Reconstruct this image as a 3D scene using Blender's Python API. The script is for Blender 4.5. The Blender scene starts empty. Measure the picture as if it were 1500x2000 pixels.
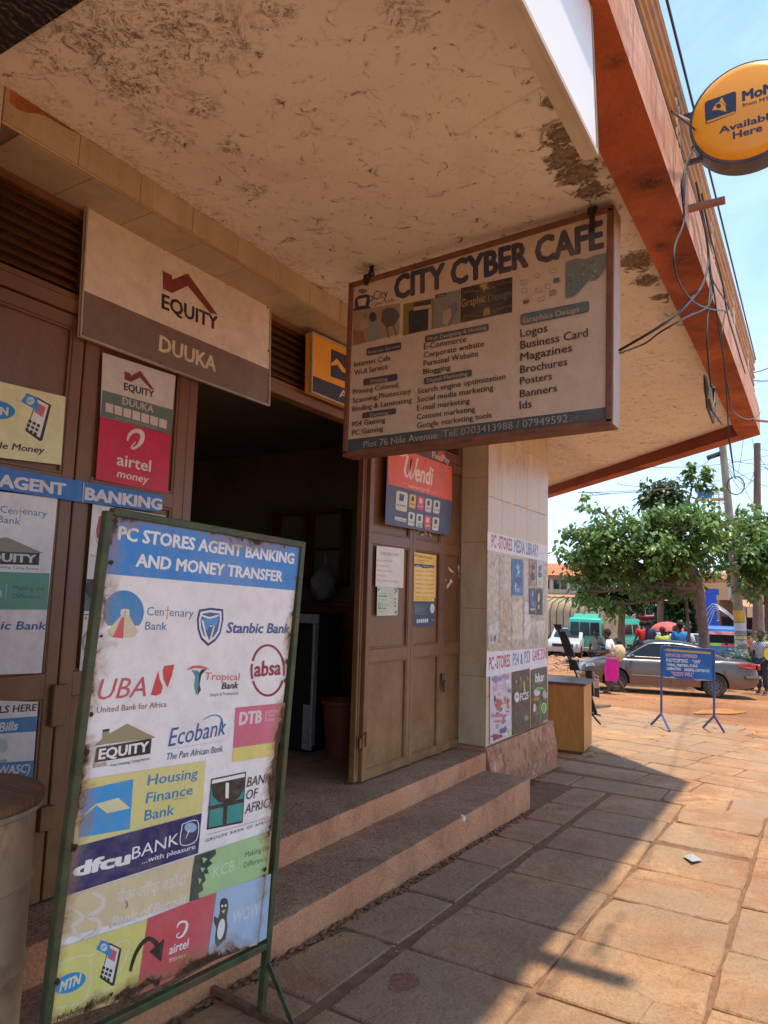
import bpy, bmesh, math, random
import numpy as np
from mathutils import Vector, Matrix, noise
random.seed(7)
rnd = random.Random(11)
C = bpy.context.scene.collection
sc = bpy.context.scene
# ------------------------------------------------------------------ camera (solved from the vanishing points of the photograph)
F, CX, CY, EYE = 1387.0, 750.0, 1000.0, 1.55
def _camrot():
    y = Vector((1605 - CX, -(1190 - CY), -F)).normalized()
    a = math.tan(math.radians(1.6)); b = 1.0
    c = -(a*y.x + b*y.y)/y.z
    u = Vector((a, b, c)).normalized()
    x = y.cross(u)
    return Matrix((x, y, u))
RC = _camrot()
CAM = Vector((0, 0, EYE))
cam = bpy.data.cameras.new('camera'); camo = bpy.data.objects.new('camera', cam); C.objects.link(camo)
camo.matrix_world = Matrix.Translation(CAM) @ RC.to_4x4()
cam.sensor_fit = 'VERTICAL'; cam.sensor_height = 24.0; cam.lens = 24.0*F/2000.0
cam.clip_start = 0.05; cam.clip_end = 1500
sc.camera = camo
# ------------------------------------------------------------------ light
SUN = Vector((0.205, 0.0, 0.978)).normalized()      # direction to the sun
elev = math.asin(SUN.z)
world = bpy.data.worlds.new('World'); sc.world = world; world.use_nodes = True
wn = world.node_tree; wn.nodes.clear()
wo = wn.nodes.new('ShaderNodeOutputWorld'); bg = wn.nodes.new('ShaderNodeBackground'); sky = wn.nodes.new('ShaderNodeTexSky')
sky.sky_type = 'NISHITA'; sky.sun_disc = False; sky.sun_elevation = elev; sky.sun_rotation = math.atan2(SUN.x, SUN.y)
sky.air_density = 1.0; sky.dust_density = 0.6; sky.ozone_density = 1.6; sky.altitude = 1100
bg.inputs['Strength'].default_value = 0.15
# thin pale haze over the blue: lighter towards the horizon
tcw = wn.nodes.new('ShaderNodeTexCoord'); sep = wn.nodes.new('ShaderNodeSeparateXYZ'); wn.links.new(tcw.outputs['Generated'], sep.inputs[0])
rp = wn.nodes.new('ShaderNodeValToRGB'); rp.color_ramp.elements[0].position = 0.0; rp.color_ramp.elements[0].color = (.44, .56, .66, 1)
rp.color_ramp.elements[1].position = .55; rp.color_ramp.elements[1].color = (.205, .345, .58, 1); e_ = rp.color_ramp.elements.new(.2); e_.color = (.31, .455, .66, 1)
wn.links.new(sep.outputs[2], rp.inputs[0])
sk = wn.nodes.new('ShaderNodeMix'); sk.data_type = 'RGBA'; sk.blend_type = 'MULTIPLY'; sk.inputs[0].default_value = 1; wn.links.new(rp.outputs[0], sk.inputs[6]); sk.inputs[7].default_value = (6.2, 6.2, 6.2, 1)
mxw = wn.nodes.new('ShaderNodeMix'); mxw.data_type = 'RGBA'; mxw.inputs[0].default_value = .8; wn.links.new(sky.outputs[0], mxw.inputs[6])
cn = wn.nodes.new('ShaderNodeTexNoise'); cn.inputs['Scale'].default_value = 2.2; cn.inputs['Detail'].default_value = 7; cn.inputs['Roughness'].default_value = .62; cn.inputs['Distortion'].default_value = .6
mpw = wn.nodes.new('ShaderNodeMapping'); mpw.inputs['Scale'].default_value = (1, 1, 2.6); wn.links.new(tcw.outputs['Generated'], mpw.inputs[0]); wn.links.new(mpw.outputs[0], cn.inputs['Vector'])
cr_ = wn.nodes.new('ShaderNodeMapRange'); cr_.inputs[1].default_value = .45; cr_.inputs[2].default_value = .75; cr_.inputs[3].default_value = 0; cr_.inputs[4].default_value = .5; wn.links.new(cn.outputs[0], cr_.inputs[0])
cl_ = wn.nodes.new('ShaderNodeMix'); cl_.data_type = 'RGBA'; wn.links.new(cr_.outputs[0], cl_.inputs[0]); wn.links.new(sk.outputs[2], cl_.inputs[6]); cl_.inputs[7].default_value = (3.3, 3.8, 4.3, 1)
wn.links.new(cl_.outputs[2], mxw.inputs[7])
wn.links.new(mxw.outputs[2], bg.inputs[0])
wn.links.new(bg.outputs[0], wo.inputs[0])
sl = bpy.data.lights.new('sun', 'SUN'); slo = bpy.data.objects.new('sun', sl); C.objects.link(slo)
sl.energy = 2.55; sl.angle = math.radians(1.3); sl.color = (1.0, 0.88, 0.69)
slo.rotation_euler = SUN.to_track_quat('Z', 'Y').to_euler()
sc.view_settings.view_transform = 'Standard'; sc.view_settings.look = 'None'
sc.view_settings.exposure = 1.32; sc.view_settings.gamma = 1.0; sc.view_settings.use_curve_mapping = False
sc.cycles.max_bounces = 10; sc.cycles.diffuse_bounces = 6; sc.cycles.glossy_bounces = 3
sc.cycles.transparent_max_bounces = 8
sc.cycles.use_denoising = True
sc.cycles.sample_clamp_indirect = 6
# ------------------------------------------------------------------ geometry of the place
def ray(px, py): return (RC @ Vector((px - CX, -(py - CY), -F))).normalized()
def PX(px, py, X): d = ray(px, py); return CAM + d*((X - CAM.x)/d.x)
def PY(px, py, Y): d = ray(px, py); return CAM + d*((Y - CAM.y)/d.y)
def PZ(px, py, Z): d = ray(px, py); return CAM + d*((Z - CAM.z)/d.z)
SLOPE = 0.032
def gz(x, y): return -SLOPE*max(-6, min(y, 52))
def PG(px, py):
    d = ray(px, py); t = -EYE/(d.z + SLOPE*d.y); return CAM + d*t
def srgb(r, g, b):
    f = lambda v: (v/255/12.92) if v/255 <= 0.04045 else ((v/255 + 0.055)/1.055)**2.4
    return (f(r), f(g), f(b))
# ------------------------------------------------------------------ materials
_m = {}
class NB:
    def __init__(s, mat):
        s.t = mat.node_tree; s.t.nodes.clear()
        s.out = s.t.nodes.new('ShaderNodeOutputMaterial'); s.b = s.t.nodes.new('ShaderNodeBsdfPrincipled')
        s.t.links.new(s.b.outputs[0], s.out.inputs[0])
        s.tc = s.t.nodes.new('ShaderNodeTexCoord'); s.co = s.tc.outputs['Object']
    def n(s, ty, **k):
        o = s.t.nodes.new(ty)
        for a, v in k.items(): setattr(o, a, v)
        return o
    def set(s, sock, v):
        if hasattr(v, 'is_output') or isinstance(v, bpy.types.NodeSocket): s.t.links.new(v, sock)
        else:
            if isinstance(v, (tuple, list)) and len(v) == 3 and sock.type == 'RGBA': v = (*v, 1)
            sock.default_value = v
    def noise(s, scale, detail=4, rough=.55, dist=0, vec=None, w=False):
        o = s.n('ShaderNodeTexNoise'); o.inputs['Scale'].default_value = scale; o.inputs['Detail'].default_value = detail
        o.inputs['Roughness'].default_value = rough; o.inputs['Distortion'].default_value = dist
        s.t.links.new(vec or s.co, o.inputs['Vector']); return o.outputs[0]
    def vor(s, scale, feature='F1', vec=None):
        o = s.n('ShaderNodeTexVoronoi', feature=feature); o.inputs['Scale'].default_value = scale
        s.t.links.new(vec or s.co, o.inputs['Vector']); return o.outputs[0]
    def wave(s, scale, dist=2, axis='X', detail=2, vec=None):
        o = s.n('ShaderNodeTexWave', bands_direction=axis); o.inputs['Scale'].default_value = scale
        o.inputs['Distortion'].default_value = dist; o.inputs['Detail'].default_value = detail
        s.t.links.new(vec or s.co, o.inputs['Vector']); return o.outputs[1]
    def math(s, op, a, b=0, c=0, clamp=False):
        o = s.n('ShaderNodeMath', operation=op, use_clamp=clamp)
        s.set(o.inputs[0], a); s.set(o.inputs[1], b); s.set(o.inputs[2], c); return o.outputs[0]
    def rng(s, v, a, b, c=0., d=1.):
        o = s.n('ShaderNodeMapRange'); s.set(o.inputs[0], v)
        for i, x in enumerate((a, b, c, d)): o.inputs[i+1].default_value = x
        return o.outputs[0]
    def mix(s, f, a, b, mode='MIX'):
        o = s.n('ShaderNodeMix', data_type='RGBA', blend_type=mode)
        s.set(o.inputs[0], f); s.set(o.inputs[6], a); s.set(o.inputs[7], b); return o.outputs[2]
    def mapping(s, scale=(1, 1, 1), rot=(0, 0, 0), vec=None):
        o = s.n('ShaderNodeMapping'); o.inputs['Scale'].default_value = scale; o.inputs['Rotation'].default_value = rot
        s.t.links.new(vec or s.co, o.inputs[0]); return o.outputs[0]
    def xyz(s, vec=None):
        o = s.n('ShaderNodeSeparateXYZ'); s.t.links.new(vec or s.co, o.inputs[0]); return o.outputs
    def dist(s, p, vec=None):
        o = s.n('ShaderNodeVectorMath', operation='DISTANCE'); s.t.links.new(vec or s.co, o.inputs[0]); o.inputs[1].default_value = p; return o.outputs['Value']
    def bump(s, h, strength=.4, dist=.01):
        o = s.n('ShaderNodeBump'); o.inputs['Strength'].default_value = strength; o.inputs['Distance'].default_value = dist
        s.t.links.new(h, o.inputs['Height']); s.t.links.new(o.outputs[0], s.b.inputs['Normal'])
    def fin(s, col, rough=.6, metal=0, spec=.5):
        s.set(s.b.inputs['Base Color'], col); s.set(s.b.inputs['Roughness'], rough)
        s.b.inputs['Metallic'].default_value = metal; s.b.inputs['Specular IOR Level'].default_value = spec
def newmat(name):
    m = bpy.data.materials.new(name); m.use_nodes = True; return m, NB(m)
def sc3(c, k): return tuple(min(1, v*k) for v in c)
def M(name, col, rough=.6, metal=0, var=.18, scale=5, bump=0, bscale=60, dirt=None, damt=.35, dscale=3, world=False, spec=.5):
    if name in _m: return _m[name]
    m, b = newmat(name)
    if world:
        g = b.n('ShaderNodeNewGeometry'); b.co = g.outputs['Position']
    n = b.noise(scale, 5)
    c = b.mix(b.rng(n, .3, .7), sc3(col, 1-var), sc3(col, 1+var))
    if dirt:
        d = b.rng(b.noise(dscale, 7, .65, .4), .5, .72)
        d = b.math('MULTIPLY', d, damt)
        c = b.mix(d, c, dirt)
    if bump: b.bump(b.noise(bscale, 5), bump, .01)
    r = b.rng(n, .2, .8, max(0, rough-.08), min(1, rough+.08))
    b.fin(c, r, metal, spec)
    _m[name] = m; return m
# ------------------------------------------------------------------ object helpers
def tag(o, label=None, cat=None, group=None, kind=None):
    if label: o['label'] = label
    if cat: o['category'] = cat
    if group: o['group'] = group
    if kind: o['kind'] = kind
    return o
def empty(name, loc=(0, 0, 0), rz=0, label=None, cat=None, group=None, kind=None):
    o = bpy.data.objects.new(name, None); C.objects.link(o); o.location = loc; o.rotation_euler = (0, 0, rz)
    o.empty_display_size = .1
    return tag(o, label, cat, group, kind)
def link(name, me, mat=None, parent=None):
    if mat is not None:
        me.materials.clear()
        for x in (mat if isinstance(mat, (list, tuple)) else [mat]): me.materials.append(x)
    o = bpy.data.objects.new(name, me); C.objects.link(o)
    if parent is not None: o.parent = parent
    return o
class MB:
    """collects solids into one mesh"""
    def __init__(s): s.v = []; s.f = []; s.mi = []; s.cur = 0
    def add(s, vs, fs):
        k = len(s.v); s.v += [tuple(p) for p in vs]; s.f += [tuple(i+k for i in f) for f in fs]; s.mi += [s.cur]*len(fs); return s
    def box(s, a, b, M4=None, bev=0):
        x0, y0, z0 = a; x1, y1, z1 = b
        if x0 > x1: x0, x1 = x1, x0
        if y0 > y1: y0, y1 = y1, y0
        if z0 > z1: z0, z1 = z1, z0
        if bev:
            e = min(bev, (x1-x0)/2.1, (y1-y0)/2.1, (z1-z0)/2.1)
            vs = []; idx = {}
            for i, X in enumerate((x0, x1)):
                for j, Y in enumerate((y0, y1)):
                    for k, Z in enumerate((z0, z1)):
                        sx, sy, sz = (1, -1)[i]*e, (1, -1)[j]*e, (1, -1)[k]*e
                        idx[i, j, k] = len(vs)
                        vs += [(X, Y+sy, Z+sz), (X+sx, Y, Z+sz), (X+sx, Y+sy, Z)]
            g = lambda i, j, k, a: idx[i, j, k]+a
            fs = [(g(0,0,0,0), g(0,0,1,0), g(0,1,1,0), g(0,1,0,0)), (g(1,0,0,0), g(1,1,0,0), g(1,1,1,0), g(1,0,1,0)),
                  (g(0,0,0,1), g(1,0,0,1), g(1,0,1,1), g(0,0,1,1)), (g(0,1,0,1), g(0,1,1,1), g(1,1,1,1), g(1,1,0,1)),
                  (g(0,0,0,2), g(0,1,0,2), g(1,1,0,2), g(1,0,0,2)), (g(0,0,1,2), g(1,0,1,2), g(1,1,1,2), g(0,1,1,2))]
            for j in (0, 1):
                for k in (0, 1): fs.append((g(0,j,k,1), g(0,j,k,2), g(1,j,k,2), g(1,j,k,1)))
            for i in (0, 1):
                for k in (0, 1): fs.append((g(i,0,k,0), g(i,0,k,2), g(i,1,k,2), g(i,1,k,0)))
            for i in (0, 1):
                for j in (0, 1): fs.append((g(i,j,0,0), g(i,j,0,1), g(i,j,1,1), g(i,j,1,0)))
            for i in (0, 1):
                for j in (0, 1):
                    for k in (0, 1): fs.append((g(i,j,k,0), g(i,j,k,1), g(i,j,k,2)))
        else:
            vs = [(x, y, z) for x in (x0, x1) for y in (y0, y1) for z in (z0, z1)]
            fs = [(0,1,3,2), (4,6,7,5), (0,4,5,1), (2,3,7,6), (0,2,6,4), (1,5,7,3)]
        if M4 is not None: vs = [M4 @ Vector(p) for p in vs]
        return s.add(vs, fs)
    def bar(s, a, b, w, h=None, up=(0, 0, 1), bev=0):
        a = Vector(a); b = Vector(b); d = b-a; L = d.length
        if L < 1e-6: return s
        d.normalize(); up = Vector(up)
        if abs(d.dot(up)) > .99: up = Vector((1, 0, 0))
        x = d.cross(up).normalized(); z = x.cross(d)
        m = Matrix((x, d, z)).transposed().to_4x4(); m.translation = a
        h = h or w
        return s.box((-w/2, 0, -h/2), (w/2, L, h/2), m, bev)
    def tube(s, pts, r, n=8, cap=True):
        pts = [Vector(p) for p in pts]; k = len(pts)
        rs = r if isinstance(r, (list, tuple)) else [r]*k
        base = len(s.v); px = None; vs = []; fs = []
        for i, p in enumerate(pts):
            d = (pts[min(i+1, k-1)]-pts[max(i-1, 0)])
            d = d.normalized() if d.length > 1e-9 else Vector((0, 0, 1))
            if px is None:
                px = d.cross(Vector((0, 0, 1)));
                if px.length < .1: px = d.cross(Vector((1, 0, 0)))
            px = (px - d*px.dot(d)).normalized(); py = d.cross(px)
            for j in range(n):
                a = 2*math.pi*j/n; vs.append(p + (px*math.cos(a)+py*math.sin(a))*rs[i])
        for i in range(k-1):
            for j in range(n):
                j2 = (j+1) % n; fs.append((i*n+j, i*n+j2, (i+1)*n+j2, (i+1)*n+j))
        if cap: fs.append(tuple(range(n-1, -1, -1))); fs.append(tuple((k-1)*n+j for j in range(n)))
        return s.add(vs, fs)
    def lathe(s, prof, o=(0, 0, 0), n=24, axis='Z', cap=True):
        vs = []; fs = []; o = Vector(o)
        for r, z in prof:
            for j in range(n):
                a = 2*math.pi*j/n; c_, s_ = math.cos(a)*r, math.sin(a)*r
                vs.append(o + Vector({'Z': (c_, s_, z), 'Y': (c_, z, -s_), 'X': (z, c_, s_)}[axis]))
        for i in range(len(prof)-1):
            for j in range(n):
                j2 = (j+1) % n; fs.append((i*n+j, i*n+j2, (i+1)*n+j2, (i+1)*n+j))
        if cap:
            fs.append(tuple(range(n-1, -1, -1))); fs.append(tuple((len(prof)-1)*n+j for j in range(n)))
        return s.add(vs, fs)
    def prism(s, poly, off):
        """poly: 3-D outline, extruded by the vector off"""
        off = Vector(off); n = len(poly); vs = [Vector(p) for p in poly] + [Vector(p)+off for p in poly]
        fs = [tuple(range(n)), tuple(range(2*n-1, n-1, -1))] + [(i, i+n, (i+1) % n+n, (i+1) % n) for i in range(n)]
        return s.add(vs, fs)
    def sph(s, c, r, n=10, m=7, sx=1, sy=1, sz=1):
        vs = []; fs = []; c = Vector(c)
        for i in range(1, m):
            t = math.pi*i/m
            for j in range(n):
                a = 2*math.pi*j/n; vs.append(c+Vector((r*sx*math.sin(t)*math.cos(a), r*sy*math.sin(t)*math.sin(a), r*sz*math.cos(t))))
        k = len(vs); vs += [c+Vector((0, 0, r*sz)), c-Vector((0, 0, r*sz))]
        for i in range(m-2):
            for j in range(n):
                j2 = (j+1) % n; fs.append((i*n+j, (i+1)*n+j, (i+1)*n+j2, i*n+j2))
        for j in range(n):
            j2 = (j+1) % n; fs.append((k, j, j2)); fs.append((k+1, (m-2)*n+j2, (m-2)*n+j))
        return s.add(vs, fs)
    def mesh(s, name, smooth=False):
        me = bpy.data.meshes.new(name); me.from_pydata(s.v, [], s.f)
        if s.cur or any(s.mi): me.polygons.foreach_set('material_index', s.mi)
        bm = bmesh.new(); bm.from_mesh(me); bmesh.ops.recalc_face_normals(bm, faces=bm.faces); bm.to_mesh(me); bm.free()
        if smooth:
            me.polygons.foreach_set('use_smooth', [True]*len(me.polygons))
            try: me.set_sharp_from_angle(angle=math.radians(42))
            except Exception: pass
        me.update(); return me
    def build(s, name, mat, parent=None, smooth=False):
        return link(name, s.mesh(name, smooth), mat, parent)
def box(name, a, b, mat, parent=None, bev=0): return MB().box(a, b, None, bev).build(name, mat, parent)
def sheet(name, pts, mat, parent=None, off=None):
    m = MB()
    if off is None: m.add(pts, [tuple(range(len(pts)))]); me = bpy.data.meshes.new(name); me.from_pydata(m.v, [], m.f); me.update(); return link(name, me, mat, parent)
    m.prism(pts, off); return m.build(name, mat, parent)
# ------------------------------------------------------------------ lettering (default font) and flat print
TMP = bpy.data.scenes.new('lettering_tmp')
_tcache = {}
def text_mesh(s, bold=0, shear=0, space=1.0, res=2):
    key = (s, bold, shear, space)
    if key in _tcache: return _tcache[key]
    cu = bpy.data.curves.new('t', 'FONT'); cu.body = s; cu.size = 1; cu.offset = bold; cu.shear = shear
    cu.space_character = space; cu.resolution_u = res; cu.fill_mode = 'FRONT'
    o = bpy.data.objects.new('t', cu); TMP.collection.objects.link(o)
    vl = TMP.view_layers[0]; vl.update(); dg = vl.depsgraph
    me = bpy.data.meshes.new_from_object(o.evaluated_get(dg), depsgraph=dg)
    V = [v.co.copy() for v in me.vertices]; Fc = [tuple(p.vertices) for p in me.polygons]
    bpy.data.objects.remove(o); bpy.data.curves.remove(cu); bpy.data.meshes.remove(me)
    if V:
        x0 = min(v.x for v in V); x1 = max(v.x for v in V)
    else: x0, x1 = 0, 1
    _tcache[key] = (V, Fc, x0, x1); return _tcache[key]
CAPH = None
def cap_height():
    global CAPH
    if CAPH is None:
        V = text_mesh('H')[0]; CAPH = max(v.y for v in V)
    return CAPH
_pm = {}
class Board:
    """a flat sign in its own plane; content is laid out on it in sign coordinates found by intersecting sight lines with that plane"""
    def __init__(s, name, label, cat, plane, corners, zoom=(0, 0, 1), thick=.012, mat=None, back=None, group=None, wear=None, panel='panel', hole=None):
        s.zoom = zoom; s.wear = wear or {}
        if plane[0] == 'X': s.U, s.V, s.N = Vector((0, 1, 0)), Vector((0, 0, 1)), Vector((1, 0, 0)); s.O0 = Vector((plane[1], 0, 0))
        elif plane[0] == 'Y': s.U, s.V, s.N = Vector((1, 0, 0)), Vector((0, 0, 1)), Vector((0, -1, 0)); s.O0 = Vector((0, plane[1], 0))
        else: s.O0, s.U, s.V = plane[1], plane[2].normalized(), plane[3]; s.N = s.U.cross(s.V).normalized(); s.V = s.N.cross(s.U)
        s.O = s.O0; s.O = s.hit(*corners[-1])    # origin at the bottom-left corner
        s.root = empty(name, s.O, 0, label, cat, group)
        R = Matrix((s.U, s.V, s.N)).transposed()
        s.root.rotation_euler = R.to_euler()
        s.id = len(_pm); s.lay = 0
        s.cor = [s.L(*c) for c in corners]
        s.W = max(c[0] for c in s.cor); s.H = max(c[1] for c in s.cor)
        if thick:
            m = MB().prism([(u, v, 0) for u, v in s.cor], (0, 0, -thick))
            s.panel = m.build(panel, back or s.pm(mat), s.root)
    def hit(s, x, y):
        ox, oy, k = s.zoom; px, py = ox+x/k, oy+y/k
        d = ray(px, py); return CAM + d*((s.O-CAM).dot(s.N)/d.dot(s.N))
    def L(s, x, y):
        p = s.hit(x, y)-s.O; return (p.dot(s.U), p.dot(s.V))
    def z(s): s.lay += 1; return .00006*s.lay+.0003
    def pm(s, col):
        if not isinstance(col, (tuple, list)): return col
        key = (s.root.name, tuple(col))
        if key in _pm: return _pm[key]
        m, b = newmat('print_'+s.root.name)
        w = s.wear; c = tuple(col)
        n = b.noise(w.get('nscale', 7), 6, .6)
        k = w.get('var', .12)
        c = b.mix(b.rng(n, .3, .7), sc3(c, 1-k), sc3(c, 1+k*.7))
        if 'fade' in w:
            f = b.math('MULTIPLY', b.rng(b.noise(2.5, 4, .6, .5), .48, .7), w['fade'][3]); c = b.mix(f, c, w['fade'][:3])
        du = w.get('dust', (.30, .17, .10, .25))
        f = b.math('MULTIPLY', b.rng(b.noise(16, 8, .7, .3), .45, .8), du[3]); c = b.mix(f, c, du[:3])
        sp = w.get('specks', .5)
        if sp:
            f = b.math('MULTIPLY', b.rng(b.vor(38), .085, .05), sp)
            f = b.math('MULTIPLY', f, b.rng(b.noise(9, 3), .5, .58)); c = b.mix(f, c, (.05, .03, .02))
        if 'rust' in w:
            X = b.xyz()
            cor = s.cor if len(s.cor) == 4 else None
            d = None
            pts = s.cor
            for i in range(len(pts)):     # distance to each edge of the sheet
                (x0, y0), (x1, y1) = pts[i], pts[(i+1) % len(pts)]
                ex, ey = x1-x0, y1-y0; l = math.hypot(ex, ey); nx, ny = ey/l, -ex/l
                dd = b.math('ADD', b.math('MULTIPLY', X[0], -nx), b.math('MULTIPLY', X[1], -ny))
                dd = b.math('ABSOLUTE', b.math('ADD', dd, nx*x0+ny*y0))
                d = dd if d is None else b.math('MINIMUM', d, dd)
            n1 = b.math('ADD', b.math('MULTIPLY', b.noise(2.6, 2, .5), .55), b.math('MULTIPLY', b.noise(11, 8, .72, .9), .47)); rw = w['rust']
            halo = b.rng(b.math('SUBTRACT', d, b.math('MULTIPLY', b.rng(n1, .42, .78), rw*3.0)), .02, -.035)
            c = b.mix(b.math('MULTIPLY', halo, b.rng(b.noise(30, 8, .8, .5), .3, .6, .35, .95)), c, (.30, .155, .07))
            core = b.rng(b.math('SUBTRACT', d, b.math('MULTIPLY', b.rng(n1, .5, .72), rw*1.5)), .007, -.009)
            core2 = b.rng(b.noise(40, 5), .3, .7)
            c = b.mix(core, c, b.mix(core2, (.02, .012, .01), (.10, .045, .02)))
        b.fin(c, w.get('rough', .42), 0, .4)
        if w.get('bump', .1): b.bump(b.noise(9, 3), w.get('bump', .1), .01)
        _pm[key] = m; return m
    def poly(s, name, pts, col, flat=None, raw=False, parent=None):
        z = s.z(); P = [p if raw else s.L(*p) for p in pts]
        bm = bmesh.new(); vs = [bm.verts.new((u, v, z)) for u, v in P]
        try: f = bm.faces.new(vs)
        except ValueError: bm.free(); return None
        f.normal_update()
        if f.normal.z < 0: f.normal_flip()
        bmesh.ops.triangulate(bm, faces=bm.faces)
        me = bpy.data.meshes.new(name); bm.to_mesh(me); bm.free()
        return link(name, me, s.pm(col), parent or s.root)
    def polys(s, name, plist, col):
        """several flat shapes of one print"""
        z = s.z(); bm = bmesh.new()
        for pts in plist:
            vs = [bm.verts.new((*s.L(*p), z)) for p in pts]
            f = bm.faces.new(vs); f.normal_update()
            if f.normal.z < 0: f.normal_flip()
        bmesh.ops.triangulate(bm, faces=bm.faces)
        me = bpy.data.meshes.new(name); bm.to_mesh(me); bm.free()
        return link(name, me, s.pm(col), s.root)
    def ell(s, name, cx, cy, rx, ry, col, rot=0, n=36, a0=0, a1=360):
        r = math.radians(rot); P = []
        for i in range(n):
            a = math.radians(a0+(a1-a0)*i/(n if a1-a0 == 360 else n-1))
            x, y = rx*math.cos(a), ry*math.sin(a)
            P.append((cx+x*math.cos(r)-y*math.sin(r), cy+x*math.sin(r)+y*math.cos(r)))
        return s.poly(name, P, col)
    def ring(s, name, cx, cy, rx, ry, t, col, a0=0, a1=360, n=40, rot=0):
        r = math.radians(rot); A = []; B = []
        for i in range(n+1):
            a = math.radians(a0+(a1-a0)*i/n)
            for q, L in ((0, A), (t, B)):
                x, y = (rx-q)*math.cos(a), (ry-q)*math.sin(a)
                L.append((cx+x*math.cos(r)-y*math.sin(r), cy+x*math.sin(r)+y*math.cos(r)))
        return s.polys(name, [[A[i], A[i+1], B[i+1], B[i]] for i in range(n)], col)
    def stroke(s, name, pts, w, col):
        if len(pts) >= 4 and (name.endswith('logo') or name in ('arrow', 'lettering_swash', 'ecobank_arc', 'outline')):
            ws0 = w if isinstance(w, (list, tuple)) else [w]*len(pts); P_ = [Vector(p) for p in pts]; o1, o2 = [], []
            for i in range(len(P_)-1):
                p0, p1, p2, p3 = P_[max(i-1, 0)], P_[i], P_[i+1], P_[min(i+2, len(P_)-1)]
                for k in range(4):
                    t = k/4; o1.append(tuple(.5*((2*p1)+(p2-p0)*t+(2*p0-5*p1+4*p2-p3)*t*t+(3*p1-p0-3*p2+p3)*t**3))); o2.append(ws0[i]+(ws0[i+1]-ws0[i])*t)
            pts = o1+[pts[-1]]; w = o2+[ws0[-1]]
        q = []
        ws = w if isinstance(w, (list, tuple)) else [w]*len(pts)
        for i in range(len(pts)):
            a = Vector(pts[max(i-1, 0)]); b_ = Vector(pts[min(i+1, len(pts)-1)]); d = (b_-a).normalized(); nrm = Vector((-d.y, d.x))
            p = Vector(pts[i]); q.append((p+nrm*ws[i]/2, p-nrm*ws[i]/2))
        return s.polys(name, [[q[i][0], q[i+1][0], q[i+1][1], q[i][1]] for i in range(len(q)-1)], col)
    def rrect(s, name, c4, col, r=.18):
        """rounded quad from four corners TL TR BR BL"""
        P = [Vector(p) for p in c4]; out = []
        hgt = (P[3]-P[0]).length*r
        for i in range(4):
            p = P[i]; a = (P[i-1]-p); b_ = (P[(i+1) % 4]-p); a = a.normalized()*min(hgt, a.length*.45); b_ = b_.normalized()*min(hgt, b_.length*.45)
            for t in (0, .25, .5, .75, 1):
                out.append(tuple(p + a*(1-t)**2 + b_*t**2))
        return s.poly(name, out, col)
    def text(s, t, p0, p1, h, col, bold=0, shear=0, space=1.0, name='lettering', serif=False, hx=0):
        V, Fc, x0, x1 = text_mesh(t, 0, shear, space)
        if not V: return None
        x0 -= max(0, bold); x1 += max(0, bold)
        a = Vector(s.L(*p0)); b_ = Vector(s.L(*p1)); top = Vector(s.L(p0[0]+hx, p0[1]-h))
        d = b_-a; k = d.length/(x1-x0); d.normalize(); nrm = Vector((-d.y, d.x))
        hh = abs((top-a).dot(nrm)); ky = hh/cap_height(); z = .00006*s.lay+.00034
        q_ = bold; sh_ = [(0, 0)]
        if q_ > .001: sh_ += [(q_, 0), (-q_, 0)]
        if q_ > .015: sh_ += [(0, q_*.7), (0, -q_*.7)]
        if q_ > .028: sh_ += [(q_*.75, q_*.55), (-q_*.75, q_*.55), (q_*.75, -q_*.55), (-q_*.75, -q_*.55)]
        W = []; fs = []      # heavier weight: the glyph repeated a hair's breadth apart
        for i_, (sx_, sy_) in enumerate(sh_):
            b0 = len(W); W += [tuple(a + d*((v.x+sx_-x0)*k) + nrm*((v.y+sy_)*ky))+(z+.000004*i_,) for v in V]; fs += [tuple(j+b0 for j in f_) for f_ in Fc]
        me = bpy.data.meshes.new(name); me.from_pydata(W, [], fs); me.update()
        return link(name, me, s.pm(col), s.root)
    def frame(s, w, depth, front, mat, name='frame', inner=0):
        """four bevelled bars round the sheet"""
        n = len(s.cor); out = []
        for i in range(n):
            a = Vector(s.cor[i]); b_ = Vector(s.cor[(i+1) % n]); d = (b_-a).normalized()
            e = 0 if i % 2 else w/2
            m = MB().bar((*(a-d*(e)), front-depth/2), (*(b_+d*(e)), front-depth/2), w if True else w, depth, (0, 0, 1), .003)
            out.append(m.build(name, mat, s.root))
        return out
def quad_lerp(q, u, v):
    a, b, c, d = [Vector(p) for p in q]
    return tuple((a.lerp(b, u)).lerp(d.lerp(c, u), v))
# palette
WHITE = (.72, .68, .63); BLACK = (.02, .02, .022)
RUST = (.16, .06, .025)
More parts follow.
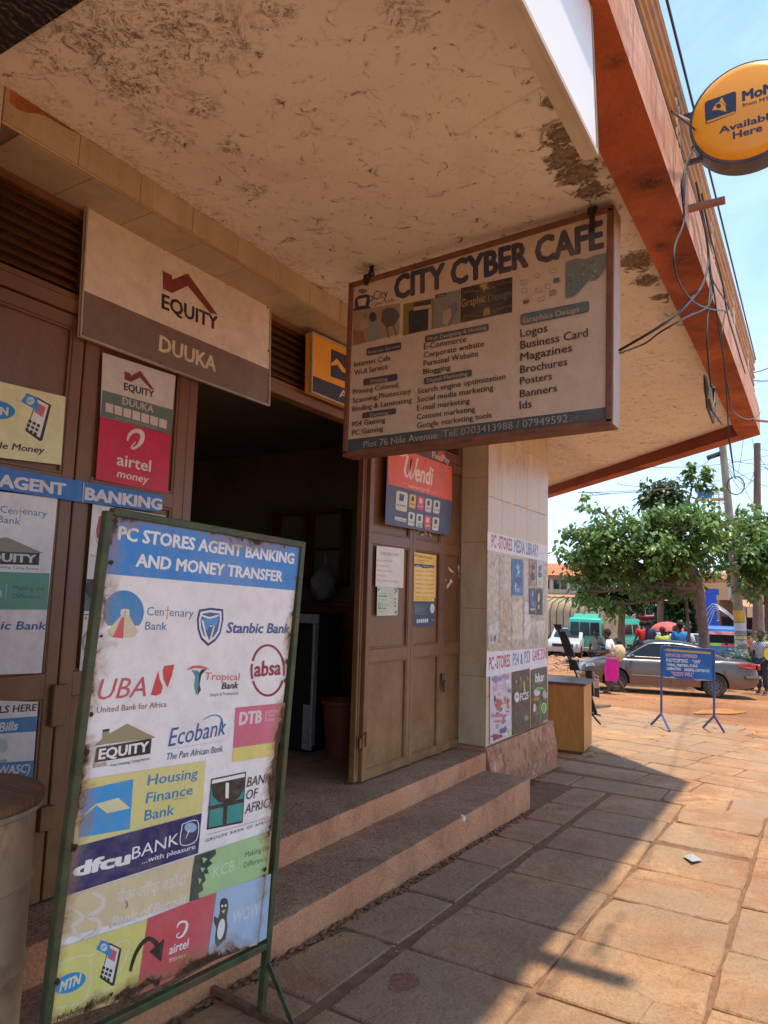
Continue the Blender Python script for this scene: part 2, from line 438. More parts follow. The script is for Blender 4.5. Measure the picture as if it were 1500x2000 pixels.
# ================================================================== SETTING
EARTH = srgb(200, 122, 76)
def m_earth():
    m, b = newmat('red_earth'); g = b.n('ShaderNodeNewGeometry'); b.co = g.outputs['Position']
    n1 = b.noise(.5, 6, .6, .3); n2 = b.noise(5, 6, .65)
    c = b.mix(b.rng(n1, .35, .65), (.27, .112, .045), (.44, .21, .092))
    c = b.mix(b.math('MULTIPLY', b.rng(n2, .5, .75), .6), c, (.20, .085, .04))
    mp = b.mapping((.25, 2.2, 1), (0, 0, .35), b.co)
    tr = b.noise(1.6, 5, .6, .2, mp)
    c = b.mix(b.math('MULTIPLY', b.rng(tr, .52, .66), .6), c, (.47, .27, .155))
    wet = b.rng(b.math('ADD', b.dist((PUD[0], PUD[1], PUD[2])), b.math('MULTIPLY', b.noise(1.2, 6, .6), 1.6)), 3.4, 1.2); c = b.mix(b.math('MULTIPLY', wet, .6), c, (.20, .075, .035))
    c = b.mix(b.math('MULTIPLY', b.rng(b.noise(30, 6, .7), .52, .62), .35), c, (.16, .07, .04))
    h = b.math('ADD', b.noise(14, 8, .65), b.math('MULTIPLY', tr, 1.4))
    b.bump(h, .75, .05); b.fin(c, .9, 0, .2); return m
PUD = PG(1405, 1388.5)
earth = m_earth()
def grid_sheet(name, xs, ys, zf, mat, kind='structure'):
    v = [(x, y, zf(x, y)) for y in ys for x in xs]; nx = len(xs)
    f = [(j*nx+i, j*nx+i+1, (j+1)*nx+i+1, (j+1)*nx+i) for j in range(len(ys)-1) for i in range(nx-1)]
    me = bpy.data.meshes.new(name); me.from_pydata(v, [], f); me.polygons.foreach_set('use_smooth', [True]*len(f)); me.update()
    return tag(link(name, me, mat), kind=kind)
PUD = PG(1405, 1388.5)
def g_h(x, y):
    b = gz(x, y)
    k_ = min(1, math.hypot(x-PUD[0], y-PUD[1])/2.2)**2
    if y > 9: b += k_*(.035*noise.noise(Vector((x*.5, y*.5, 0))) + .012*noise.noise(Vector((x*2.3, y*2.3, 3))))
    k = max(0, min(1, (9.5-y)/1))      # beneath the slabs: joint level
    return b - .028 - .0*k
xs = list(np.linspace(-420, -24, 26)) + list(np.linspace(-22, 10, 97)) + list(np.linspace(12, 420, 26))
ys = list(np.linspace(-60, -3, 12)) + list(np.linspace(-2, 34, 110)) + list(np.linspace(35, 80, 40)) + list(np.linspace(90, 620, 20))
grid_sheet('ground', xs, ys, g_h, earth)
# ---- the slab pavement: each slab its own stone
def m_slab():
    m, b = newmat('paving_concrete'); oi = b.n('ShaderNodeObjectInfo'); g = b.n('ShaderNodeNewGeometry'); b.co = g.outputs['Position']
    n1 = b.noise(1.6, 7, .62, .5); n2 = b.noise(9, 7, .7, .3); n3 = b.noise(60, 3)
    c = b.mix(b.rng(n1, .35, .68), (.35, .20, .10), (.58, .335, .16))
    c = b.mix(b.math('MULTIPLY', b.rng(n2, .46, .68), .6), c, (.36, .15, .065))
    c = b.mix(b.math('MULTIPLY', b.rng(b.noise(1.15, 9, .72, 1.1, b.mapping((1, 1, 1), (.3, .2, .9), b.co)), .50, .60), .62), c, (.31, .115, .05))
    c = b.mix(b.math('MULTIPLY', b.rng(b.noise(3.2, 9, .75, 2.2, b.mapping((3, .8, 1), (0, 0, .5), b.co)), .54, .64), .5), c, (.24, .13, .075))
    c = b.mix(b.math('MULTIPLY', b.rng(b.noise(.9, 5, .6, .3), .42, .6), .75), c, (.345, .245, .155))
    c = b.mix(b.math('MULTIPLY', b.rng(n3, .52, .68), .45), c, (.17, .10, .06))
    c = b.mix(b.math('MULTIPLY', b.rng(b.noise(4.5, 9, .78, 1.5), .50, .66), .5), c, (.30, .135, .06))
    c = b.mix(b.math('MULTIPLY', b.rng(b.vor(60), .16, .08), .5), c, (.62, .46, .32))
    c = b.mix(b.math('MULTIPLY', b.rng(b.noise(2.3, 8, .75, 1.2), .63, .68), .4), c, (.62, .50, .37))
    c = b.mix(b.math('MULTIPLY', oi.outputs['Random'], .55), c, b.mix(.55, c, (.26, .145, .085)))
    cr = b.math('MULTIPLY', b.rng(b.vor(1.3, 'DISTANCE_TO_EDGE', b.mapping((1, 1, 1), (.2, .1, .3), b.co)), .006, .0), b.rng(n1, .52, .6))
    c = b.mix(b.math('MULTIPLY', cr, .5), c, (.08, .05, .035))
    h = b.math('ADD', b.math('MULTIPLY', n2, .8), b.math('MULTIPLY', n3, .25)); h = b.math('ADD', h, b.math('MULTIPLY', b.noise(24, 8, .7), .9))
    b.bump(h, 1.0, .022); b.fin(c, b.rng(n2, .3, .7, .62, .85), 0, .3); return m
slabm = m_slab()
joint_soil = M('joint_soil', (.19, .095, .048), .95, var=.3, scale=12, bump=.6, bscale=50, world=True)
pave = tag(grid_sheet('pavement', list(np.linspace(-2.6, 4.2, 18)), list(np.linspace(-2, 9.6, 30)), lambda x, y: gz(x, y)-.013+.005*noise.noise(Vector((x*4, y*4, 1))), joint_soil), kind='structure')
YJ = [-1.44, -.79, -.14, .55, 1.2, 1.86, 2.51, 3.16, 3.80, 4.47, 5.11, 5.735, 6.37, 7.09]
def slab(poly, zoff=0):
    zo = zoff + rnd.uniform(-.005, .002); sx, sy = rnd.uniform(-.004, .004), rnd.uniform(-.004, .004)
    cx = sum(p[0] for p in poly)/len(poly); cy = sum(p[1] for p in poly)/len(poly)
    P = []
    for i, (x, y) in enumerate(poly):      # worn edges: extra points along each side
        x2, y2 = poly[(i+1) % len(poly)]
        for t in (0, .33, .67):
            q = (x+(x2-x)*t, y+(y2-y)*t); j = .006 if t else .003
            q = (q[0]+rnd.uniform(-j, j), q[1]+rnd.uniform(-j, j))
            if t == 0: k_ = rnd.uniform(.05, .14) if rnd.random() < .16 else .018; q = (q[0]+(cx-q[0])*k_, q[1]+(cy-q[1])*k_)
            P.append(q)
    n = len(P); top = []; mid = []; bot = []
    for x, y in P:
        z = gz(x, y)+zo+sx*(x-cx)+sy*(y-cy)
        ix, iy = x+(cx-x)*.022, y+(cy-y)*.022
        top.append((ix, iy, z)); mid.append((x, y, z-.008)); bot.append((x, y, z-.06))
    v = top+mid+bot; f = [tuple(range(n))] + [(i, i+n, (i+1) % n+n, (i+1) % n) for i in range(n)] + [(i+n, i+2*n, (i+1) % n+2*n, (i+1) % n+n) for i in range(n)]
    me = bpy.data.meshes.new('paving_slab'); me.from_pydata(v, [], f); me.update()
    bm = bmesh.new(); bm.from_mesh(me); bmesh.ops.recalc_face_normals(bm, faces=bm.faces); bm.to_mesh(me); bm.free()
    return link('paving_slab', me, slabm, pave)
g_ = .0075
for i in range(len(YJ)-1):
    y0, y1 = YJ[i]+g_, YJ[i+1]-g_
    slab([(-2.125+rnd.uniform(-.02, .02), y0), (-1.81, y0), (-1.81, y1), (-2.125+rnd.uniform(-.02, .02), y1)])
    for k, (xa, xb) in enumerate(((-1.755, -1.12), (-1.12, -.47), (-.47, .17), (.17, .82), (.82, 1.47), (1.47, 2.12), (2.12, 2.77), (2.77, 3.42))):
        dy = (.0, -.03, .30, .02, .25, 0, .3, 0)[k]
        if i >= 11: dy += (.0, .1, -.2, .1)[k % 4]
        jx = rnd.uniform(-.008, .008)
        slab([(xa+g_+jx, y0+dy), (xb-g_+jx, y0+dy+rnd.uniform(-.006, .006)), (xb-g_-jx, y1+dy), (xa+g_-jx, y1+dy)])
# far part: rows of smaller slabs laid askew, ending in a ragged edge at the road
edge = [(-4.17, 15.19), (-3.13, 14.5), (-1.97, 14.22), (-1.35, 13.44), (-.77, 12.55), (.3, 12.0), (1.8, 11.2), (4.6, 10.4)]
def edge_y(x):
    for (xa, ya), (xb, yb) in zip(edge, edge[1:]):
        if xa <= x <= xb: return ya+(yb-ya)*(x-xa)/(xb-xa)
    return edge[0][1] if x < edge[0][0] else edge[-1][1]
ang = math.radians(-11)
cr, sr = math.cos(ang), math.sin(ang)
pave_far = tag(grid_sheet('path', list(np.linspace(-6.2, 4.4, 36)), list(np.linspace(0, 1, 14)), lambda x, y: 0, joint_soil), kind='structure')
for v in pave_far.data.vertices:
    t = v.co.y; y = 7.0+(edge_y(v.co.x)-.05-7.0)*t; v.co.y = y; v.co.z = gz(0, y)-.014+.003*noise.noise(Vector((v.co.x*3, y*3, 0)))
ybase = 7.12
row = 0
yy = ybase
while yy < 15.2:
    hgt = rnd.choice((.50, .56, .62)); x = -7.0 + rnd.uniform(0, .5)
    while x < 4.2:
        w = rnd.choice((.55, .7, .85, .95))
        def T(px, py):
            dx, dy = px+1.2, py-7.1
            k = min(1, max(0, (yy-ybase)/1.0))
            a = ang*k; return (-1.2+dx*math.cos(a)-dy*math.sin(a), 7.1+dx*math.sin(a)+dy*math.cos(a))
        q = [T(x+g_, yy+g_), T(x+w-g_, yy+g_), T(x+w-g_, yy+hgt-g_), T(x+g_, yy+hgt-g_)]
        mx = sum(p[0] for p in q)/4; my = sum(p[1] for p in q)/4
        ok = my < edge_y(mx)-.12 and my > 7.05 and (mx < 4.2) and not (mx < -2.7 and my < 7.95) and mx > -6.0
        if min(p[1] for p in q) < 7.0: ok = False
        if ok: slab(q, -.003)
        x += w
    yy += hgt; row += 1
# puddle in the road
pud, b = newmat('muddy_water'); b.fin((.52, .20, .045), .3, 0, .5)
P = []
for i in range(22):
    a = 2*math.pi*i/22; r = 1+.18*math.sin(3*a)+.1*math.cos(5*a); P.append((1405+48*r*math.cos(a), 1388.5+5.2*r*math.sin(a)))
pts = [PG(*p) for p in P]
sheet('puddle', [(p.x, p.y, gz(p.x, p.y)-.010) for p in pts], pud)['kind'] = 'structure'

# ================================================================== THE SHOP BUILDING
shop = empty('shop_building', (-2.9, 3, 0), 0, 'corner shop building with brown metal doors, tiled pillar and deep cream canopy edged in orange', 'building')
def S(o):       # parent to the building without moving
    o.parent = shop; o.matrix_parent_inverse = Matrix.Translation((2.9, -3, 0)); return o
def m_soffit():
    m, b = newmat('soffit_plaster')
    n = b.noise(1.3, 7, .65)
    c = b.mix(b.rng(n, .3, .7), (.80, .69, .585), (.88, .79, .68))
    cl = None     # mildew clusters, where they stand on the ceiling
    for (x, y, r) in ((190, 60, .30), (420, 60, .20), (380, 110, .12), (250, 165, .24), (260, 90, .3), (390, 205, .12), (320, 260, .15), (330, 30, .2), (620, 440, .12), (490, 370, .1), (540, 20, .1), (100, 110, .15), (450, 290, .08), (790, 30, .12), (560, 560, .1)):
        p = PZ(x, y, 3.46); s_ = b.rng(b.dist(tuple(p)), r, r*.2); cl = s_ if cl is None else b.math('MAXIMUM', cl, s_)
    tex = b.noise(13, 10, .82, 1.9); tex2 = b.noise(34, 8, .78, 1.4)
    spid = b.math('MULTIPLY', b.rng(tex, .47, .55), b.rng(tex2, .43, .52))
    c = b.mix(b.math('MULTIPLY', b.math('MULTIPLY', spid, b.rng(cl, .1, .75)), .8), c, (.13, .07, .045))
    ck = b.math('MULTIPLY', b.rng(b.vor(.8, 'DISTANCE_TO_EDGE', b.mapping((1, 1, 1), (0, 0, .4))), .006, 0), b.rng(b.noise(1.4, 4), .5, .56)); c = b.mix(b.math('MULTIPLY', ck, .22), c, (.16, .09, .06))
    c = b.mix(b.math('MULTIPLY', b.math('MULTIPLY', b.rng(b.noise(30, 8, .8, 1.5), .61, .68), b.rng(b.noise(.9, 3, .5), .5, .66)), .35), c, (.20, .11, .07))
    st_ = b.math('MULTIPLY', b.rng(b.noise(1.7, 6, .65, .7),   .50, .68), .16); c = b.mix(st_, c, (.40, .24, .15))
    c = b.mix(b.math('MULTIPLY', b.rng(b.vor(9), .05, .03), .8), c, (.06, .035, .025))
    sp = None      # spalled plaster by the outer beam
    for (x, y, r) in ((1100, 265, .11), (1102, 310, .12), (1128, 338, .14), (1155, 375, .10), (1240, 510, .15), (1262, 548, .11), (1290, 580, .07), (1080, 200, .06)):
        p = PZ(x, y, 3.46); s_ = b.rng(b.dist(tuple(p)), r, 0); sp = s_ if sp is None else b.math('MAXIMUM', sp, s_)
    e = b.math('ADD', sp, b.math('MULTIPLY', b.math('SUBTRACT', b.noise(13, 9, .75, 1.0), .5), 2.6))
    core = b.rng(e, .30, .34)
    c = b.mix(b.math('MULTIPLY', b.rng(e, .1, .3), .35), c, (.30, .20, .13))
    c = b.mix(core, c, b.mix(b.rng(b.noise(45, 6), .35, .65), (.13, .09, .065), (.34, .25, .18)))
    seep = b.math('MULTIPLY', b.rng(b.math('ADD', b.xyz()[0], b.math('MULTIPLY', b.noise(6, 6), .25)), -2.33, -2.5), b.rng(b.noise(60, 6, .8), .45, .6))
    c = b.mix(b.math('MULTIPLY', seep, .5), c, (.14, .08, .05))
    mp = b.mapping((1, .3, 1), (0, 0, .7)); ln = b.noise(7, 3, .5, .4, mp)
    far = b.rng(b.xyz()[1], 4.2, 5.2)
    wr = b.math('MULTIPLY', b.math('MULTIPLY', b.rng(b.noise(10, 6, .7, .6, b.mapping((1.0, .35, 1), (0, 0, -.75))), .6, .66), far), .5)
    c = b.mix(wr, c, (.42, .29, .20))
    h = b.math('ADD', b.math('MULTIPLY', b.noise(28, 6), .5), b.math('MULTIPLY', core, -2.0))
    h = b.math('ADD', h, b.math('MULTIPLY', b.noise(2.2, 3), 2.0))
    b.bump(h, .5, .012); b.fin(c, .85, 0, .2); return m
soff = m_soffit()
ZS, ZB, ZT = 3.46, 3.335, 3.62
XI, XO = -.685, -.475
CORN = (XO, 8.2)
nr = Vector((-3.35, 3.55, 0)).normalized()           # direction of the cut-off corner edge
farc = Vector((CORN[0], CORN[1], 0)) + nr*6.2
ins = Vector((-nr.y, nr.x, 0))                         # inward normal of the far edge
if ins.y > 0: ins = -ins
wi = .2
# inner corner
ti = (XI-XO)/1.0
ic = Vector((CORN[0], CORN[1], 0)) + ins*wi
ic = ic + nr*((XI-ic.x)/nr.x)
fi = farc + ins*wi
S(sheet('soffit', [(-2.97, 1.24, ZS), (XI+.01, 1.24, ZS), (XI+.01, ic.y, ZS), (fi.x, fi.y, ZS), (-7.5, 12.0, ZS), (-7.5, 7.77, ZS), (-2.97, 7.77, ZS)], soff, None, (0, 0, .1)))
plaster = M('exposed_concrete', (.20, .13, .09), .95, var=.35, scale=18, bump=1, bscale=45)
flake = M('soffit_flake', (.60, .45, .33), .9, var=.15, scale=10, bump=.4)
for (px, py, r) in ((1150, 350, .10), (1240, 510, .085), (1100, 262, .07)):      # lips of plaster that hang loose round the spalled places
    p = PZ(px, py, ZS); m = MB()
    for k in range(9):
        a = 2*math.pi*k/9+rnd.uniform(-.2, .2); q = Vector((p.x+r*1.25*math.cos(a), p.y+r*1.5*math.sin(a), ZS-.004)); w = rnd.uniform(.012, .035)
        t = Vector((-math.sin(a), math.cos(a), 0)); o_ = Vector((math.cos(a), math.sin(a), 0))
        m.prism([q-t*w*rnd.uniform(.6, 1.4), q+t*w+Vector((0, 0, 0)), q+o_*-.01-t*w*.2-Vector((0, 0, rnd.uniform(.006, .016)))], (0, 0, -.004))
    S(m.build('plaster_lip', flake))
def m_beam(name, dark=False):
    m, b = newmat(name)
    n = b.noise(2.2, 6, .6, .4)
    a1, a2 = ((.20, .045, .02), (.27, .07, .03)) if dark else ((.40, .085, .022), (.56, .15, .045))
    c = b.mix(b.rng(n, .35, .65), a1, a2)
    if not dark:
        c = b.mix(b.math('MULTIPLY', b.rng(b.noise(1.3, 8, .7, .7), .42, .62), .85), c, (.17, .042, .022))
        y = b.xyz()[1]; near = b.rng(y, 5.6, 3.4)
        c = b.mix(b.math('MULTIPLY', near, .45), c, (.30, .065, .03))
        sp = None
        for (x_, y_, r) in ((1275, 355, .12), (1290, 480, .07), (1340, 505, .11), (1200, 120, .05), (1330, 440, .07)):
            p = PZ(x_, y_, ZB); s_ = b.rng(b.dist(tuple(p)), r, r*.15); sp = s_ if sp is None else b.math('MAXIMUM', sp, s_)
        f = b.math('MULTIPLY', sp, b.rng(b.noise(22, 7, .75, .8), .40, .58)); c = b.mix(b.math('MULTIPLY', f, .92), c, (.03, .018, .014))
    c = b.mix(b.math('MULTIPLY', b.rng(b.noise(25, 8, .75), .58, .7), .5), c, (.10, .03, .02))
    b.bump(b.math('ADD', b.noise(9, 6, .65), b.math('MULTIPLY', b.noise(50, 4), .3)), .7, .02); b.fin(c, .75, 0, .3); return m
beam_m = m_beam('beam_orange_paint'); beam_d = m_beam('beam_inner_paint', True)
def m_face():
    m, b = newmat('fascia_paint')
    mp = b.mapping((1, .22, 1.6)); n = b.noise(6, 7, .65, .8, mp)
    c = b.mix(b.rng(n, .38, .62), (.50, .22, .13), (.66, .38, .25))
    mp2 = b.mapping((1, 2.5, .3)); d = b.noise(9, 8, .75, .6, mp2)
    c = b.mix(b.math('MULTIPLY', b.rng(d, .52, .66), .85), c, (.13, .06, .045))
    c = b.mix(b.math('MULTIPLY', b.rng(b.noise(3, 6), .55, .7), .5), c, (.42, .13, .06))
    b.bump(n, .4, .015); b.fin(c, .75, 0, .3); return m
face_m = m_face()
m = MB(); m.cur = 0
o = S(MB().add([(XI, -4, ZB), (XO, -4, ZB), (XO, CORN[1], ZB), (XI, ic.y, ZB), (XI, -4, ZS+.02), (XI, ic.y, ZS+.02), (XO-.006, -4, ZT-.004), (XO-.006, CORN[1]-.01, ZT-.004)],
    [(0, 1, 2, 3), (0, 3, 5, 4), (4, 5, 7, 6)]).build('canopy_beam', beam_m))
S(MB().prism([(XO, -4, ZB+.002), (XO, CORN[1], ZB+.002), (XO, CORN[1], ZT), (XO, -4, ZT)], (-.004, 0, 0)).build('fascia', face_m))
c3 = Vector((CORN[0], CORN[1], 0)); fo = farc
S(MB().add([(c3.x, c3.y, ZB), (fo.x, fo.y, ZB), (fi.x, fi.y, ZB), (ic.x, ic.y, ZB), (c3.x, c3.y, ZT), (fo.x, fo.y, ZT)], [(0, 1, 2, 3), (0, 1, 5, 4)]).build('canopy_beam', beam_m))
ii = ic+ins*.006; fj = fi+ins*.006
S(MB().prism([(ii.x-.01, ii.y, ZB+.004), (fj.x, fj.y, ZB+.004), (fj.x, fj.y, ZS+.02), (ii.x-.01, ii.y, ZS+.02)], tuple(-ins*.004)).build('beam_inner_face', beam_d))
cream = M('cream_wall', (.62, .50, .38), .85, var=.1, scale=2, bump=.15, dirt=(.35, .22, .14))
S(MB().prism([(-7.5, -4, ZT+.002), (XO-.01, -4, ZT+.002), (XO-.01, CORN[1]-.01, ZT+.002), (fo.x, fo.y-.02, ZT+.002), (-7.5, 12.4, ZT+.002)], (0, 0, .05)).build('balcony_floor', cream))
S(box('unseen_upper_wall', (-2.95, -4, 3.68), (-7.5, 7.7, 7.4), cream))  # upper storey out of view, added to block light
S(box('roof', (-7.9, -4.3, 7.41), (-2.2, 8.2, 7.6), M('unseen_roof_sheet', (.25, .12, .09), .6)))  # unseen slab closing the added light-blocking storey
# neighbour's dark patterned ceiling at the near end
def m_pat():
    m, b = newmat('dark_leaf_ceiling'); n = b.noise(14, 4, .6, 2.5); w = b.wave(9, 14, 'X', 3)
    f = b.math('MULTIPLY', b.rng(w, .78, .95), b.rng(n, .42, .55)); c = b.mix(f, (.012, .011, .010), (.13, .10, .08)); b.fin(c, .5, 0, .4); b.bump(w, .5, .01); return m
S(box('patterned_ceiling', (-3.4, -4, 3.425), (XI-.005, 1.235, 3.5), m_pat()))
# ---- ceramic tiles
def m_tile(name, c1, c2, gl=.25):
    m, b = newmat(name); oi = b.n('ShaderNodeObjectInfo'); g = b.n('ShaderNodeNewGeometry'); b.co = g.outputs['Position']
    n = b.noise(3.5, 6, .6, .5, b.mapping((2.2, 2.2, .5), (0, 0, 0), b.co)); c = b.mix(b.rng(n, .35, .65), c1, c2)
    c = b.mix(b.math('MULTIPLY', oi.outputs['Random'], .22), c, sc3(c1, .72))
    c = b.mix(b.math('MULTIPLY', b.rng(b.noise(20, 8, .75, .5), .57, .68), .5), c, (.26, .15, .08))
    b.fin(c, b.rng(n, .3, .7, gl, gl+.2), 0, .5); return m
tile_m = m_tile('pillar_tile', (.50, .355, .215), (.63, .48, .33), .22)
band_m = m_tile('band_tile', (.44, .33, .21), (.56, .43, .29), .35)
# beam over the shopfront, clad in tiles
ZL = 3.31
bm_ = S(box('lintel_beam', (-2.97, 1.36, ZL+.008), (-2.608, 6.05, ZS-.002), M('tile_bed', (.20, .14, .09), .9)))
yj = [1.36] + [1.69+.32*k for k in range(14)] + [6.05]
def tile_box(parent, a, b, mat):
    o = MB().box(a, b, None, .0025).build('tile', mat, parent); return o
band = S(empty('tiled_band', (-2.6, 1.36, ZL)))
band.matrix_parent_inverse = Matrix.Translation((2.9, -3, 0))
def under(root, o): o.parent = root; o.matrix_parent_inverse = Matrix.Translation(-Vector(root.location)); return o
for y0, y1 in zip(yj, yj[1:]):
    under(band, tile_box(None, (-2.608, y0+.0012, ZL+.012), (-2.600+rnd.uniform(-.0008, .0008), y1-.0012, ZS-.001), band_m))
    under(band, tile_box(None, (-2.955, y0+.0012+.08, ZL+rnd.uniform(-.0006, .0006)), (-2.615, y1-.0012+.08, ZL+.008), band_m))
under(band, MB().tube([(-2.603, 1.36, ZL+.004), (-2.603, 6.05, ZL+.004)], .006, 8).build('trim', M('brass_trim', (.50, .34, .14), .4, .3)))
stainm = M('rust_stain', (.30, .11, .035), .8, var=.5, scale=9, bump=.3)
for y0, w in ((1.38, .30),):
    P = [(y0+w*t, ZS-.004-.05*(1-t)**1.2*(1+.4*math.sin(9*t))) for t in np.linspace(0, 1, 9)]
    under(band, MB().prism([(-2.5985, y, z) for y, z in P]+[(-2.5985, y0, ZS-.001)], (-.0012, 0, 0)).build('stain', stainm))
# left pillar, right tiled pillar, plinth, platform and steps
S(box('left_pillar', (-3.1, -.4, .206), (-2.597, 1.355, ZS), cream))
PX0, PX1, PY0, PY1 = -2.6, -3.3, 6.06, 7.765
S(box('pillar_core', (PX0-.012, PY0+.012, .238), (PX1, PY1, ZS-.001), M('tile_bed2', (.25, .18, .12), .9)))
pil = S(empty('tiled_pillar', (PX0, PY0, .238))); pil.matrix_parent_inverse = Matrix.Translation((2.9, -3, 0))
zr = [.238+.57*k for k in range(1)] + [.25, .86, 1.47, 2.08, 2.69, 3.30, ZS-.002]; zr = zr[1:]
ycol = [6.06, 6.4, 6.745, 7.085, 7.425, 7.765]
for z0, z1 in zip(zr, zr[1:]):
    under(pil, tile_box(None, (-2.87, PY0+rnd.uniform(0, .001), z0+.001), (-2.602, PY0+.012, z1-.001), band_m))
    for y0, y1 in zip(ycol, ycol[1:]):
        q = .11 if z0 < 3 else 0
        za = z0-.18+.001 if z0 > .3 else z0; zb = min(z1-.18-.001, ZS-.002) if z1 < 3.4 else ZS-.002
        under(pil, tile_box(None, (PX0-.012, y0+.001, za), (PX0+rnd.uniform(-.0008, .0008), y1-.001, zb), tile_m))
under(pil, MB().box((PX0-.004, PY0-.004, .24), (PX0+.004, PY0+.004, ZS-.003)).build('corner_trim', M('white_trim', (.62, .52, .40), .5)))
def m_terr(name, c1, c2, sp_=1.0):
    m, b = newmat(name); g = b.n('ShaderNodeNewGeometry'); b.co = g.outputs['Position']
    n = b.noise(1.7, 6, .6); c = b.mix(b.rng(n, .35, .65), c1, c2)
    c = b.mix(b.math('MULTIPLY', b.rng(b.noise(48, 7, .75), .48, .62), .7*sp_), c, (.10, .045, .025)); c = b.mix(b.math('MULTIPLY', b.rng(b.vor(110), .28, .16), .6*sp_), c, (.62, .44, .30))
    c = b.mix(b.math('MULTIPLY', b.rng(b.noise(4, 7, .7, .5), .5, .66), .6), c, sc3(c1, .5))
    sp = b.rng(b.dist(tuple(PX(906, 1598, -2.19))), .04, 0); e = b.rng(b.math('ADD', sp, b.math('MULTIPLY', b.math('SUBTRACT', b.noise(30, 4), .5), 1.2)), .38, .45)
    c = b.mix(e, c, (.72, .66, .58))
    h = b.math('ADD', b.noise(70, 5), b.math('MULTIPLY', b.noise(7, 8, .7), 1.6)); b.bump(h, .9, .014); b.fin(c, .72, 0, .35); return m
terr_top = m_terr('worn_terrazzo', (.30, .17, .10), (.42, .25, .155)); terr_side = m_terr('terrazzo_riser', (.58, .225, .10), (.68, .31, .15), .3)
def worn_step(name, x0, x1, y0, y1, zt, rough_end=True):
    """step with a worn, slightly wavy nosing: top and riser as separate meshes"""
    n = 260; ys_ = np.linspace(y0, y1, n); v = []; vr = []
    def w(y, s_): return .009*noise.noise(Vector((y*3, s_, 0)))+.005*noise.noise(Vector((y*15, s_, 2)))-.014*max(0, noise.noise(Vector((y*5, s_*.2, 9)))-.35)*2
    for y in ys_:
        v += [(x0, y, zt), (x1-.03, y, zt+w(y, 1)*.4), (x1-.004+w(y, 2)*.3, y, zt-.007+w(y, 1)*.5)]
        vr += [(x1-.004+w(y, 2)*.3, y, zt-.007+w(y, 1)*.5), (x1+.003+w(y, 3)*.6, y, zt-.03), (x1+.005+w(y, 4), y, gz(0, y)-.08 if zt < .1 else .03)]
    f = [(3*i+k, 3*i+k+1, 3*i+4+k, 3*i+3+k) for i in range(n-1) for k in (0, 1)]
    def mk(nm, vv, mt, cap):
        me = bpy.data.meshes.new(nm); me.from_pydata(vv+cap, [], f+([tuple(range(len(vv), len(vv)+len(cap)))] if cap else [])); me.polygons.foreach_set('use_smooth', [True]*len(f)+[False]*(1 if cap else 0)); me.update(); return S(link(nm, me, mt))
    mk(name+'_tread', v, terr_top, []); e = y1
    mk(name+'_riser', vr, terr_side, [(x0, e, zt-.001), vr[-3], vr[-2], vr[-1], (x0, e, gz(0, e)-.08)])
worn_step('platform', -6.6, -2.603, -3, 6.07, .206)
worn_step('lower_step', -2.62, -2.185, -3, 6.04, .052)
def m_plinth():
    m, b = newmat('plinth_plaster'); n = b.noise(3, 7, .65, .6)
    c = b.mix(b.rng(n, .35, .65), (.36, .13, .06), (.55, .27, .15)); c = b.mix(b.math('MULTIPLY', b.rng(b.noise(7, 8, .7, 1), .57, .63), .6), c, (.66, .52, .42))
    c = b.mix(b.math('MULTIPLY', b.rng(b.noise(11, 6), .55, .66), .6), c, (.17, .07, .04)); b.bump(b.noise(10, 8, .7), .8, .03); b.fin(c, .8, 0, .3); return m
pl = MB(); n_, k_ = 40, 9; v = []
for i in range(n_):
    y = 6.075+(7.93-6.075)*i/(n_-1)
    for k in range(k_):
        z = .236-(.236+.33)*k/(k_-1)
        bulge = .035*min(1, k/3)+.016*noise.noise(Vector((y*4, z*5, 0)))*min(1, k)
        v.append((-2.6+.006+bulge, y, z))
f = [(i*k_+k, i*k_+k+1, (i+1)*k_+k+1, (i+1)*k_+k) for i in range(n_-1) for k in range(k_-1)]
for (e) in (0, n_-1):
    b0 = len(v); y = v[e*k_][1]; v += [(-3.3, y, .236), (-3.3, y, -.33)]; f.append(tuple([e*k_+k for k in range(k_)]+[b0+1, b0]))
b0 = len(v); v += [(-3.3, 6.075, .2365), (-2.594, 6.075, .2365), (-2.594, 7.93, .2365), (-3.3, 7.93, .2365)]; f.append((b0, b0+1, b0+2, b0+3))
me = bpy.data.meshes.new('plinth'); me.from_pydata(v, [], f); me.update(); S(link('plinth', me, m_plinth()))
# side wall beyond the pillar
S(box('side_wall', (-7.5, PY1-.2, -.4), (-3.31, PY1-.005, ZS), cream))
# ---- brown metal doors
def m_door():
    m, b = newmat('brown_door_paint'); g = b.n('ShaderNodeNewGeometry'); b.co = g.outputs['Position']
    n = b.noise(2.2, 6, .6, .3); c = b.mix(b.rng(n, .32, .68), (.135, .052, .021), (.205, .088, .034))
    z = b.xyz(b.co)[2]; dust = b.math('MULTIPLY', b.rng(z, 1.5, .2), b.rng(b.noise(5, 8, .7), .30, .60)); c = b.mix(b.math('MULTIPLY', dust, .55), c, (.42, .245, .09))
    c = b.mix(b.math('MULTIPLY', b.rng(b.noise(26, 8, .8, .6), .63, .69), .5), c, (.08, .04, .028))
    c = b.mix(b.math('MULTIPLY', b.rng(b.vor(22), .05, .03), .7), c, (.06, .03, .02))
    c = b.mix(b.math('MULTIPLY', b.rng(b.noise(3, 8, .7, .8, b.mapping((1, 1, .25), (0, 0, 0), b.co)), .50, .68), .45), c, (.13, .055, .03))
    b.bump(b.noise(12, 7, .65), .25, .012); b.fin(c, b.rng(n, .3, .7, .30, .48), 0, .5); return m
door_m = m_door()
dark_m = M('door_edge_dark', (.09, .045, .03), .6)
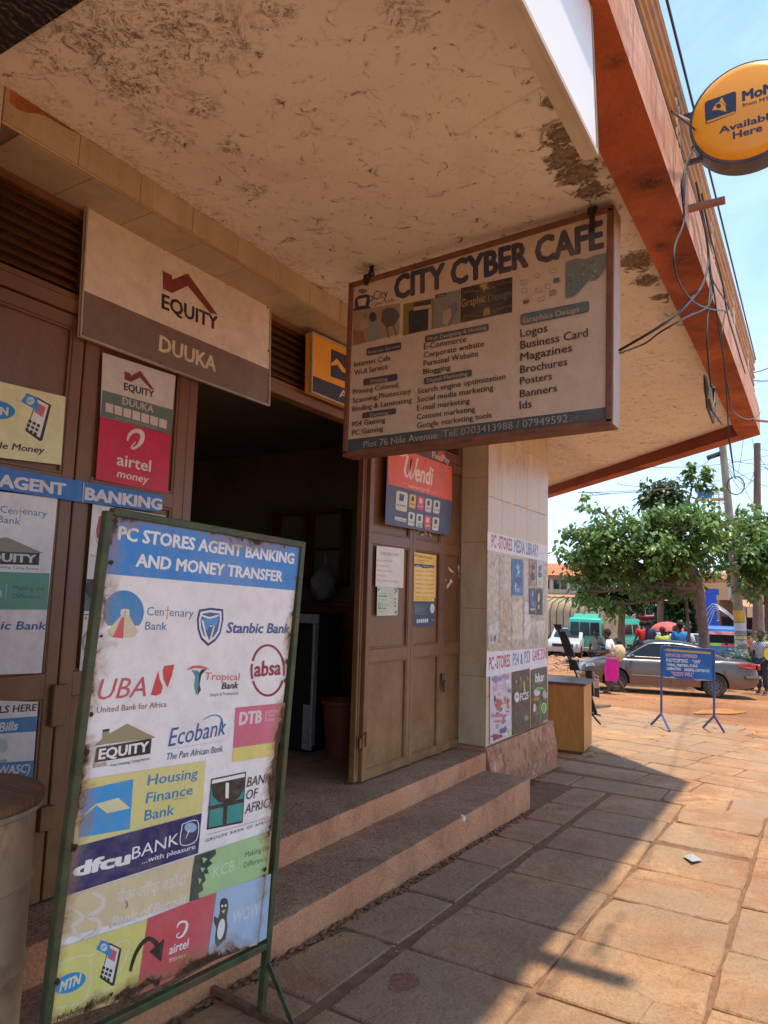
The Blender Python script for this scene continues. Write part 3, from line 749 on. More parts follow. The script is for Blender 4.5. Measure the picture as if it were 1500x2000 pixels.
def leaf(name, y0, y1, z0, z1, rails, X=-2.872, st=.055, th=.04, label=None):
    """a metal leaf: stiles and rails in one frame, sunk panels as sub-parts"""
    m = MB()
    m.box((X-th, y0+.002, z0), (X, y0+st, z1), None, .004); m.box((X-th, y1-st, z0), (X, y1-.002, z1), None, .004)
    for a, b_ in rails: m.box((X-th, y0+st-.002, a), (X-.001, y1-st+.002, b_), None, .003)
    fr = S(m.build(name, door_m)); 
    if label: fr['label'] = label
    rs = sorted(rails)
    for (a0, a1), (b0, b1) in zip(rs, rs[1:]):
        q = MB(); q.box((X-th+.006, y0+st-.004, a1-.004), (X-.022, y1-st+.004, b0+.004))
        w = .012       # bead round the panel
        q.box((X-.022, y0+st, a1), (X-.006, y0+st+w, b0), None, .002); q.box((X-.022, y1-st-w, a1), (X-.006, y1-st, b0), None, .002)
        q.box((X-.022, y0+st+w, a1), (X-.006, y1-st-w, a1+w), None, .002); q.box((X-.022, y0+st+w, b0-w), (X-.006, y1-st-w, b0), None, .002)
        p = q.build('door_panel', door_m); p.parent = fr
    return fr
R3 = [(.225, .285), (1.06, 1.16), (1.95, 2.035), (2.72, 2.80)]
leaf('door_leaf', 4.46, 5.14, .222, 2.80, R3); leaf('door_leaf', 5.14, 5.70, .215, 2.80, R3); leaf('door_leaf', 5.70, 6.245, .215, 2.80, R3)
fold = leaf('folded_door_leaf', 4.40, 4.455, .222, 2.80, [(.225, .285), (2.7, 2.8)], X=-2.90, th=.05, st=.02)
for y, z in ((4.49, 1.02-.5), (4.445, .50), (5.70, .82)):
    S(MB().tube([(-2.862, y, z-.05), (-2.862, y, z+.05)], .011, 8).box((-2.872, y-.03, z-.035), (-2.866, y+.03, z+.035)).build('hinge', door_m))
S(MB().box((-2.868, 5.68, .80), (-2.85, 5.73, .90), None, .003).box((-2.85, 5.69, .74), (-2.835, 5.72, .84), None, .003).build('latch', dark_m))
# fixed side leaf and closed leaves left of the opening
RL = [(.225, .29), (1.07, 1.18), (1.98, 2.06), (2.74, 2.80)]
leaf('door_leaf', 1.99, 2.64, .222, 2.80, RL, X=-2.885, st=.07)
leaf('door_leaf', 1.33, 1.985, .222, 2.80, [(.225, .29), (1.07, 1.18), (1.98, 2.06), (2.74, 2.80)], X=-2.885, st=.062)
S(MB().box((-2.883, 1.955, .95), (-2.86, 2.02, 1.13), None, .004).build('bolt', door_m)); S(MB().box((-2.883, 1.93, .52), (-2.85, 2.0, .62), None, .004).build('bolt', door_m))
S(MB().box((-2.96, 1.35, 2.805), (-2.872, 6.05, 2.87), None, .005).build('transom_rail', door_m))
S(MB().box((-2.96, 2.64, .21), (-2.885, 2.70, 2.80), None, .004).build('door_jamb', door_m))
# louvres
def louvres(y0, y1):
    z = 2.93
    fr = MB(); fr.box((-2.955, y0, 2.872), (-2.885, y0+.04, ZL-.002)).box((-2.955, y1-.04, 2.872), (-2.885, y1, ZL-.002)).box((-2.955, y0+.04, ZL-.04), (-2.885, y1-.04, ZL-.002)).box((-2.955, y0+.04, 2.872), (-2.885, y1-.04, 2.90))
    root = S(fr.build('louvre_frame', door_m))
    while z < ZL-.05:
        o = MB().prism([(-2.945, y0+.04, z+.034), (-2.937, y0+.04, z+.034), (-2.893, y0+.04, z-.012), (-2.901, y0+.04, z-.012)], (0, y1-y0-.08, 0)).build('louvre_slat', door_m)
        o.parent = root; z += .047
    S(box('louvre_back', (-2.99, y0, 2.88), (-2.96, y1, ZL), dark_m))
louvres(1.36, 1.99); louvres(1.995, 2.66); louvres(2.665, 4.45); louvres(4.455, 6.05)
# ---- dark interior
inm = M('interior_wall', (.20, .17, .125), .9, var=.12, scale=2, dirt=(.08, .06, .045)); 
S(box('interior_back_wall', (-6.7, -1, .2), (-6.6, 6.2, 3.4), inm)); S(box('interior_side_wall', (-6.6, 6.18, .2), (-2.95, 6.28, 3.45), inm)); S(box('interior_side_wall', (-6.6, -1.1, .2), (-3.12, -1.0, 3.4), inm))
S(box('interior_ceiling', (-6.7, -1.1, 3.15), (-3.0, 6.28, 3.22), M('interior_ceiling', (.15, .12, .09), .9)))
S(box('facade_wall', (-3.1, -3, .206), (-2.98, -.4, ZS), cream))
S(box('facade_wall', (-7.5, -3.1, -.2), (-2.62, -3.0, ZS), cream))
# railing on the balcony edge
pm_ = M('golden_pipe', (.42, .22, .085), .5, .1, var=.25, scale=8, dirt=(.16, .07, .04)); pb = M('brown_pipe', (.12, .05, .035), .6)
rail = S(empty('balcony_railing', (XO, 3, ZT))); rail.matrix_parent_inverse = Matrix.Translation((2.9, -3, 0))
for z, r, mt in ((3.68, .009, pb), (3.735, .012, pb), (3.80, .011, pm_), (3.88, .016, pm_), (3.965, .02, pm_), (4.045, .024, pm_)):
    under(rail, MB().tube([(XO-.03, -3, z), (XO-.03, 2.0, z+.002), (XO-.03, CORN[1]-.25, z)], r, 8).build('rail', mt, None, True))
y = .8
while y < CORN[1]:
    for dy in (0, .07): under(rail, MB().tube([(XO-.034, y+dy, ZT), (XO-.034, y+dy, 4.03)], .016, 8).build('baluster', M('pale_pipe', (.50, .36, .22), .5), None, True))
    y += 1.28
under(rail, MB().tube([(XO+.02, -2, 4.075), (XO+.02, 2.5, 4.07), (XO+.015, 4.5, 4.06), (XO, 7.9, 4.05)], .006, 6).build('rail_cable', M('black_cable', (.02, .018, .016), .5), None, True))
S(box('balcony_screen', (XO-.075, -3, 3.70), (XO-.065, 2.62, 3.97), M('white_screen', (.8, .8, .78), .6, var=.04)))
S(MB().tube([PX(1345, 408, XO), PX(1345, 408, XO)+Vector((.16, 0, 0))], .019, 12).build('drain_pipe', M('drain_brown', (.30, .13, .08), .6)))
S(MB().tube([PX(1470, 820, XO), PX(1470, 820, XO)+Vector((.2, .3, .02))], .012, 8).build('drain_pipe', M('drain_brown', (.30, .13, .08), .6)))
# ================================================================== SIGNS ON THE FACADE
metal_edge = M('sign_edge_metal', (.45, .38, .30), .5, .4, var=.2, scale=10, dirt=(.15, .08, .05))
z1 = (0, 0, 2)
EQ_RED = (.22, .035, .035)
def equity_house(B, pts, col): return B.poly('logo', pts, col)
# big equity board
b = Board('shop_sign', 'large cream and grey-brown metal sign with EQUITY roof logo and DUUKA, across the louvres', 'sign', ('X', -2.845), [(340, 800), (1055, 1192), (1050, 1585), (312, 1312)], z1, .02, (.74, .62, .51), wear=dict(dust=(.35, .22, .13, .35), specks=.8))
b.poly('band', [(326, 1134), (1051, 1443), (1049, 1581), (314, 1308)], (.19, .125, .10))
b.poly('logo', [(635, 1057), (672, 1076), (673, 1092), (733, 1068), (850, 1230), (820, 1222), (733, 1117), (672, 1145), (636, 1128)], EQ_RED)
b.text('EQUITY', (630, 1202), (850, 1290), 56, BLACK, .035)
b.text('DUUKA', (620, 1368), (843, 1452), 60, (.66, .55, .42), .03)
for x, y in ((348, 812), (640, 975), (890, 1112), (1045, 1200), (330, 1040), (322, 1302), (625, 1420), (1040, 1565), (1048, 1370)): b.ell('screw', x, y, 4, 4, (.06, .04, .03), n=8)
for a_, c_ in ((0, 1), (1, 2), (2, 3), (3, 0)):
    p, q = b.cor[a_], b.cor[c_]; MB().bar((p[0], p[1], .002), (q[0], q[1], .002), .008, .012, (0, 0, 1)).build('edge_trim', metal_edge, b.root)
# sheets on the side leaf
DX = -2.905+.0
b = Board('paper_notice', 'white and grey-green EQUITY DUUKA sheet with seven blank number boxes, above the red sheet', 'poster', ('X', -2.882), [(402, 1377), (686, 1468), (668, 1697), (392, 1625)], z1, .003, (.60, .52, .46))
b.poly('band', [(400, 1523), (680, 1602), (668, 1697), (393, 1624)], (.13, .16, .13))
b.poly('logo', [(486, 1450), (510, 1458), (511, 1468), (548, 1448), (603, 1524), (588, 1520), (546, 1475), (512, 1492), (486, 1482)], EQ_RED)
b.text('EQUITY', (483, 1521), (601, 1553), 27, BLACK, .035)
b.text('DUUKA', (477, 1578), (599, 1613), 28, (.50, .46, .40), .02)
for i in range(7):
    x = 413+i*34.8; y = 1572+i*10.2; b.poly('number_box', [(x, y), (x+30, y+9), (x+28, y+43), (x-1, y+34)], (.62, .52, .46))
b.text('NO TRANSACTION WITHOUT GENUINE ID', (452, 1634), (612, 1676), 7, (.45, .42, .36))
b = Board('paper_notice', 'crimson airtel money sheet on the brown door beside the dark opening', 'poster', ('X', -2.882), [(392, 1627), (668, 1699), (655, 1927), (374, 1872)], z1, .003, (.56, .015, .055), wear=dict(dust=(.45, .15, .12, .2), specks=.3))
b.stroke('logo', [(497, 1722), (505, 1700), (522, 1685), (543, 1684), (556, 1697), (553, 1722), (538, 1742), (520, 1752), (514, 1745), (530, 1725)], [6, 12, 15, 17, 18, 17, 12, 8, 6, 3], (.70, .60, .55))
b.text('airtel', (455, 1815), (588, 1843), 46, (.70, .60, .55), .02)
b.text('money', (455, 1862), (580, 1888), 30, (.70, .58, .50), .02, .15)
# phone icon helper used on two signs
def phone_icon(B, T):
    B.poly('phone_icon', [T(.48, 0), (T(1, .12)), T(.72, 1), T(.62, 1.03), T(.1, .86)], BLACK)
    B.poly('phone_icon', [T(.50, .05), T(.9, .14), T(.62, .95), T(.14, .82)], (.70, .68, .60))
    B.poly('phone_icon', [T(.47, .12), T(.80, .2), T(.70, .45), T(.38, .36)], (.62, .10, .12))
    B.poly('phone_icon', [T(.1, -.05), T(.45, .0), T(.62, .36), T(.32, .28), T(-.12, .18)], (.04, .24, .50))
    B.ell('phone_icon', *T(.23, .12), abs(T(1, 0)[0]-T(0, 0)[0])*.15, abs(T(0, 1)[1]-T(0, 0)[1])*.095, (.55, .62, .66), n=16)
    B.text('Shs', T(.13, .17), T(.33, .10), abs(T(0, 1)[1]-T(0, 0)[1])*.07, (.04, .16, .34), .02)
    for r in range(3):
        for c_ in range(3):
            x, y = .20+c_*.155+(-.05*r), .56+r*.105+c_*.03
            B.poly('phone_key', [T(x, y), T(x+.11, y+.022), T(x+.08, y+.092), T(x-.03, y+.07)], BLACK)
z8 = (0, 650, 2.2222)
b = Board('paper_notice', 'pale yellow Mobile Money sheet with cartoon phone, high on the leftmost door', 'poster', ('X', -2.878), [(-170, 172), (285, 278), (265, 573), (-180, 520)], z8, .003, (.74, .67, .34), wear=dict(dust=(.40, .28, .15, .25)))
b.stroke('outline', [(-150, 262), (0, 243), (70, 262), (245, 300), (232, 450), (180, 462), (-150, 420)], 6, (.70, .64, .42)); b.stroke('outline', [(80, 262), (72, 440)], 4, (.70, .64, .42))
b.ell('logo', -28, 332, 95, 42, (.03, .24, .48), 8); b.text('MTN', (-72, 352), (40, 358), 34, (.72, .68, .60), .045, .15)
phone_icon(b, lambda u, v: (105+u*118+(-6)*v, 268+u*24+v*182))
b.text('Mobile Money', (-120, 488), (193, 524), 30, BLACK, .02, .2)
BLUE = (.025, .15, .42)
wb = dict(dust=(.30, .22, .20, .3), specks=.9, fade=(.20, .28, .45, .5))
b = Board('sign_strip', 'blue strip lettered AGENT across the leftmost door', 'sign', ('X', -2.868), [(-140, 556), (360, 645), (354, 736), (-150, 655)], z8, .004, BLUE, wear=wb)
b.text('AGENT', (-10, 665), (285, 705), 52, (.66, .60, .58), .05)
b = Board('sign_strip', 'blue strip lettered BANKING just above the rusty standing board', 'sign', ('X', -2.866), [(362, 646), (710, 706), (700, 778), (355, 735)], z8, .004, BLUE, wear=wb)
b.text('BANKING', (367, 722), (703, 768), 50, (.66, .60, .58), .05); b.stroke('divider', [(364, 650), (359, 734)], 4, (.6, .58, .55))
# left bank sheet
b = Board('paper_notice', 'white Centenary, EQUITY, green and Stanbic Bank sheet partly cut off by the left edge', 'poster', ('X', -2.879), [(-180, 668), (250, 718), (180, 1477), (-230, 1490)], z8, .003, (.72, .67, .64), wear=dict(dust=(.32, .22, .17, .35), specks=.9))
CB = (.055, .16, .30)
b.text('Cen', (0, 778), (75, 790), 30, CB); b.text('†', (78, 795), (96, 797), 36, (.55, .22, .07)); b.text('enary', (98, 787), (202, 800), 30, CB); b.text('Bank', (-12, 822), (88, 834), 30, CB)
b.poly('logo', [(-190, 962), (-120, 905), (30, 887), (190, 957)], (.25, .22, .16)); b.poly('logo', [(-130, 944), (172, 956), (168, 1008), (-140, 1002)], BLACK)
b.text('EQUITY', (-90, 988), (155, 998), 36, (.62, .58, .55), .04); b.text('Your Listening, Caring Partner', (-75, 1016), (168, 1030), 10, BLACK)
b.poly('green_band', [(-200, 1030), (216, 1044), (205, 1202), (-210, 1200)], (.10, .30, .22))
b.text('Making the', (57, 1116), (193, 1120), 20, (.04, .09, .10)); b.text('Difference', (55, 1150), (175, 1156), 20, (.04, .09, .10)); b.stroke('divider', [(30, 1092), (22, 1156)], 2, (.5, .5, .45)); b.text('KCB', (-75, 1150), (8, 1150), 34, (.6, .6, .55))
b.text('Stanbic Bank', (-165, 1288), (198, 1288), 38, (.03, .10, .25), .02, .1)
# sheet behind the standing board
b = Board('paper_notice', 'white bank sheet mostly hidden behind the rusty standing board', 'poster', ('X', -2.882), [(403, 742), (720, 795), (690, 1480), (345, 1467)], z8, .003, (.72, .67, .64), wear=dict(dust=(.32, .22, .17, .35), specks=.9))
b.text('UBA', (414, 893), (560, 910), 98, (.42, .05, .08), .03, .2); b.text('United Bank for Africa', (417, 914), (640, 935), 20, (.3, .1, .1)); b.stroke('divider', [(392, 966), (425, 972)], 3, (.5, .1, .1))
b.poly('logo', [(376, 1068), (470, 1075), (466, 1212), (364, 1207)], (.03, .14, .16)); b.ell('logo', 404, 1110, 34, 42, BLACK); b.stroke('divider', [(375, 1070), (470, 1077)], 4, BLACK); b.stroke('divider', [(363, 1222), (470, 1226)], 4, BLACK)
b.text('R O U P', (368, 1245), (440, 1247), 12, BLACK); b.ring('logo', 402, 1345, 46, 62, 9, (.30, .27, .27), 120, 300)
b = Board('paper_notice', 'white and blue utility bills sheet on the lower left door panel', 'poster', ('X', -2.879), [(-200, 1590), (166, 1602), (140, 1950), (-220, 1950)], z8, .003, (.70, .66, .63), wear=dict(dust=(.32, .22, .17, .35), specks=.9))
b.text('PAY BILLS HERE', (-175, 1662), (157, 1640), 32, BLACK, .03)
b.poly('band', [(-200, 1690), (160, 1664), (156, 1730), (-205, 1752)], (.035, .20, .42)); b.text('Bills', (-8, 1732), (76, 1722), 38, (.66, .62, .60), .03, .12)
b.text('Uganda', (-60, 1868), (28, 1863), 16, BLACK, 0, .2); b.poly('band', [(-210, 1880), (146, 1856), (140, 1942), (-215, 1948)], (.035, .20, .42)); b.text('(NWASC)', (-65, 1920), (128, 1908), 38, (.66, .62, .60), .03)
b.ell('logo', 8, 1792, 26, 30, (.45, .50, .48))
# agent box sign right of the equity board
b = Board('box_sign', 'orange and navy framed agent sign high on the louvres, half behind the hanging sign', 'sign', ('X', -2.80), [(1218, 1298), (1480, 1420), (1480, 1640), (1214, 1530)], z1, .05, (.80, .36, .03), wear=dict(dust=(.4, .2, .1, .15), specks=.2))
b.poly('band', [(1216, 1465), (1480, 1570), (1480, 1640), (1214, 1530)], (.03, .03, .07))
b.poly('logo', [(1293, 1362), (1400, 1410), (1400, 1510), (1291, 1470)], (.03, .03, .07)); b.poly('logo', [(1293, 1420), (1316, 1400), (1352, 1447), (1350, 1458), (1335, 1452), (1318, 1425), (1295, 1428)], (.82, .42, .05))
b.text('Agent', (1325, 1550), (1440, 1590), 32, (.7, .66, .62)); b.frame(.014, .02, .012, metal_edge)
# ================================================================== HANGING CYBER CAFE SIGN
zc = (650, 400, 2.5)
YC = 3.25
CY_ = dict(dust=(.24, .11, .055, .28), specks=.9, nscale=3, var=.1, rough=.5, fade=(.44, .31, .20, .22))
CR = (.58, .45, .335)
b = Board('hanging_sign', 'faded box sign CITY CYBER CAFE hanging from the ceiling on two hooks', 'sign', ('Y', YC), [(92, 395), (1358, 20), (1350, 1062), (62, 1218)], zc, .10, CR, back=None, wear=CY_)
NAVY = (.032, .04, .07); TEAL = (.10, .15, .16); PALE = (.44, .34, .25)
b.poly('footer_band', [(72, 1150), (1340, 990), (1338, 1052), (70, 1204)], (.06, .085, .10)); b.stroke('line', [(72, 1149), (1340, 989)], 3, NAVY)
b.text('CITY CYBER CAFE', (298, 462), (1325, 204), 108, NAVY, .055)
b.text('City', (196, 466), (268, 452), 42, NAVY, .01); b.text('Cyber Cafe', (190, 497), (300, 470), 17, NAVY, .01)
for r in (30, 21, 12): b.ring('wifi_icon', 146, 438, r, r*.9, 6, NAVY, 215, 325, 14)
b.rrect('cup_icon', [(108, 448), (182, 432), (180, 500), (104, 512)], NAVY, .4); b.poly('cup_icon', [(122, 462), (166, 452), (160, 492), (148, 498), (128, 498)], CR); b.ell('cup_icon', 142, 507, 44, 14, NAVY, -10, 20); b.ring('cup_icon', 184, 458, 14, 15, 5, NAVY)
# picture strip (flat print of generic scenes)
Q = lambda *p: list(p)
b.poly('picture', [(100, 520), (328, 480), (325, 632), (96, 690)], (.34, .24, .16))
b.ell('picture', 196, 548, 18, 24, NAVY); b.poly('picture', [(176, 575), (220, 566), (232, 650), (172, 672)], (.22, .25, .24)); b.poly('picture', [(135, 570), (170, 562), (172, 602), (136, 612)], (.40, .30, .22)); b.poly('picture', [(100, 612), (150, 620), (160, 670), (100, 684)], (.28, .13, .06))
b.poly('picture', [(240, 520), (262, 505), (300, 502), (330, 540), (300, 590), (262, 600), (236, 570)], (.10, .08, .09)); b.stroke('picture', [(262, 592), (275, 650)], 5, NAVY); b.stroke('picture', [(295, 585), (312, 640)], 5, NAVY); b.ell('picture', 158, 540, 10, 12, (.30, .16, .09))
b.poly('picture', [(345, 485), (498, 455), (495, 606), (342, 640)], (.20, .16, .04)); b.poly('picture', [(370, 520), (395, 510), (395, 480), (480, 462), (480, 520), (468, 520), (464, 610), (372, 630)], (.03, .03, .035)); b.poly('picture', [(395, 500), (482, 486), (482, 504), (395, 518)], PALE); b.poly('picture', [(468, 510), (484, 507), (482, 606), (466, 610)], PALE)
b.poly('picture', [(500, 440), (622, 415), (620, 578), (497, 606)], (.20, .21, .19)); b.poly('picture', [(502, 440), (556, 429), (556, 446), (502, 457)], NAVY); b.text('PRESS', (512, 452), (552, 444), 8, PALE)
b.ell('picture', 592, 460, 11, 15, (.28, .19, .13)); b.poly('picture', [(562, 490), (606, 478), (612, 510), (590, 560), (570, 595), (545, 590), (560, 545)], (.16, .15, .15)); b.poly('picture', [(540, 520), (575, 505), (580, 540), (560, 590), (535, 580)], (.40, .30, .22))
b.poly('picture', [(626, 408), (878, 352), (876, 525), (623, 577)], (.035, .03, .022))
for k in range(9):
    x = 640+k*27; y = 425-k*5.5+rnd.uniform(-8, 10); b.stroke('swirl', [(x, y), (x+10, y+6), (x+22, y-3)], 2.5, (.28, .2, .1)); y += 125; b.stroke('swirl', [(x, y), (x+10, y-8), (x+24, y-2)], 2.5, (.25, .18, .08))
b.poly('picture', [(735, 375), (745, 390), (760, 372), (752, 400), (770, 410), (748, 412), (735, 430), (734, 408), (715, 400)], (.35, .27, .08)); b.poly('picture', [(740, 510), (765, 500), (770, 535), (735, 545)], (.30, .24, .06))
b.text('Graphic', (630, 503), (746, 474), 38, (.36, .24, .06), .02); b.text('Design', (760, 478), (872, 448), 38, (.14, .16, .14), .01)
for k, (x, y) in enumerate(((920, 372), (985, 345), (1060, 318), (925, 420), (990, 412), (1040, 400), (1065, 425), (935, 470), (1005, 455), (1085, 370))):
    b.ring('icon', x+12, y, 16, 13, 2.5, (.30, .21, .14), n=10) if k % 2 else b.stroke('icon', [(x, y), (x+30, y-7), (x+30, y+12), (x, y+19), (x, y)], 2.5, (.30, .21, .14))
b.poly('icon', [(1078, 362), (1108, 355), (1106, 378), (1078, 385)], TEAL); b.poly('icon', [(932, 470), (958, 464), (956, 480), (930, 487)], TEAL); b.poly('icon', [(1060, 420), (1090, 413), (1090, 440), (1060, 446)], (.34, .24, .17))
mp = [(1138, 282), (1190, 262), (1232, 268), (1290, 245), (1340, 235), (1338, 300), (1312, 345), (1285, 370), (1250, 372), (1200, 430), (1175, 450), (1138, 458)]
b.poly('map_picture', mp, (.14, .19, .165))
for k in range(26):
    x, y = rnd.uniform(1150, 1300), rnd.uniform(280, 420)
    if y < 470-(x-1138)*.75: b.ell('map_picture', x, y, rnd.uniform(4, 11), rnd.uniform(3, 8), rnd.choice([(.30, .27, .20), (.08, .12, .12), (.24, .25, .2)]), rnd.uniform(0, 90), 7)
def pill(c4, col=TEAL): b.rrect('heading_box', [(c4[0][0]-3, c4[0][1]-3), (c4[1][0]+3, c4[1][1]-3), (c4[2][0]+3, c4[2][1]+3), (c4[3][0]-3, c4[3][1]+3)], NAVY, .25); return b.rrect('heading_box', c4, col, .25)
pill([(170, 706), (333, 674), (333, 704), (170, 736)], (.055, .055, .075)); b.text('Internet Service', (175, 730), (329, 698), 14, PALE, .01)
pill([(456, 645), (760, 585), (760, 612), (456, 672)], (.06, .065, .085)); b.text('Web Designing & Hosting', (462, 668), (754, 608), 19, PALE, .01)
pill([(922, 540), (1250, 474), (1250, 520), (922, 588)]); b.text('Graphics Design', (932, 580), (1203, 524), 26, PALE, .012)
pill([(155, 855), (315, 828), (315, 854), (155, 882)], (.055, .055, .075)); b.text('Printing', (188, 872), (270, 858), 17, PALE, .01)
pill([(150, 1020), (308, 996), (308, 1018), (150, 1042)], (.06, .065, .085)); b.text('Gaming', (182, 1037), (274, 1022), 16, PALE, .01)
pill([(450, 850), (678, 808), (678, 834), (450, 876)], (.07, .085, .10)); b.text('Digital Marketing', (464, 870), (660, 834), 19, PALE, .01)
INK = (.022, .02, .025)
for t, p0, p1, h in (('Internet Cafe', (107, 793), (284, 760), 25), ('Wi-fi Service', (107, 835), (270, 802), 25), ('Printing Colored,', (101, 926), (327, 890), 23), ('Scanning,Photocopy', (100, 970), (386, 920), 24), ('Binding & Laminating', (98, 1010), (388, 966), 24), ('PS4 Gaming', (98, 1085), (259, 1062), 24), ('PC Gaming', (96, 1127), (249, 1105), 24),
    ('E-Commerce', (447, 708), (655, 670), 28), ('Corporate website', (446, 749), (740, 692), 27), ('Personal Website', (446, 790), (713, 740), 27), ('Blogging', (444, 830), (578, 806), 26),
    ('Search engine optimization', (416, 924), (846, 852), 26), ('Social media marketing', (415, 966), (786, 906), 26), ('E-mail marketing', (414, 1007), (671, 970), 26), ('Content marketing', (413, 1050), (698, 1010), 26), ('Google marketing tools', (413, 1093), (779, 1040), 27),
    ('Logos', (918, 648), (1051, 620), 38), ('Business Card', (918, 706), (1248, 644), 39), ('Magazines', (918, 764), (1172, 716), 38), ('Brochures', (917, 825), (1148, 784), 37), ('Posters', (917, 880), (1073, 854), 36), ('Banners', (916, 942), (1098, 912), 36), ('Ids', (915, 1000), (974, 990), 38)):
    b.text(t, p0, p1, h, INK, .012)
b.text('Plot 76 Nile Avenue', (152, 1188), (512, 1142), 32, (.40, .34, .27), .01); b.text('Tel: 0703413988 / 07949592', (540, 1136), (1150, 1062), 34, (.34, .30, .25), .008); b.text('24', (1155, 1060), (1205, 1054), 32, (.16, .15, .14))
fm = M('sign_frame_brown', (.17, .065, .035), .6, var=.3, scale=14, bump=.3, dirt=(.05, .03, .02)); fside = M('sign_side_pale', (.46, .33, .26), .6, var=.15, scale=6, dirt=(.2, .12, .09))
W_ = b.cor[1][0]; hang = b
b.frame(.03, .118, .012, fm)
MB().prism([(b.cor[1][0]+.0155, b.cor[1][1]+.01, .006), (b.cor[2][0]+.0155, b.cor[2][1]-.01, .006), (b.cor[2][0]+.0155, b.cor[2][1]-.01, -.11), (b.cor[1][0]+.0155, b.cor[1][1]+.01, -.11)], (.004, 0, 0)).build('side_panel', fside, b.root)
blk = M('black_strap', (.015, .012, .011), .7)
for (x, y, yt) in ((172, 372, 300), (1270, 50, -45)):
    u, v = b.L(x, y); top = ZS-b.O.z
    m = MB()
    for k in range(4): m.tube([(u+rnd.uniform(-.02, .02), v-.02, -.02-.02*k), (u+rnd.uniform(-.022, .022), (v+top)/2, -.03), (u+rnd.uniform(-.012, .012), top, -.04)], .008, 6)
    m.box((u-.022, v+.0, -.07), (u+.022, v+.035, .016)); m.box((u-.012, v-.09 if x > 1000 else v-.03, .013), (u+.012, v+.02, .018)); m.build('hanger', blk, b.root, True)
# ================================================================== POSTERS ON THE DOORS
zw = (740, 860, 9.375)
b = Board('poster', 'brown FlexiPay sheet peeping out above the red and navy poster', 'poster', ('X', -2.865), [(500, -20), (1370, 300), (1370, 620), (500, 300)], zw, .003, (.14, .05, .035), wear=dict(dust=(.2, .1, .06, .4)))
b.text('FlexiPay', (975, 318), (1290, 430), 118, (.70, .60, .52), .01); b.ell('logo', 1140, 300, 75, 100, (.55, .10, .06), 0, 20); b.lay += 1; b.text('FlexiPay', (975, 318), (1290, 430), 118, (.70, .60, .52), .01)
b = Board('poster', 'curled red and navy Wendi agent poster hung across the door leaves', 'poster', ('X', -2.83), [(168, 60), (1330, 490), (1342, 1110), (1300, 1750), (115, 1530)], zw, .003, (.07, .075, .13), wear=dict(dust=(.25, .2, .2, .15), specks=.1, var=.15))
b.poly('red_field', [(168, 60), (1330, 490), (1342, 1110), (175, 800)], (.72, .10, .045))
WP = (.78, .62, .50)
b.stroke('lettering_swash', [(375, 262), (430, 285), (500, 262), (522, 300), (500, 420), (478, 540), (490, 640), (520, 670), (560, 560), (598, 340), (580, 500), (575, 680), (600, 690), (660, 560), (712, 330)], [8, 22, 28, 40, 40, 38, 34, 26, 22, 34, 34, 30, 24, 24, 30], WP)
b.text('endi', (660, 735), (995, 826), 330, WP, .03, .22)
b.text('Authorised Agent for', (530, 855), (935, 950), 60, WP, .005); b.stroke('line', [(432, 782), (518, 803)], 5, WP); b.stroke('line', [(955, 945), (1050, 970)], 5, WP); b.ring('emblem', 1155, 585, 52, 105, 18, (.30, .17, .12))
for (x0, y0, x1, y1, dy, col, t, tc) in ((320, 915, 530, 1270, 50, (.62, .58, .48), 'PostBank', NAVY), (565, 978, 685, 1225, 30, (.80, .45, .08), 'MoMo', NAVY), (715, 1020, 828, 1265, 25, (.68, .06, .08), 'airtel', WP), (855, 1058, 972, 1300, 28, (.64, .60, .54), 'HFB', NAVY), (1005, 1092, 1124, 1330, 22, (.64, .60, .52), 'FTB', NAVY),
    (540, 1305, 660, 1550, 25, (.64, .60, .54), 'KCB', NAVY), (690, 1340, 808, 1585, 22, (.62, .62, .58), 'NWSC', NAVY), (838, 1368, 952, 1615, 22, (.68, .06, .08), 'dtb', WP), (985, 1402, 1105, 1640, 20, (.66, .62, .56), 'UEDCL', NAVY)):
    b.rrect('partner_card', [(x0, y0), (x1, y0+dy), (x1-22, y1+dy), (x0-15, y1)], col, .12); w = x1-x0; hh = y1-y0
    b.text(t, (x0+w*.08, y0+hh*.80), (x0+w*.82, y0+hh*.86), hh*.11, tc, .02)
    b.poly('card_logo', [(x0+w*.28, y0+hh*.16), (x0+w*.68, y0+hh*.24), (x0+w*.62, y0+hh*.58), (x0+w*.22, y0+hh*.52)], tc if col[0] > .6 and col[1] > .5 else (WP if col[0] < .7 else NAVY))
b.poly('card_green', [(700, 1548), (770, 1562), (765, 1598), (697, 1585)], (.05, .35, .10))
b.poly('strip', [(290, 1390), (505, 1440), (495, 1505), (283, 1455)], (.62, .58, .52)); b.text('cente SACCO', (300, 1445), (490, 1490), 32, NAVY, .01); b.text('www.posta.co.ug', (1150, 1610), (1205, 1260), 24, WP)
for x, y in ((850, 368), (1282, 515)): b.ell('pin', x, y, 14, 20, (.25, .02, .02), n=8)
b.poly('pin_stain', [(1150, 1690), (1195, 1700), (1190, 1725), (1160, 1730)], BLACK)
zs_ = (720, 1050, 7.5)
PAP = (.72, .65, .58)
b = Board('paper_notice', 'white YOUR SNACK BOX paper list with faint red lines on the right-hand doors', 'poster', ('X', -2.868), [(120, 120), (520, 165), (508, 738), (102, 715)], zs_, .0015, PAP, wear=dict(dust=(.4, .3, .25, .1), specks=.1, bump=.45))
b.text('YOUR SNACK BOX', (165, 250), (448, 280), 46, (.10, .12, .30), -.002); RD = (.45, .12, .13)
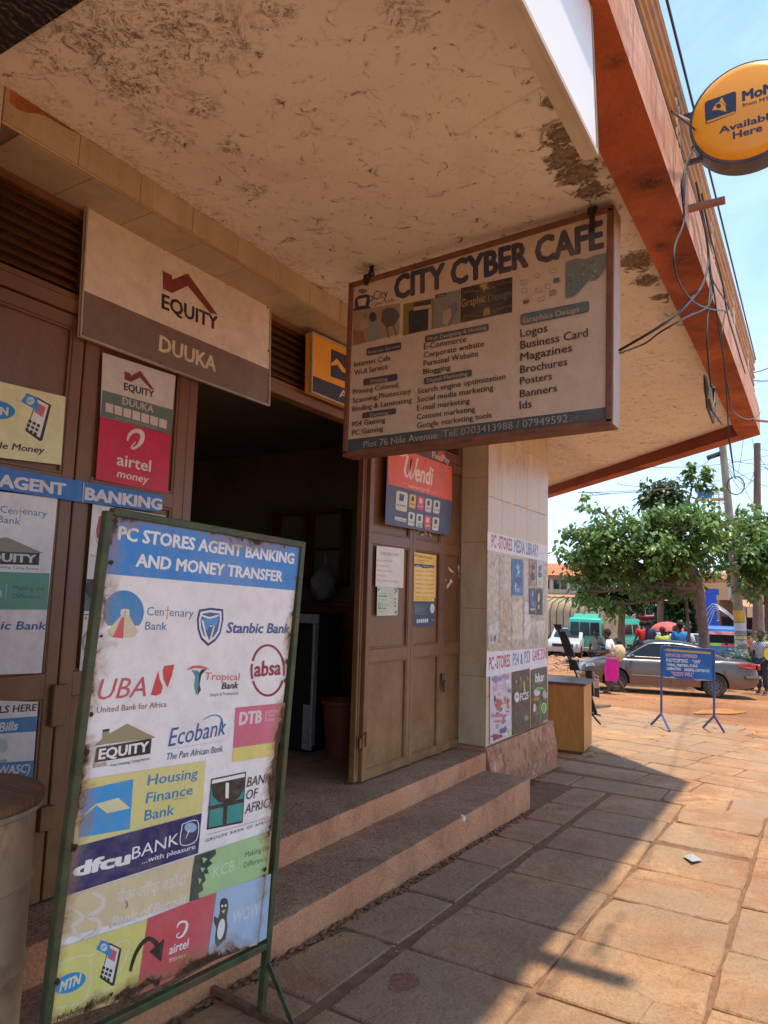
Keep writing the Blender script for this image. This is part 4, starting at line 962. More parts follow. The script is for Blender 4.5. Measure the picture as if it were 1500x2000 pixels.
for t, x1, y in (('Juice, Mutton & Nugget', 355, 345), ('Cocktail Juice', 290, 418), ('Mixer Snacks Box', 340, 492), ('Snacks Max', 265, 565)):
    b.text(t, (140, y), (x1, y+12), 26, RD); b.ell('bullet', 128, y-16, 5, 8, NAVY, n=8)
b.text('Crisps, Cassava Chips & G.Nuts', (120, 632), (440, 662), 26, RD)
b = Board('paper_notice', 'small greenish-white instruction sheet with torn corner, under the snack list', 'poster', ('X', -2.8675), [(130, 718), (400, 735), (438, 770), (420, 1138), (120, 1148)], zs_, .0015, (.55, .58, .48), wear=dict(dust=(.4, .3, .25, .1), specks=.1, bump=.45))
GN = (.10, .20, .07)
for p in ([(135, 745), (180, 745), (138, 790)], [(375, 740), (425, 770), (418, 800), (370, 762)], [(412, 1060), (410, 1108), (365, 1108)], [(290, 975), (275, 975), (293, 1000)]): b.poly('corner_mark', p, GN)
b.text('PC STORES', (172, 828), (250, 830), 18, GN, .01); b.poly('band', [(152, 846), (272, 846), (270, 870), (152, 868)], GN); b.text('INTERNET CAFE', (156, 864), (268, 866), 14, (.55, .58, .48))
for k in range(3): b.stroke('arrow', [(158+k*46, 905), (158+k*46, 935)], 5, GN); b.ell('dot', 158+k*46, 902, 7, 8, GN, n=8); b.ell('dot', 386, (800, 898, 950)[k], 12, 14, GN, n=9)
b.rrect('phone_icon', [(143, 955), (180, 957), (180, 1048), (142, 1046)], GN, .12); b.poly('phone_screen', [(152, 968), (172, 970), (171, 1030), (151, 1028)], (.5, .55, .45)); b.ell('dot', 386, 1003, 12, 14, GN, n=9)
for y in (792, 826, 858, 890, 948, 1000): b.stroke('line', [(292, y), (362, y+2)], 3, (.35, .40, .32))
for y in (972, 995): b.stroke('line', [(195, y), (262, y+2)], 5, GN)
b.poly('line', [(192, 1026), (252, 1027), (252, 1042), (192, 1041)], GN); b.stroke('line', [(148, 1080), (200, 1082)], 6, (.2, .35, .12))
b = Board('poster', 'yellow and navy mobile money rates poster on the middle right-hand door leaf', 'poster', ('X', -2.8685), [(668, 212), (990, 262), (980, 885), (962, 885), (958, 1292), (655, 1308)], zs_, .0015, (.82, .50, .08), wear=dict(dust=(.4, .25, .12, .15), specks=.1))
b.poly('navy_field', [(660, 930), (961, 935), (958, 1292), (655, 1308)], (.025, .05, .10)); b.text('MTN Mobile Money Rates', (672, 272), (932, 318), 28, BLACK, .02)
for y in (325, 350): b.stroke('line', [(680, y), (880 if y < 340 else 820, y+20)], 6, (.25, .15, .03))
b.poly('header_box', [(668, 378), (962, 408), (962, 448), (880, 440), (878, 482), (778, 470), (778, 428), (668, 420)], (.03, .05, .09))
for x in (700, 800, 845, 915): b.stroke('line', [(x, 405+(x-668)*.1), (x+36, 408+(x-668)*.1)], 7, (.45, .48, .5))
for r in range(14):
    y = 450+r*31.5
    b.polys('figures', [[(x, y+(x-690)*.045), (x+w, y+2+(x-690)*.045), (x+w, y+10+(x-690)*.045), (x, y+8+(x-690)*.045)] for x, w in ((695, 17), (728, 22), (845, 14), (900, 14), (930, 12))+(((790, 10),) if r % 3 == 1 else ())], (.16, .10, .03))
    if r % 2 == 0: b.poly('row_tint', [(672, y-10), (958, y+6), (958, y+36), (672, y+20)], (.84, .58, .20)); 
for x in (680, 800): b.stroke('line', [(x, 900), (x+(60 if x < 700 else 120), 902)], 4, (.3, .18, .04))
for k in range(9): b.stroke('line', [(668, 985+k*16.5), (668+(205, 60, 200, 150, 160, 100, 165, 60, 180)[k], 986+k*16.5)], 3.5, (.30, .38, .45))
b.ell('badge', 928, 1038, 32, 72, (.60, .64, .66))
for k in range(6): b.ell('number_bubble', 710+k*29, 1224-k*2, 13, 32, (.60, .64, .66), n=14)
b.text('MoMo', (916, 1215), (957, 1213), 18, (.75, .6, .2), .01)
torn = (.62, .54, .45)
bt = Board('paper_remnants', 'torn white paper scraps stuck to the last of the right-hand door leaves', 'paper scraps', ('X', -2.8915), [(1120, 320), (1400, 350), (1395, 800), (1115, 790)], zs_, 0, torn, wear=dict(dust=(.5, .35, .25, .2), specks=.1))
for p in ([(1160, 425), (1185, 445), (1225, 480), (1270, 535), (1230, 508), (1200, 505), (1175, 470)], [(1305, 408), (1332, 412), (1335, 480), (1325, 525), (1312, 490)], [(1372, 365), (1378, 415), (1366, 410)], [(1318, 545), (1350, 550), (1340, 585), (1318, 592)], [(1190, 610), (1215, 612), (1232, 660), (1200, 672), (1160, 745), (1138, 735), (1150, 690), (1185, 655)], [(1125, 605), (1140, 612), (1135, 645), (1126, 640)], [(1360, 715), (1388, 725), (1386, 798), (1372, 780)]): bt.poly('scrap', p, torn)
bt = Board('paper_remnants', 'torn white paper scraps just below the curled red and navy poster', 'paper scraps', ('X', -2.888), [(660, 1600), (980, 1600), (980, 1800), (660, 1800)], zw, 0, torn, wear=dict(specks=.1))
for p in ([(680, 1690), (720, 1655), (800, 1650), (720, 1672), (690, 1702)], [(760, 1738), (800, 1705), (830, 1730), (790, 1745)], [(820, 1665), (860, 1680), (890, 1720), (860, 1735), (835, 1700)], [(920, 1690), (945, 1700), (960, 1770), (930, 1745)]): bt.poly('scrap', p, torn)
# ================================================================== PILLAR BANNERS AND POSTERS
zp = (930, 1020, 4.4444)
PWd = dict(dust=(.45, .33, .25, .2), specks=.2)
LIL = (.72, .68, .71)
b = Board('banner', 'white PC-STORES MEDIA LIBRARY banner, upper of the two on the tiled pillar', 'banner', ('X', -2.594), [(100, 78), (617, 205), (617, 345), (98, 242)], zp, .002, LIL, wear=PWd)
b.text('PC -STORES', (133, 214), (313, 250), 108, (.42, .05, .08), .03); b.text('MEDIA LIBRARY', (330, 256), (540, 300), 108, (.10, .16, .40), .03); b.stroke('crease', [(540, 272), (605, 265)], 2, (.2, .15, .12))
b = Board('banner', 'white PC-STORES PS4 and PS3 GAME ZONE banner, lower of the two on the pillar', 'banner', ('X', -2.594), [(95, 1125), (607, 1090), (625, 1260), (85, 1345)], zp, .002, LIL, wear=PWd)
b.text('PC -STORES', (110, 1283), (294, 1248), 108, (.42, .05, .08), .03); b.text('PS4', (317, 1245), (370, 1236), 104, (.12, .18, .38), .02); b.text('&', (384, 1232), (405, 1228), 90, (.10, .07, .07), .02); b.text('PS3', (418, 1225), (466, 1216), 100, (.12, .18, .38), .02); b.text('GAME ZONE', (488, 1205), (620, 1178), 92, (.42, .05, .08), .02)
# residue of old posters
b = Board('paper_remnants', 'beige peeled paper residue covering the pillar between its two banners', 'paper scraps', ('X', -2.5965), [(98, 246), (612, 348), (608, 1088), (92, 1120)], zp, 0, (.46, .38, .28), wear=dict(dust=(.62, .55, .47, .9), specks=.4, nscale=16, var=.3, bump=.5))
def ragged(pts, j):
    out = []
    for i in range(len(pts)):
        a, c_ = pts[i], pts[(i+1) % len(pts)]; n = max(2, int(math.dist(a, c_)/22))
        for k in range(n): t = k/n; out.append((a[0]+(c_[0]-a[0])*t+rnd.uniform(-j, j), a[1]+(c_[1]-a[1])*t+rnd.uniform(-j, j)))
    return out
b.poly('residue', ragged([(102, 262), (612, 352), (608, 1080), (100, 1108)], 3), (.43, .365, .28))
for p, col, j in (([(105, 262), (200, 278), (196, 760), (104, 780)], (.50, .42, .32), 9), ([(210, 600), (300, 610), (296, 1090), (206, 1095)], (.45, .33, .22), 9), ([(320, 700), (400, 668), (402, 1020), (318, 1010)], (.60, .49, .36), 7), ([(420, 690), (470, 710), (478, 900), (450, 1025), (414, 1020)], (.66, .60, .52), 7), ([(488, 860), (600, 850), (590, 1000), (560, 940), (548, 1000), (520, 900), (500, 960)], (.60, .54, .46), 6),
    ([(108, 900), (200, 860), (196, 990), (150, 1060), (112, 1050)], (.58, .53, .47), 6), ([(240, 300), (300, 310), (298, 640), (238, 600)], (.53, .44, .33), 9), ([(412, 330), (455, 340), (450, 640), (412, 650)], (.55, .48, .38), 7), ([(122, 980), (134, 962), (140, 1040), (126, 1030)], (.06, .06, .10), 3), ([(150, 985), (176, 975), (172, 1040), (148, 1035)], (.12, .12, .16), 4), ([(414, 835), (424, 835), (424, 868), (414, 866)], (.05, .07, .16), 2), ([(478, 815), (502, 818), (494, 832), (480, 826)], BLACK, 2)):
    b.poly('residue', ragged(p, j), col)
for k in range(26):
    x, y = rnd.uniform(110, 600), rnd.uniform(290, 1060); s_ = rnd.uniform(6, 22)
    if 300 < x < 590 and y < 800: continue
    b.poly('residue', ragged([(x, y), (x+s_, y+3), (x+s_*.8, y+s_*2), (x-3, y+s_*1.6)], 3), rnd.choice([(.62, .56, .48), (.36, .28, .20), (.55, .44, .32)]))
for k in (205, 308, 410, 515): b.stroke('tile_seam', [(k, 285+(k-100)*.19), (k-1, 1098)], 2, (.28, .21, .15))
def figure_art(B, c4, bgc, blobs):
    arts(B, c4, bgc)
    for (u, v, ru, rv, col) in blobs:
        c_ = quad_lerp(c4, u, v); rx = abs(c4[1][0]-c4[0][0])*ru; ry = abs(c4[3][1]-c4[0][1])*rv
        B.poly('artwork', [(c_[0]+rx*rnd.uniform(.55, 1.1)*math.cos(a_), c_[1]+ry*rnd.uniform(.55, 1.1)*math.sin(a_)) for a_ in np.linspace(0, 6.283, 15)[:-1]], col)
def arts(B, c4, bgc):
    # busy generic print: many small ragged patches in shades around the sheet's own colour
    for k in range(34):
        u, v = rnd.uniform(.08, .92), rnd.uniform(.05, .95); c_ = quad_lerp(c4, u, v); w = abs(c4[1][0]-c4[0][0])*rnd.uniform(.04, .16); hgt = abs(c4[3][1]-c4[0][1])*rnd.uniform(.01, .06)
        f_ = rnd.choice((.35, .6, 1.5, 2.2)); tint = rnd.choice(((1, 1, 1), (1.5, .8, .6), (.7, .9, 1.4))); col = tuple(round(min(.7, bgc[i]*f_*tint[i]+.01), 2) for i in range(3))
        B.poly('artwork', [(c_[0]+w*rnd.uniform(.4, 1)*math.cos(a_), c_[1]+hgt*rnd.uniform(.4, 1)*math.sin(a_)) for a_ in np.linspace(rnd.uniform(0, 1), 7, 8)[:-1]], col)
def art_poster(label, c4, bgc, blobs, plane=-2.592):
    B = Board('poster', label, 'poster', ('X', plane), c4, zp, .0012, bgc, wear=dict(dust=(.5, .45, .4, .2), specks=.3, bump=.45)); figure_art(B, c4, bgc, blobs); return B
p4 = [(312, 300), (405, 318), (404, 636), (310, 634)]
art_poster('blue film poster beneath the words MEDIA LIBRARY on the pillar', [(310, 315), (406, 325), (404, 636), (310, 634)], (.03, .13, .33), [(.5, .22, .2, .09, (.30, .45, .62)), (.45, .45, .3, .12, (.08, .25, .48)), (.55, .6, .35, .1, (.02, .05, .14)), (.5, .85, .25, .08, (.20, .35, .50)), (.3, .75, .1, .1, (.5, .6, .68)), (.6, .35, .12, .06, (.5, .6, .68)), (.5, .1, .1, .04, (.35, .15, .10))])
GS = 'four small film posters on the pillar'
for lab, c4, bc, bl in (('red and black small poster, upper left of the four on the pillar', [(462, 318), (520, 322), (519, 556), (460, 558)], (.42, .20, .15), [(.5, .3, .3, .12, (.08, .03, .03)), (.5, .65, .42, .2, (.03, .02, .025)), (.45, .85, .3, .1, (.30, .28, .28))]),
    ('white small poster with blue figure, upper right of the four on the pillar', [(526, 325), (582, 330), (580, 565), (526, 562)], (.55, .54, .50), [(.5, .3, .25, .13, (.05, .09, .25)), (.5, .55, .35, .13, (.05, .10, .28)), (.4, .42, .15, .08, (.1, .15, .3)), (.5, .9, .12, .02, (.2, .2, .2))]),
    ('dark blue small poster, lower left of the four on the pillar', [(460, 570), (520, 573), (519, 803), (460, 800)], (.04, .07, .18), [(.5, .2, .15, .12, (.35, .40, .55)), (.5, .6, .4, .12, (.10, .16, .32)), (.5, .8, .45, .05, (.45, .48, .52)), (.5, .93, .4, .05, (.02, .02, .03))]),
    ('black and white small poster, lower right of the four on the pillar', [(527, 575), (578, 577), (576, 806), (526, 803)], (.03, .03, .035), [(.3, .35, .25, .2, (.50, .47, .45)), (.3, .7, .2, .12, (.42, .40, .40)), (.75, .5, .15, .3, (.02, .02, .02))])):
    B = art_poster(lab, c4, bc, bl); B.root['group'] = GS
c4 = [(120, 1338), (306, 1302), (308, 1853), (120, 1925)]
B = art_poster('pink and white game poster with red car, leftmost of three under GAME ZONE banner', c4, (.62, .50, .52), [(.3, .06, .3, .05, (.25, .20, .45)), (.7, .05, .28, .05, (.45, .25, .35)), (.5, .2, .45, .06, (.55, .35, .42)), (.22, .35, .06, .06, (.05, .04, .05)), (.35, .45, .12, .09, (.48, .09, .06)), (.5, .42, .08, .07, (.42, .15, .08)), (.7, .40, .06, .06, (.38, .2, .08)), (.82, .45, .06, .07, (.30, .10, .05)), (.5, .63, .4, .035, (.60, .12, .22)), (.35, .7, .3, .02, (.55, .15, .25)), (.3, .92, .3, .045, (.35, .04, .08)), (.55, .87, .14, .05, (.12, .10, .15)), (.7, .86, .08, .06, (.10, .09, .16)), (.2, .95, .06, .025, BLACK), (.5, .94, .06, .025, BLACK)])
for k in range(4): B.stroke('game_title', [(180-k*-3, 1385+k*28), (248, 1372+k*28), (246, 1392+k*28), (182, 1404+k*28)], 5, (.65, .60, .70))
B.ell('badge', 294, 1828, 12, 18, (.75, .65, .05))
c4 = [(308, 1302), (465, 1268), (472, 1790), (310, 1852)]
B = art_poster('dark FC25 football game poster, middle of the three under the GAME ZONE banner', c4, (.045, .04, .03), [(.25, .17, .07, .05, (.30, .22, .08)), (.25, .26, .12, .08, (.09, .08, .05)), (.48, .14, .07, .05, (.25, .2, .09)), (.48, .24, .11, .08, (.08, .08, .04)), (.68, .2, .06, .05, (.28, .22, .1)), (.68, .3, .09, .12, (.30, .40, .06)), (.85, .16, .06, .05, (.25, .18, .08)), (.85, .26, .1, .08, (.07, .07, .05)), (.4, .7, .4, .05, (.03, .07, .07)), (.78, .8, .14, .05, (.32, .22, .13)), (.2, .45, .15, .12, (.02, .04, .04))])
B.ell('badge', 352, 1518, 22, 45, (.66, .64, .60)); B.lay += 1; B.text('EA', (340, 1525), (366, 1520), 20, BLACK, .02); B.text('FC25', (378, 1550), (452, 1530), 62, (.70, .68, .64), .04, .1)
c4 = [(484, 1278), (614, 1250), (622, 1722), (486, 1790)]
B = art_poster('dark green racing game poster, rightmost of the three under the GAME ZONE banner', c4, (.06, .07, .05), [(.5, .2, .45, .1, (.10, .16, .12)), (.5, .36, .35, .03, (.12, .42, .10)), (.3, .42, .28, .06, (.55, .53, .50)), (.8, .5, .22, .08, (.35, .38, .35)), (.25, .52, .22, .05, (.50, .14, .04)), (.2, .68, .16, .07, (.48, .05, .04)), (.78, .72, .17, .1, (.10, .38, .07)), (.5, .75, .04, .3, (.16, .30, .06)), (.3, .9, .3, .06, (.05, .04, .04))])
B.text('blur', (510, 1390), (590, 1374), 74, (.66, .70, .66), .03); B.ring('badge', 586, 1612, 22, 45, 6, (.55, .75, .45)); B.poly('badge', [(494, 1580), (515, 1575), (515, 1640), (494, 1648)], (.6, .5, .48)); B.stroke('line', [(578, 1730), (615, 1715)], 6, (.6, .6, .55))
# ================================================================== WHITE LIGHT BOX AND ROUND SIGN
wmat = M('white_sign_face', (.84, .82, .76), .35, var=.03, scale=2); wfr = M('cream_sign_frame', (.52, .42, .32), .6, var=.12, scale=6, dirt=(.2, .12, .08))
XW = -.525; zb_ = 2.88
pe = PX(1165, 303, XW)
Rw = empty('light_box', (XW, pe.y, pe.z), 0, 'blank white sign panel with beige underside hanging under the edge of the canopy', 'sign')
MB().prism([(0, 0, 0), (-.045, 0, 0), (-.045, -.06, ZB-pe.z-.003), (0, -.06, ZB-pe.z-.003)], (0, -3.2, 0)).build('box_frame', wfr, Rw)
MB().prism([(.003, -.012, .012), (.003, -.065, ZB-pe.z-.006), (.003, -3.1, ZB-pe.z-.006), (.003, -3.1, .012)], (-.002, 0, 0)).build('panel', wmat, Rw)
MB().bar((.002, .0, 0), (.002, -.06, ZB-pe.z-.004), .006, .008).build('edge_trim', metal_edge, Rw); MB().bar((.0, 0, .004), (.0, -3.1, .004), .012, .014).build('edge_trim', wfr, Rw)
zm = (1050, 0, 3.3333)
MC = Vector((-.205, 3.4, 3.803)); MR = .24
Rm = empty('round_sign', MC, 0, 'round orange mobile money sign with navy rim on brackets outside the balcony', 'sign')
nav = M('sign_navy', (.03, .045, .085), .45, var=.2, scale=12, dirt=(.3, .22, .15), damt=.5); org = M('sign_orange', (.83, .33, .012), .3, var=.04, scale=2)
MB().lathe([(MR, -.0), (MR+.006, .006), (MR+.006, .11), (MR, .116)], (0, 0, 0), 48, 'Y').build('rim', nav, Rm, True)
MB().lathe([(0.001, -.028), (MR*.80, -.026), (MR*.9, -.018), (MR*.965, -.004), (MR*.965, .0)], (0, 0, 0), 48, 'Y', False).build('face', org, Rm, True)
b = Board('p', 'x', 'y', ('Y', 3.4-.0275), [(1090, 590), (1295, 590), (1295, 810), (1090, 810)], zm, 0, NAVY)
mn = (.03, .04, .075)
b.wear = dict(dust=(.2, .1, .05, .05), specks=0, bump=0)
b.rrect('logo', [(1087, 664), (1293, 590), (1293, 736), (1093, 812)], mn, .14); b.rrect('logo', [(1098, 790), (1285, 724), (1284, 735), (1106, 801)], (.83, .33, .012), .3)
b.poly('logo', [(1135, 718), (1165, 672), (1190, 660), (1222, 690), (1228, 728), (1180, 715)], (.83, .33, .012)); b.poly('logo', [(1185, 655), (1200, 632), (1230, 690)], (.83, .33, .012)); b.ell('logo', 1178, 690, 17, 16, mn, n=16)
b.text('MoMo', (1332, 660), (1610, 575), 62, mn, .05); b.text('from MTN', (1333, 698), (1545, 640), 24, mn, .03)
b.text('Available', (1180, 872), (1560, 762), 42, mn, .03); b.text('Here', (1272, 906), (1465, 850), 46, mn, .03)
for ch in list(b.root.children):
    ch.parent = Rm; ch.matrix_parent_inverse = Matrix.Translation(-MC) @ Matrix.Translation(b.O) @ Matrix((b.U, b.V, b.N)).transposed().to_4x4()
bpy.data.objects.remove(b.root)
for z in (.10, -.14): MB().bar((-.275, .055, z), (-math.sqrt(MR**2-z*z)+.02, .055, z), .02, .02).build('bracket', nav, Rm)
MB().bar((-.33, -.06, .08), (-.20, .05, .03), .009, .009).bar((-.33, .055, .22), (-.33, .055, -.2), .014, .014).build('bracket', metal_edge, Rm)
# ================================================================== THE RUSTY STANDING BOARD
z5 = (80, 980, 2.885); z6 = (0, 1450, 2.5)
G0 = PG(505, 1990)
Ub = Vector((math.sin(math.radians(2.8)), math.cos(math.radians(2.8)), -.035)).normalized()
RW = dict(rust=.045, dust=(.42, .30, .20, .3), specks=.7, var=.08, rough=.38, fade=(.72, .66, .60, .12), bump=.15)
SHEETW = (.80, .76, .72)
b = Board('standing_board', 'tall rusty-edged metal board PC STORES AGENT BANKING AND MONEY TRANSFER standing on the pavement', 'sign board', ('G', G0, Ub, Vector((.03, .035, 1))), [(219, 1003), (586, 1068), (502, 1845), (90, 1994)], (0, 0, 1), .004, SHEETW, wear=RW, panel='sheet')
b.zoom = z5
SB = (.03, .22, .56)
b.poly('header', [(402, 70), (1458, 258), (1432, 500), (352, 405)], SB)
WT = (.80, .77, .71)
b.text('PC STORES AGENT BANKING', (430, 210), (1425, 350), 74, WT, .04); b.text('AND MONEY TRANSFER', (532, 362), (1360, 450), 70, WT, .04)
b.poly('centenary_logo', [(465+115*math.cos(math.radians(a)), 620+121*math.sin(math.radians(a))) for a in range(140, 401, 10)], (.03, .22, .45))
b.poly('centenary_logo', [(452, 640), (496, 640), (548, 735), (515, 765), (400, 765), (372, 728)], (.62, .55, .35)); b.poly('centenary_logo', [(453, 652), (470, 650), (462, 771), (404, 762)], (.60, .08, .10)); b.rrect('centenary_logo', [(450, 604), (498, 604), (498, 644), (446, 640)], (.66, .60, .44), .3); b.text('†', (462, 636), (482, 636), 24, (.5, .1, .1))
b.text('Cen', (595, 640), (690, 642), 48, (.08, .18, .33)); b.text('†', (695, 643), (725, 644), 56, (.70, .28, .08)); b.text('enary', (722, 644), (858, 650), 46, (.08, .18, .33)); b.text('Bank', (585, 722), (708, 722), 46, (.08, .18, .33), .01)
SHD = [(890, 608), (955, 597), (1026, 605), (1028, 665), (1012, 742), (982, 785), (940, 814), (900, 775), (882, 720), (878, 660)]
cs = (953, 690); sh = lambda k: [(cs[0]+(x-cs[0])*k, cs[1]+(y-cs[1])*k) for x, y in SHD]
b.poly('stanbic_logo', sh(1), (.015, .03, .14)); b.poly('stanbic_logo', sh(.86), WT); b.poly('stanbic_logo', sh(.72), (.03, .10, .26)); b.poly('stanbic_logo', [(915, 650), (960, 645), (1000, 655), (990, 700), (950, 690), (938, 730), (918, 700)], (.08, .28, .55)); b.stroke('stanbic_logo', [(905, 640), (950, 655), (1000, 640)], 10, WT); b.stroke('stanbic_logo', [(908, 665), (925, 740), (945, 790)], 10, WT); b.stroke('stanbic_logo', [(950, 700), (975, 700), (955, 770)], 8, WT)
b.text('Stanbic Bank', (1042, 738), (1400, 740), 58, (.02, .07, .26), .03, .12)
AB = (.30, .025, .06)
b.ring('absa_logo', 1277, 950, 98, 148, 12, AB, -52, 12); b.ring('absa_logo', 1277, 950, 98, 148, 13, AB, 25, 155); b.ring('absa_logo', 1277, 950, 98, 148, 13, AB, 160, 195); b.ring('absa_logo', 1277, 950, 98, 148, 13, AB, 202, 322)
b.text('absa', (1198, 985), (1350, 972), 84, AB, .03)
UR = (.62, .05, .06)
b.text('UBA', (315, 1117), (590, 1095), 116, (.55, .10, .10), .0, .2); b.poly('uba_logo', [(660, 952), (668, 1000), (685, 1040), (676, 1080), (650, 1092), (618, 1088)], UR); b.poly('uba_logo', [(750, 917), (738, 975), (712, 1048), (690, 1000), (685, 950), (695, 925)], UR)
b.text('United Bank for Africa', (312, 1190), (705, 1155), 34, (.32, .09, .08))
b.poly('tropical_logo', [(818, 948), (850, 925), (888, 921), (925, 930), (952, 946), (915, 940), (870, 938)], (.60, .12, .10)); b.poly('tropical_logo', [(848, 948), (885, 952), (900, 990), (884, 1050), (876, 1090), (862, 1040), (870, 985)], (.04, .27, .27)); b.poly('tropical_logo', [(905, 945), (932, 942), (902, 975), (893, 1030), (900, 1060), (880, 1092), (888, 1010), (890, 965)], BLACK)
b.text('Tropical', (920, 1003), (1115, 1006), 42, (.60, .14, .10), -.01); b.text('Bank', (1015, 1055), (1110, 1050), 36, BLACK, .03, .15); b.text('Simple & Professional', (950, 1097), (1110, 1085), 18, (.08, .20, .24))
b.poly('dtb_box', [(1095, 1160), (1375, 1132), (1345, 1350), (1082, 1388)], (.60, .13, .20)); b.poly('dtb_box', [(1082, 1388), (1345, 1350), (1305, 1432), (1074, 1468)], (.72, .62, .17))
b.text('DTB', (1112, 1257), (1241, 1242), 68, (.68, .58, .56), .05)
for k, t in enumerate(('DIAMOND', 'TRUST', 'BANK')): b.text(t, (1275, 1190+k*23), (1275+(72, 46, 42)[k], 1186+k*23), 15, (.68, .5, .5), .01)
b.stroke('divider', [(1268, 1178), (1264, 1238)], 2, WT)
b.poly('equity_roof', [(298, 1376), (345, 1335), (347, 1290), (383, 1284), (383, 1308), (485, 1250), (645, 1328), (612, 1334), (385, 1362)], (.30, .26, .14)); b.poly('equity_roof', [(347, 1284), (384, 1278), (384, 1290), (347, 1297)], BLACK)
b.poly('equity_plate', [(312, 1385), (622, 1333), (614, 1418), (298, 1470)], BLACK); b.text('EQUITY', (320, 1452), (602, 1404), 56, WT, .04)
b.text('Bank', (292, 1500), (372, 1486), 32, (.36, .30, .18), .01); b.text('• Your Listening, Caring Partner', (378, 1494), (612, 1452), 15, BLACK, .01)
b.text('Ecobank', (715, 1380), (1040, 1310), 100, (.02, .10, .27), .0, .2); b.stroke('ecobank_arc', [(915, 1228), (950, 1208), (985, 1202), (1010, 1215), (1022, 1250), (1020, 1290)], [2, 5, 6, 7, 8, 5], (.02, .12, .33)); b.stroke('divider', [(718, 1394), (1030, 1345)], 1.5, (.3, .4, .5)); b.text('The Pan African Bank', (705, 1455), (1022, 1407), 38, (.03, .07, .20), 0, .15)
b.zoom = z6
YEL = (.68, .60, .22)
b.poly('housing_field', [(400, 182), (1003, 88), (985, 342), (345, 512), (380, 300)], YEL); b.poly('housing_logo', [(402, 232), (650, 178), (632, 422), (380, 466)], (.03, .30, .60)); b.poly('housing_logo', [(385, 368), (465, 300), (575, 270), (634, 320), (520, 346), (470, 306), (388, 382)], (.70, .64, .36))
HB = (.03, .22, .42)
b.text('Housing', (716, 210), (962, 172), 50, HB, .02); b.text('Finance', (708, 298), (938, 252), 50, HB, .02); b.text('Bank', (700, 383), (848, 350), 50, HB, .02)
b.poly('boa_logo', [(1030, 178), (1200, 142), (1183, 392), (1008, 426)], BLACK); b.poly('boa_logo', [(1034, 184), (1194, 150), (1193, 168), (1032, 202)], WT); b.poly('boa_logo', [(1028, 222), (1192, 188), (1180, 382), (1016, 416)], (.02, .27, .24))
b.poly('boa_logo', [(1028, 214), (1193, 180), (1190, 225), (1165, 268), (1135, 292), (1105, 298), (1065, 290), (1038, 262)], BLACK); b.stroke('boa_logo', [(1108, 196), (1106, 272)], 16, WT); b.stroke('boa_logo', [(1016, 322), (1188, 282)], 18, BLACK); b.stroke('boa_logo', [(1100, 300), (1094, 400)], 20, BLACK)
b.text('BANK', (1203, 218), (1318, 192), 46, BLACK, 0, .12); b.text('OF', (1198, 280), (1255, 268), 46, BLACK, 0, .12); b.text('AFRICA', (1193, 350), (1336, 308), 46, BLACK, 0, .12); b.stroke('divider', [(1006, 452), (1325, 362)], 1.5, BLACK); b.text('GROUPE BANK OF AFRICA', (1002, 486), (1326, 386), 15, BLACK, 0, 0, 1.3)
b.poly('dfcu_field', [(335, 517), (983, 345), (965, 540), (308, 752)], (.012, .022, .11)); b.text('dfcu', (348, 657), (632, 588), 64, WT, .055); b.text('BANK', (640, 572), (868, 496), 58, WT, -.012); b.text('...with pleasure', (690, 592), (950, 518), 24, WT, .01)
b.stroke('dfcu_logo', [(888, 398), (962, 382), (955, 478), (880, 498), (888, 398)], 4, WT); b.ell('dfcu_logo', 928, 415, 30, 24, (.28, .45, .60), 0, 20); b.stroke('dfcu_logo', [(905, 470), (922, 425)], [2, 6], WT)
b.poly('baroda_field', [(308, 758), (942, 556), (920, 778), (290, 960)], (.66, .53, .30)); FD = (.70, .62, .52)
b.text('Bank of Baroda', (536, 905), (905, 780), 50, FD, .03, .15); b.text('बैंक ऑफ़ बड़ौदा', (565, 790), (905, 690), 56, FD, .02)
b.stroke('baroda_logo', [(450, 735), (500, 760), (485, 815), (430, 850), (480, 870), (470, 925), (400, 960)], [16, 22, 22, 20, 22, 20, 8], FD); b.stroke('baroda_logo', [(330, 800), (400, 850), (350, 900), (390, 950)], [8, 22, 20, 6], FD)
b.poly('kcb_field', [(950, 552), (1322, 430), (1302, 642), (922, 776)], (.36, .56, .25))
b.poly('kcb_lion', [(950, 552), (1050, 520), (1052, 545), (1020, 575), (1035, 590), (1008, 612), (1018, 640), (995, 640), (1002, 672), (985, 690), (990, 720), (965, 738), (970, 762), (922, 776), (930, 700), (935, 640)], (.01, .05, .045))
for p in ([(985, 560), (1010, 566), (990, 590)], [(975, 610), (998, 612), (985, 635)], [(965, 660), (982, 668), (970, 690)]): b.poly('kcb_lion', p, (.36, .56, .25))
b.text('KCB', (1035, 662), (1140, 626), 54, (.60, .66, .50), -.005); b.stroke('divider', [(1168, 540), (1164, 618)], 2, (.6, .6, .5)); b.text('Making the', (1192, 562), (1314, 520), 26, (.02, .10, .10)); b.text('Difference', (1186, 612), (1300, 574), 26, (.02, .10, .10))
b.poly('airtel_field', [(718, 858), (1050, 730), (1003, 1082), (662, 1236)], (.60, .085, .10)); b.stroke('airtel_logo', [(862, 905), (868, 885), (885, 874), (905, 876), (910, 893), (902, 920), (885, 945), (865, 952), (860, 940), (875, 925)], [4, 8, 10, 12, 13, 12, 9, 6, 5, 2], WT)
b.text('airtel', (820, 1035), (914, 1000), 44, WT, .02); b.text('money', (820, 1074), (905, 1045), 26, (.72, .60, .30), .02, .15)
b.poly('blue_field', [(1055, 726), (1320, 640), (1298, 956), (1005, 1080)], (.36, .50, .64)); b.text('WOW', (1128, 890), (1262, 838), 62, (.58, .60, .64), .02)
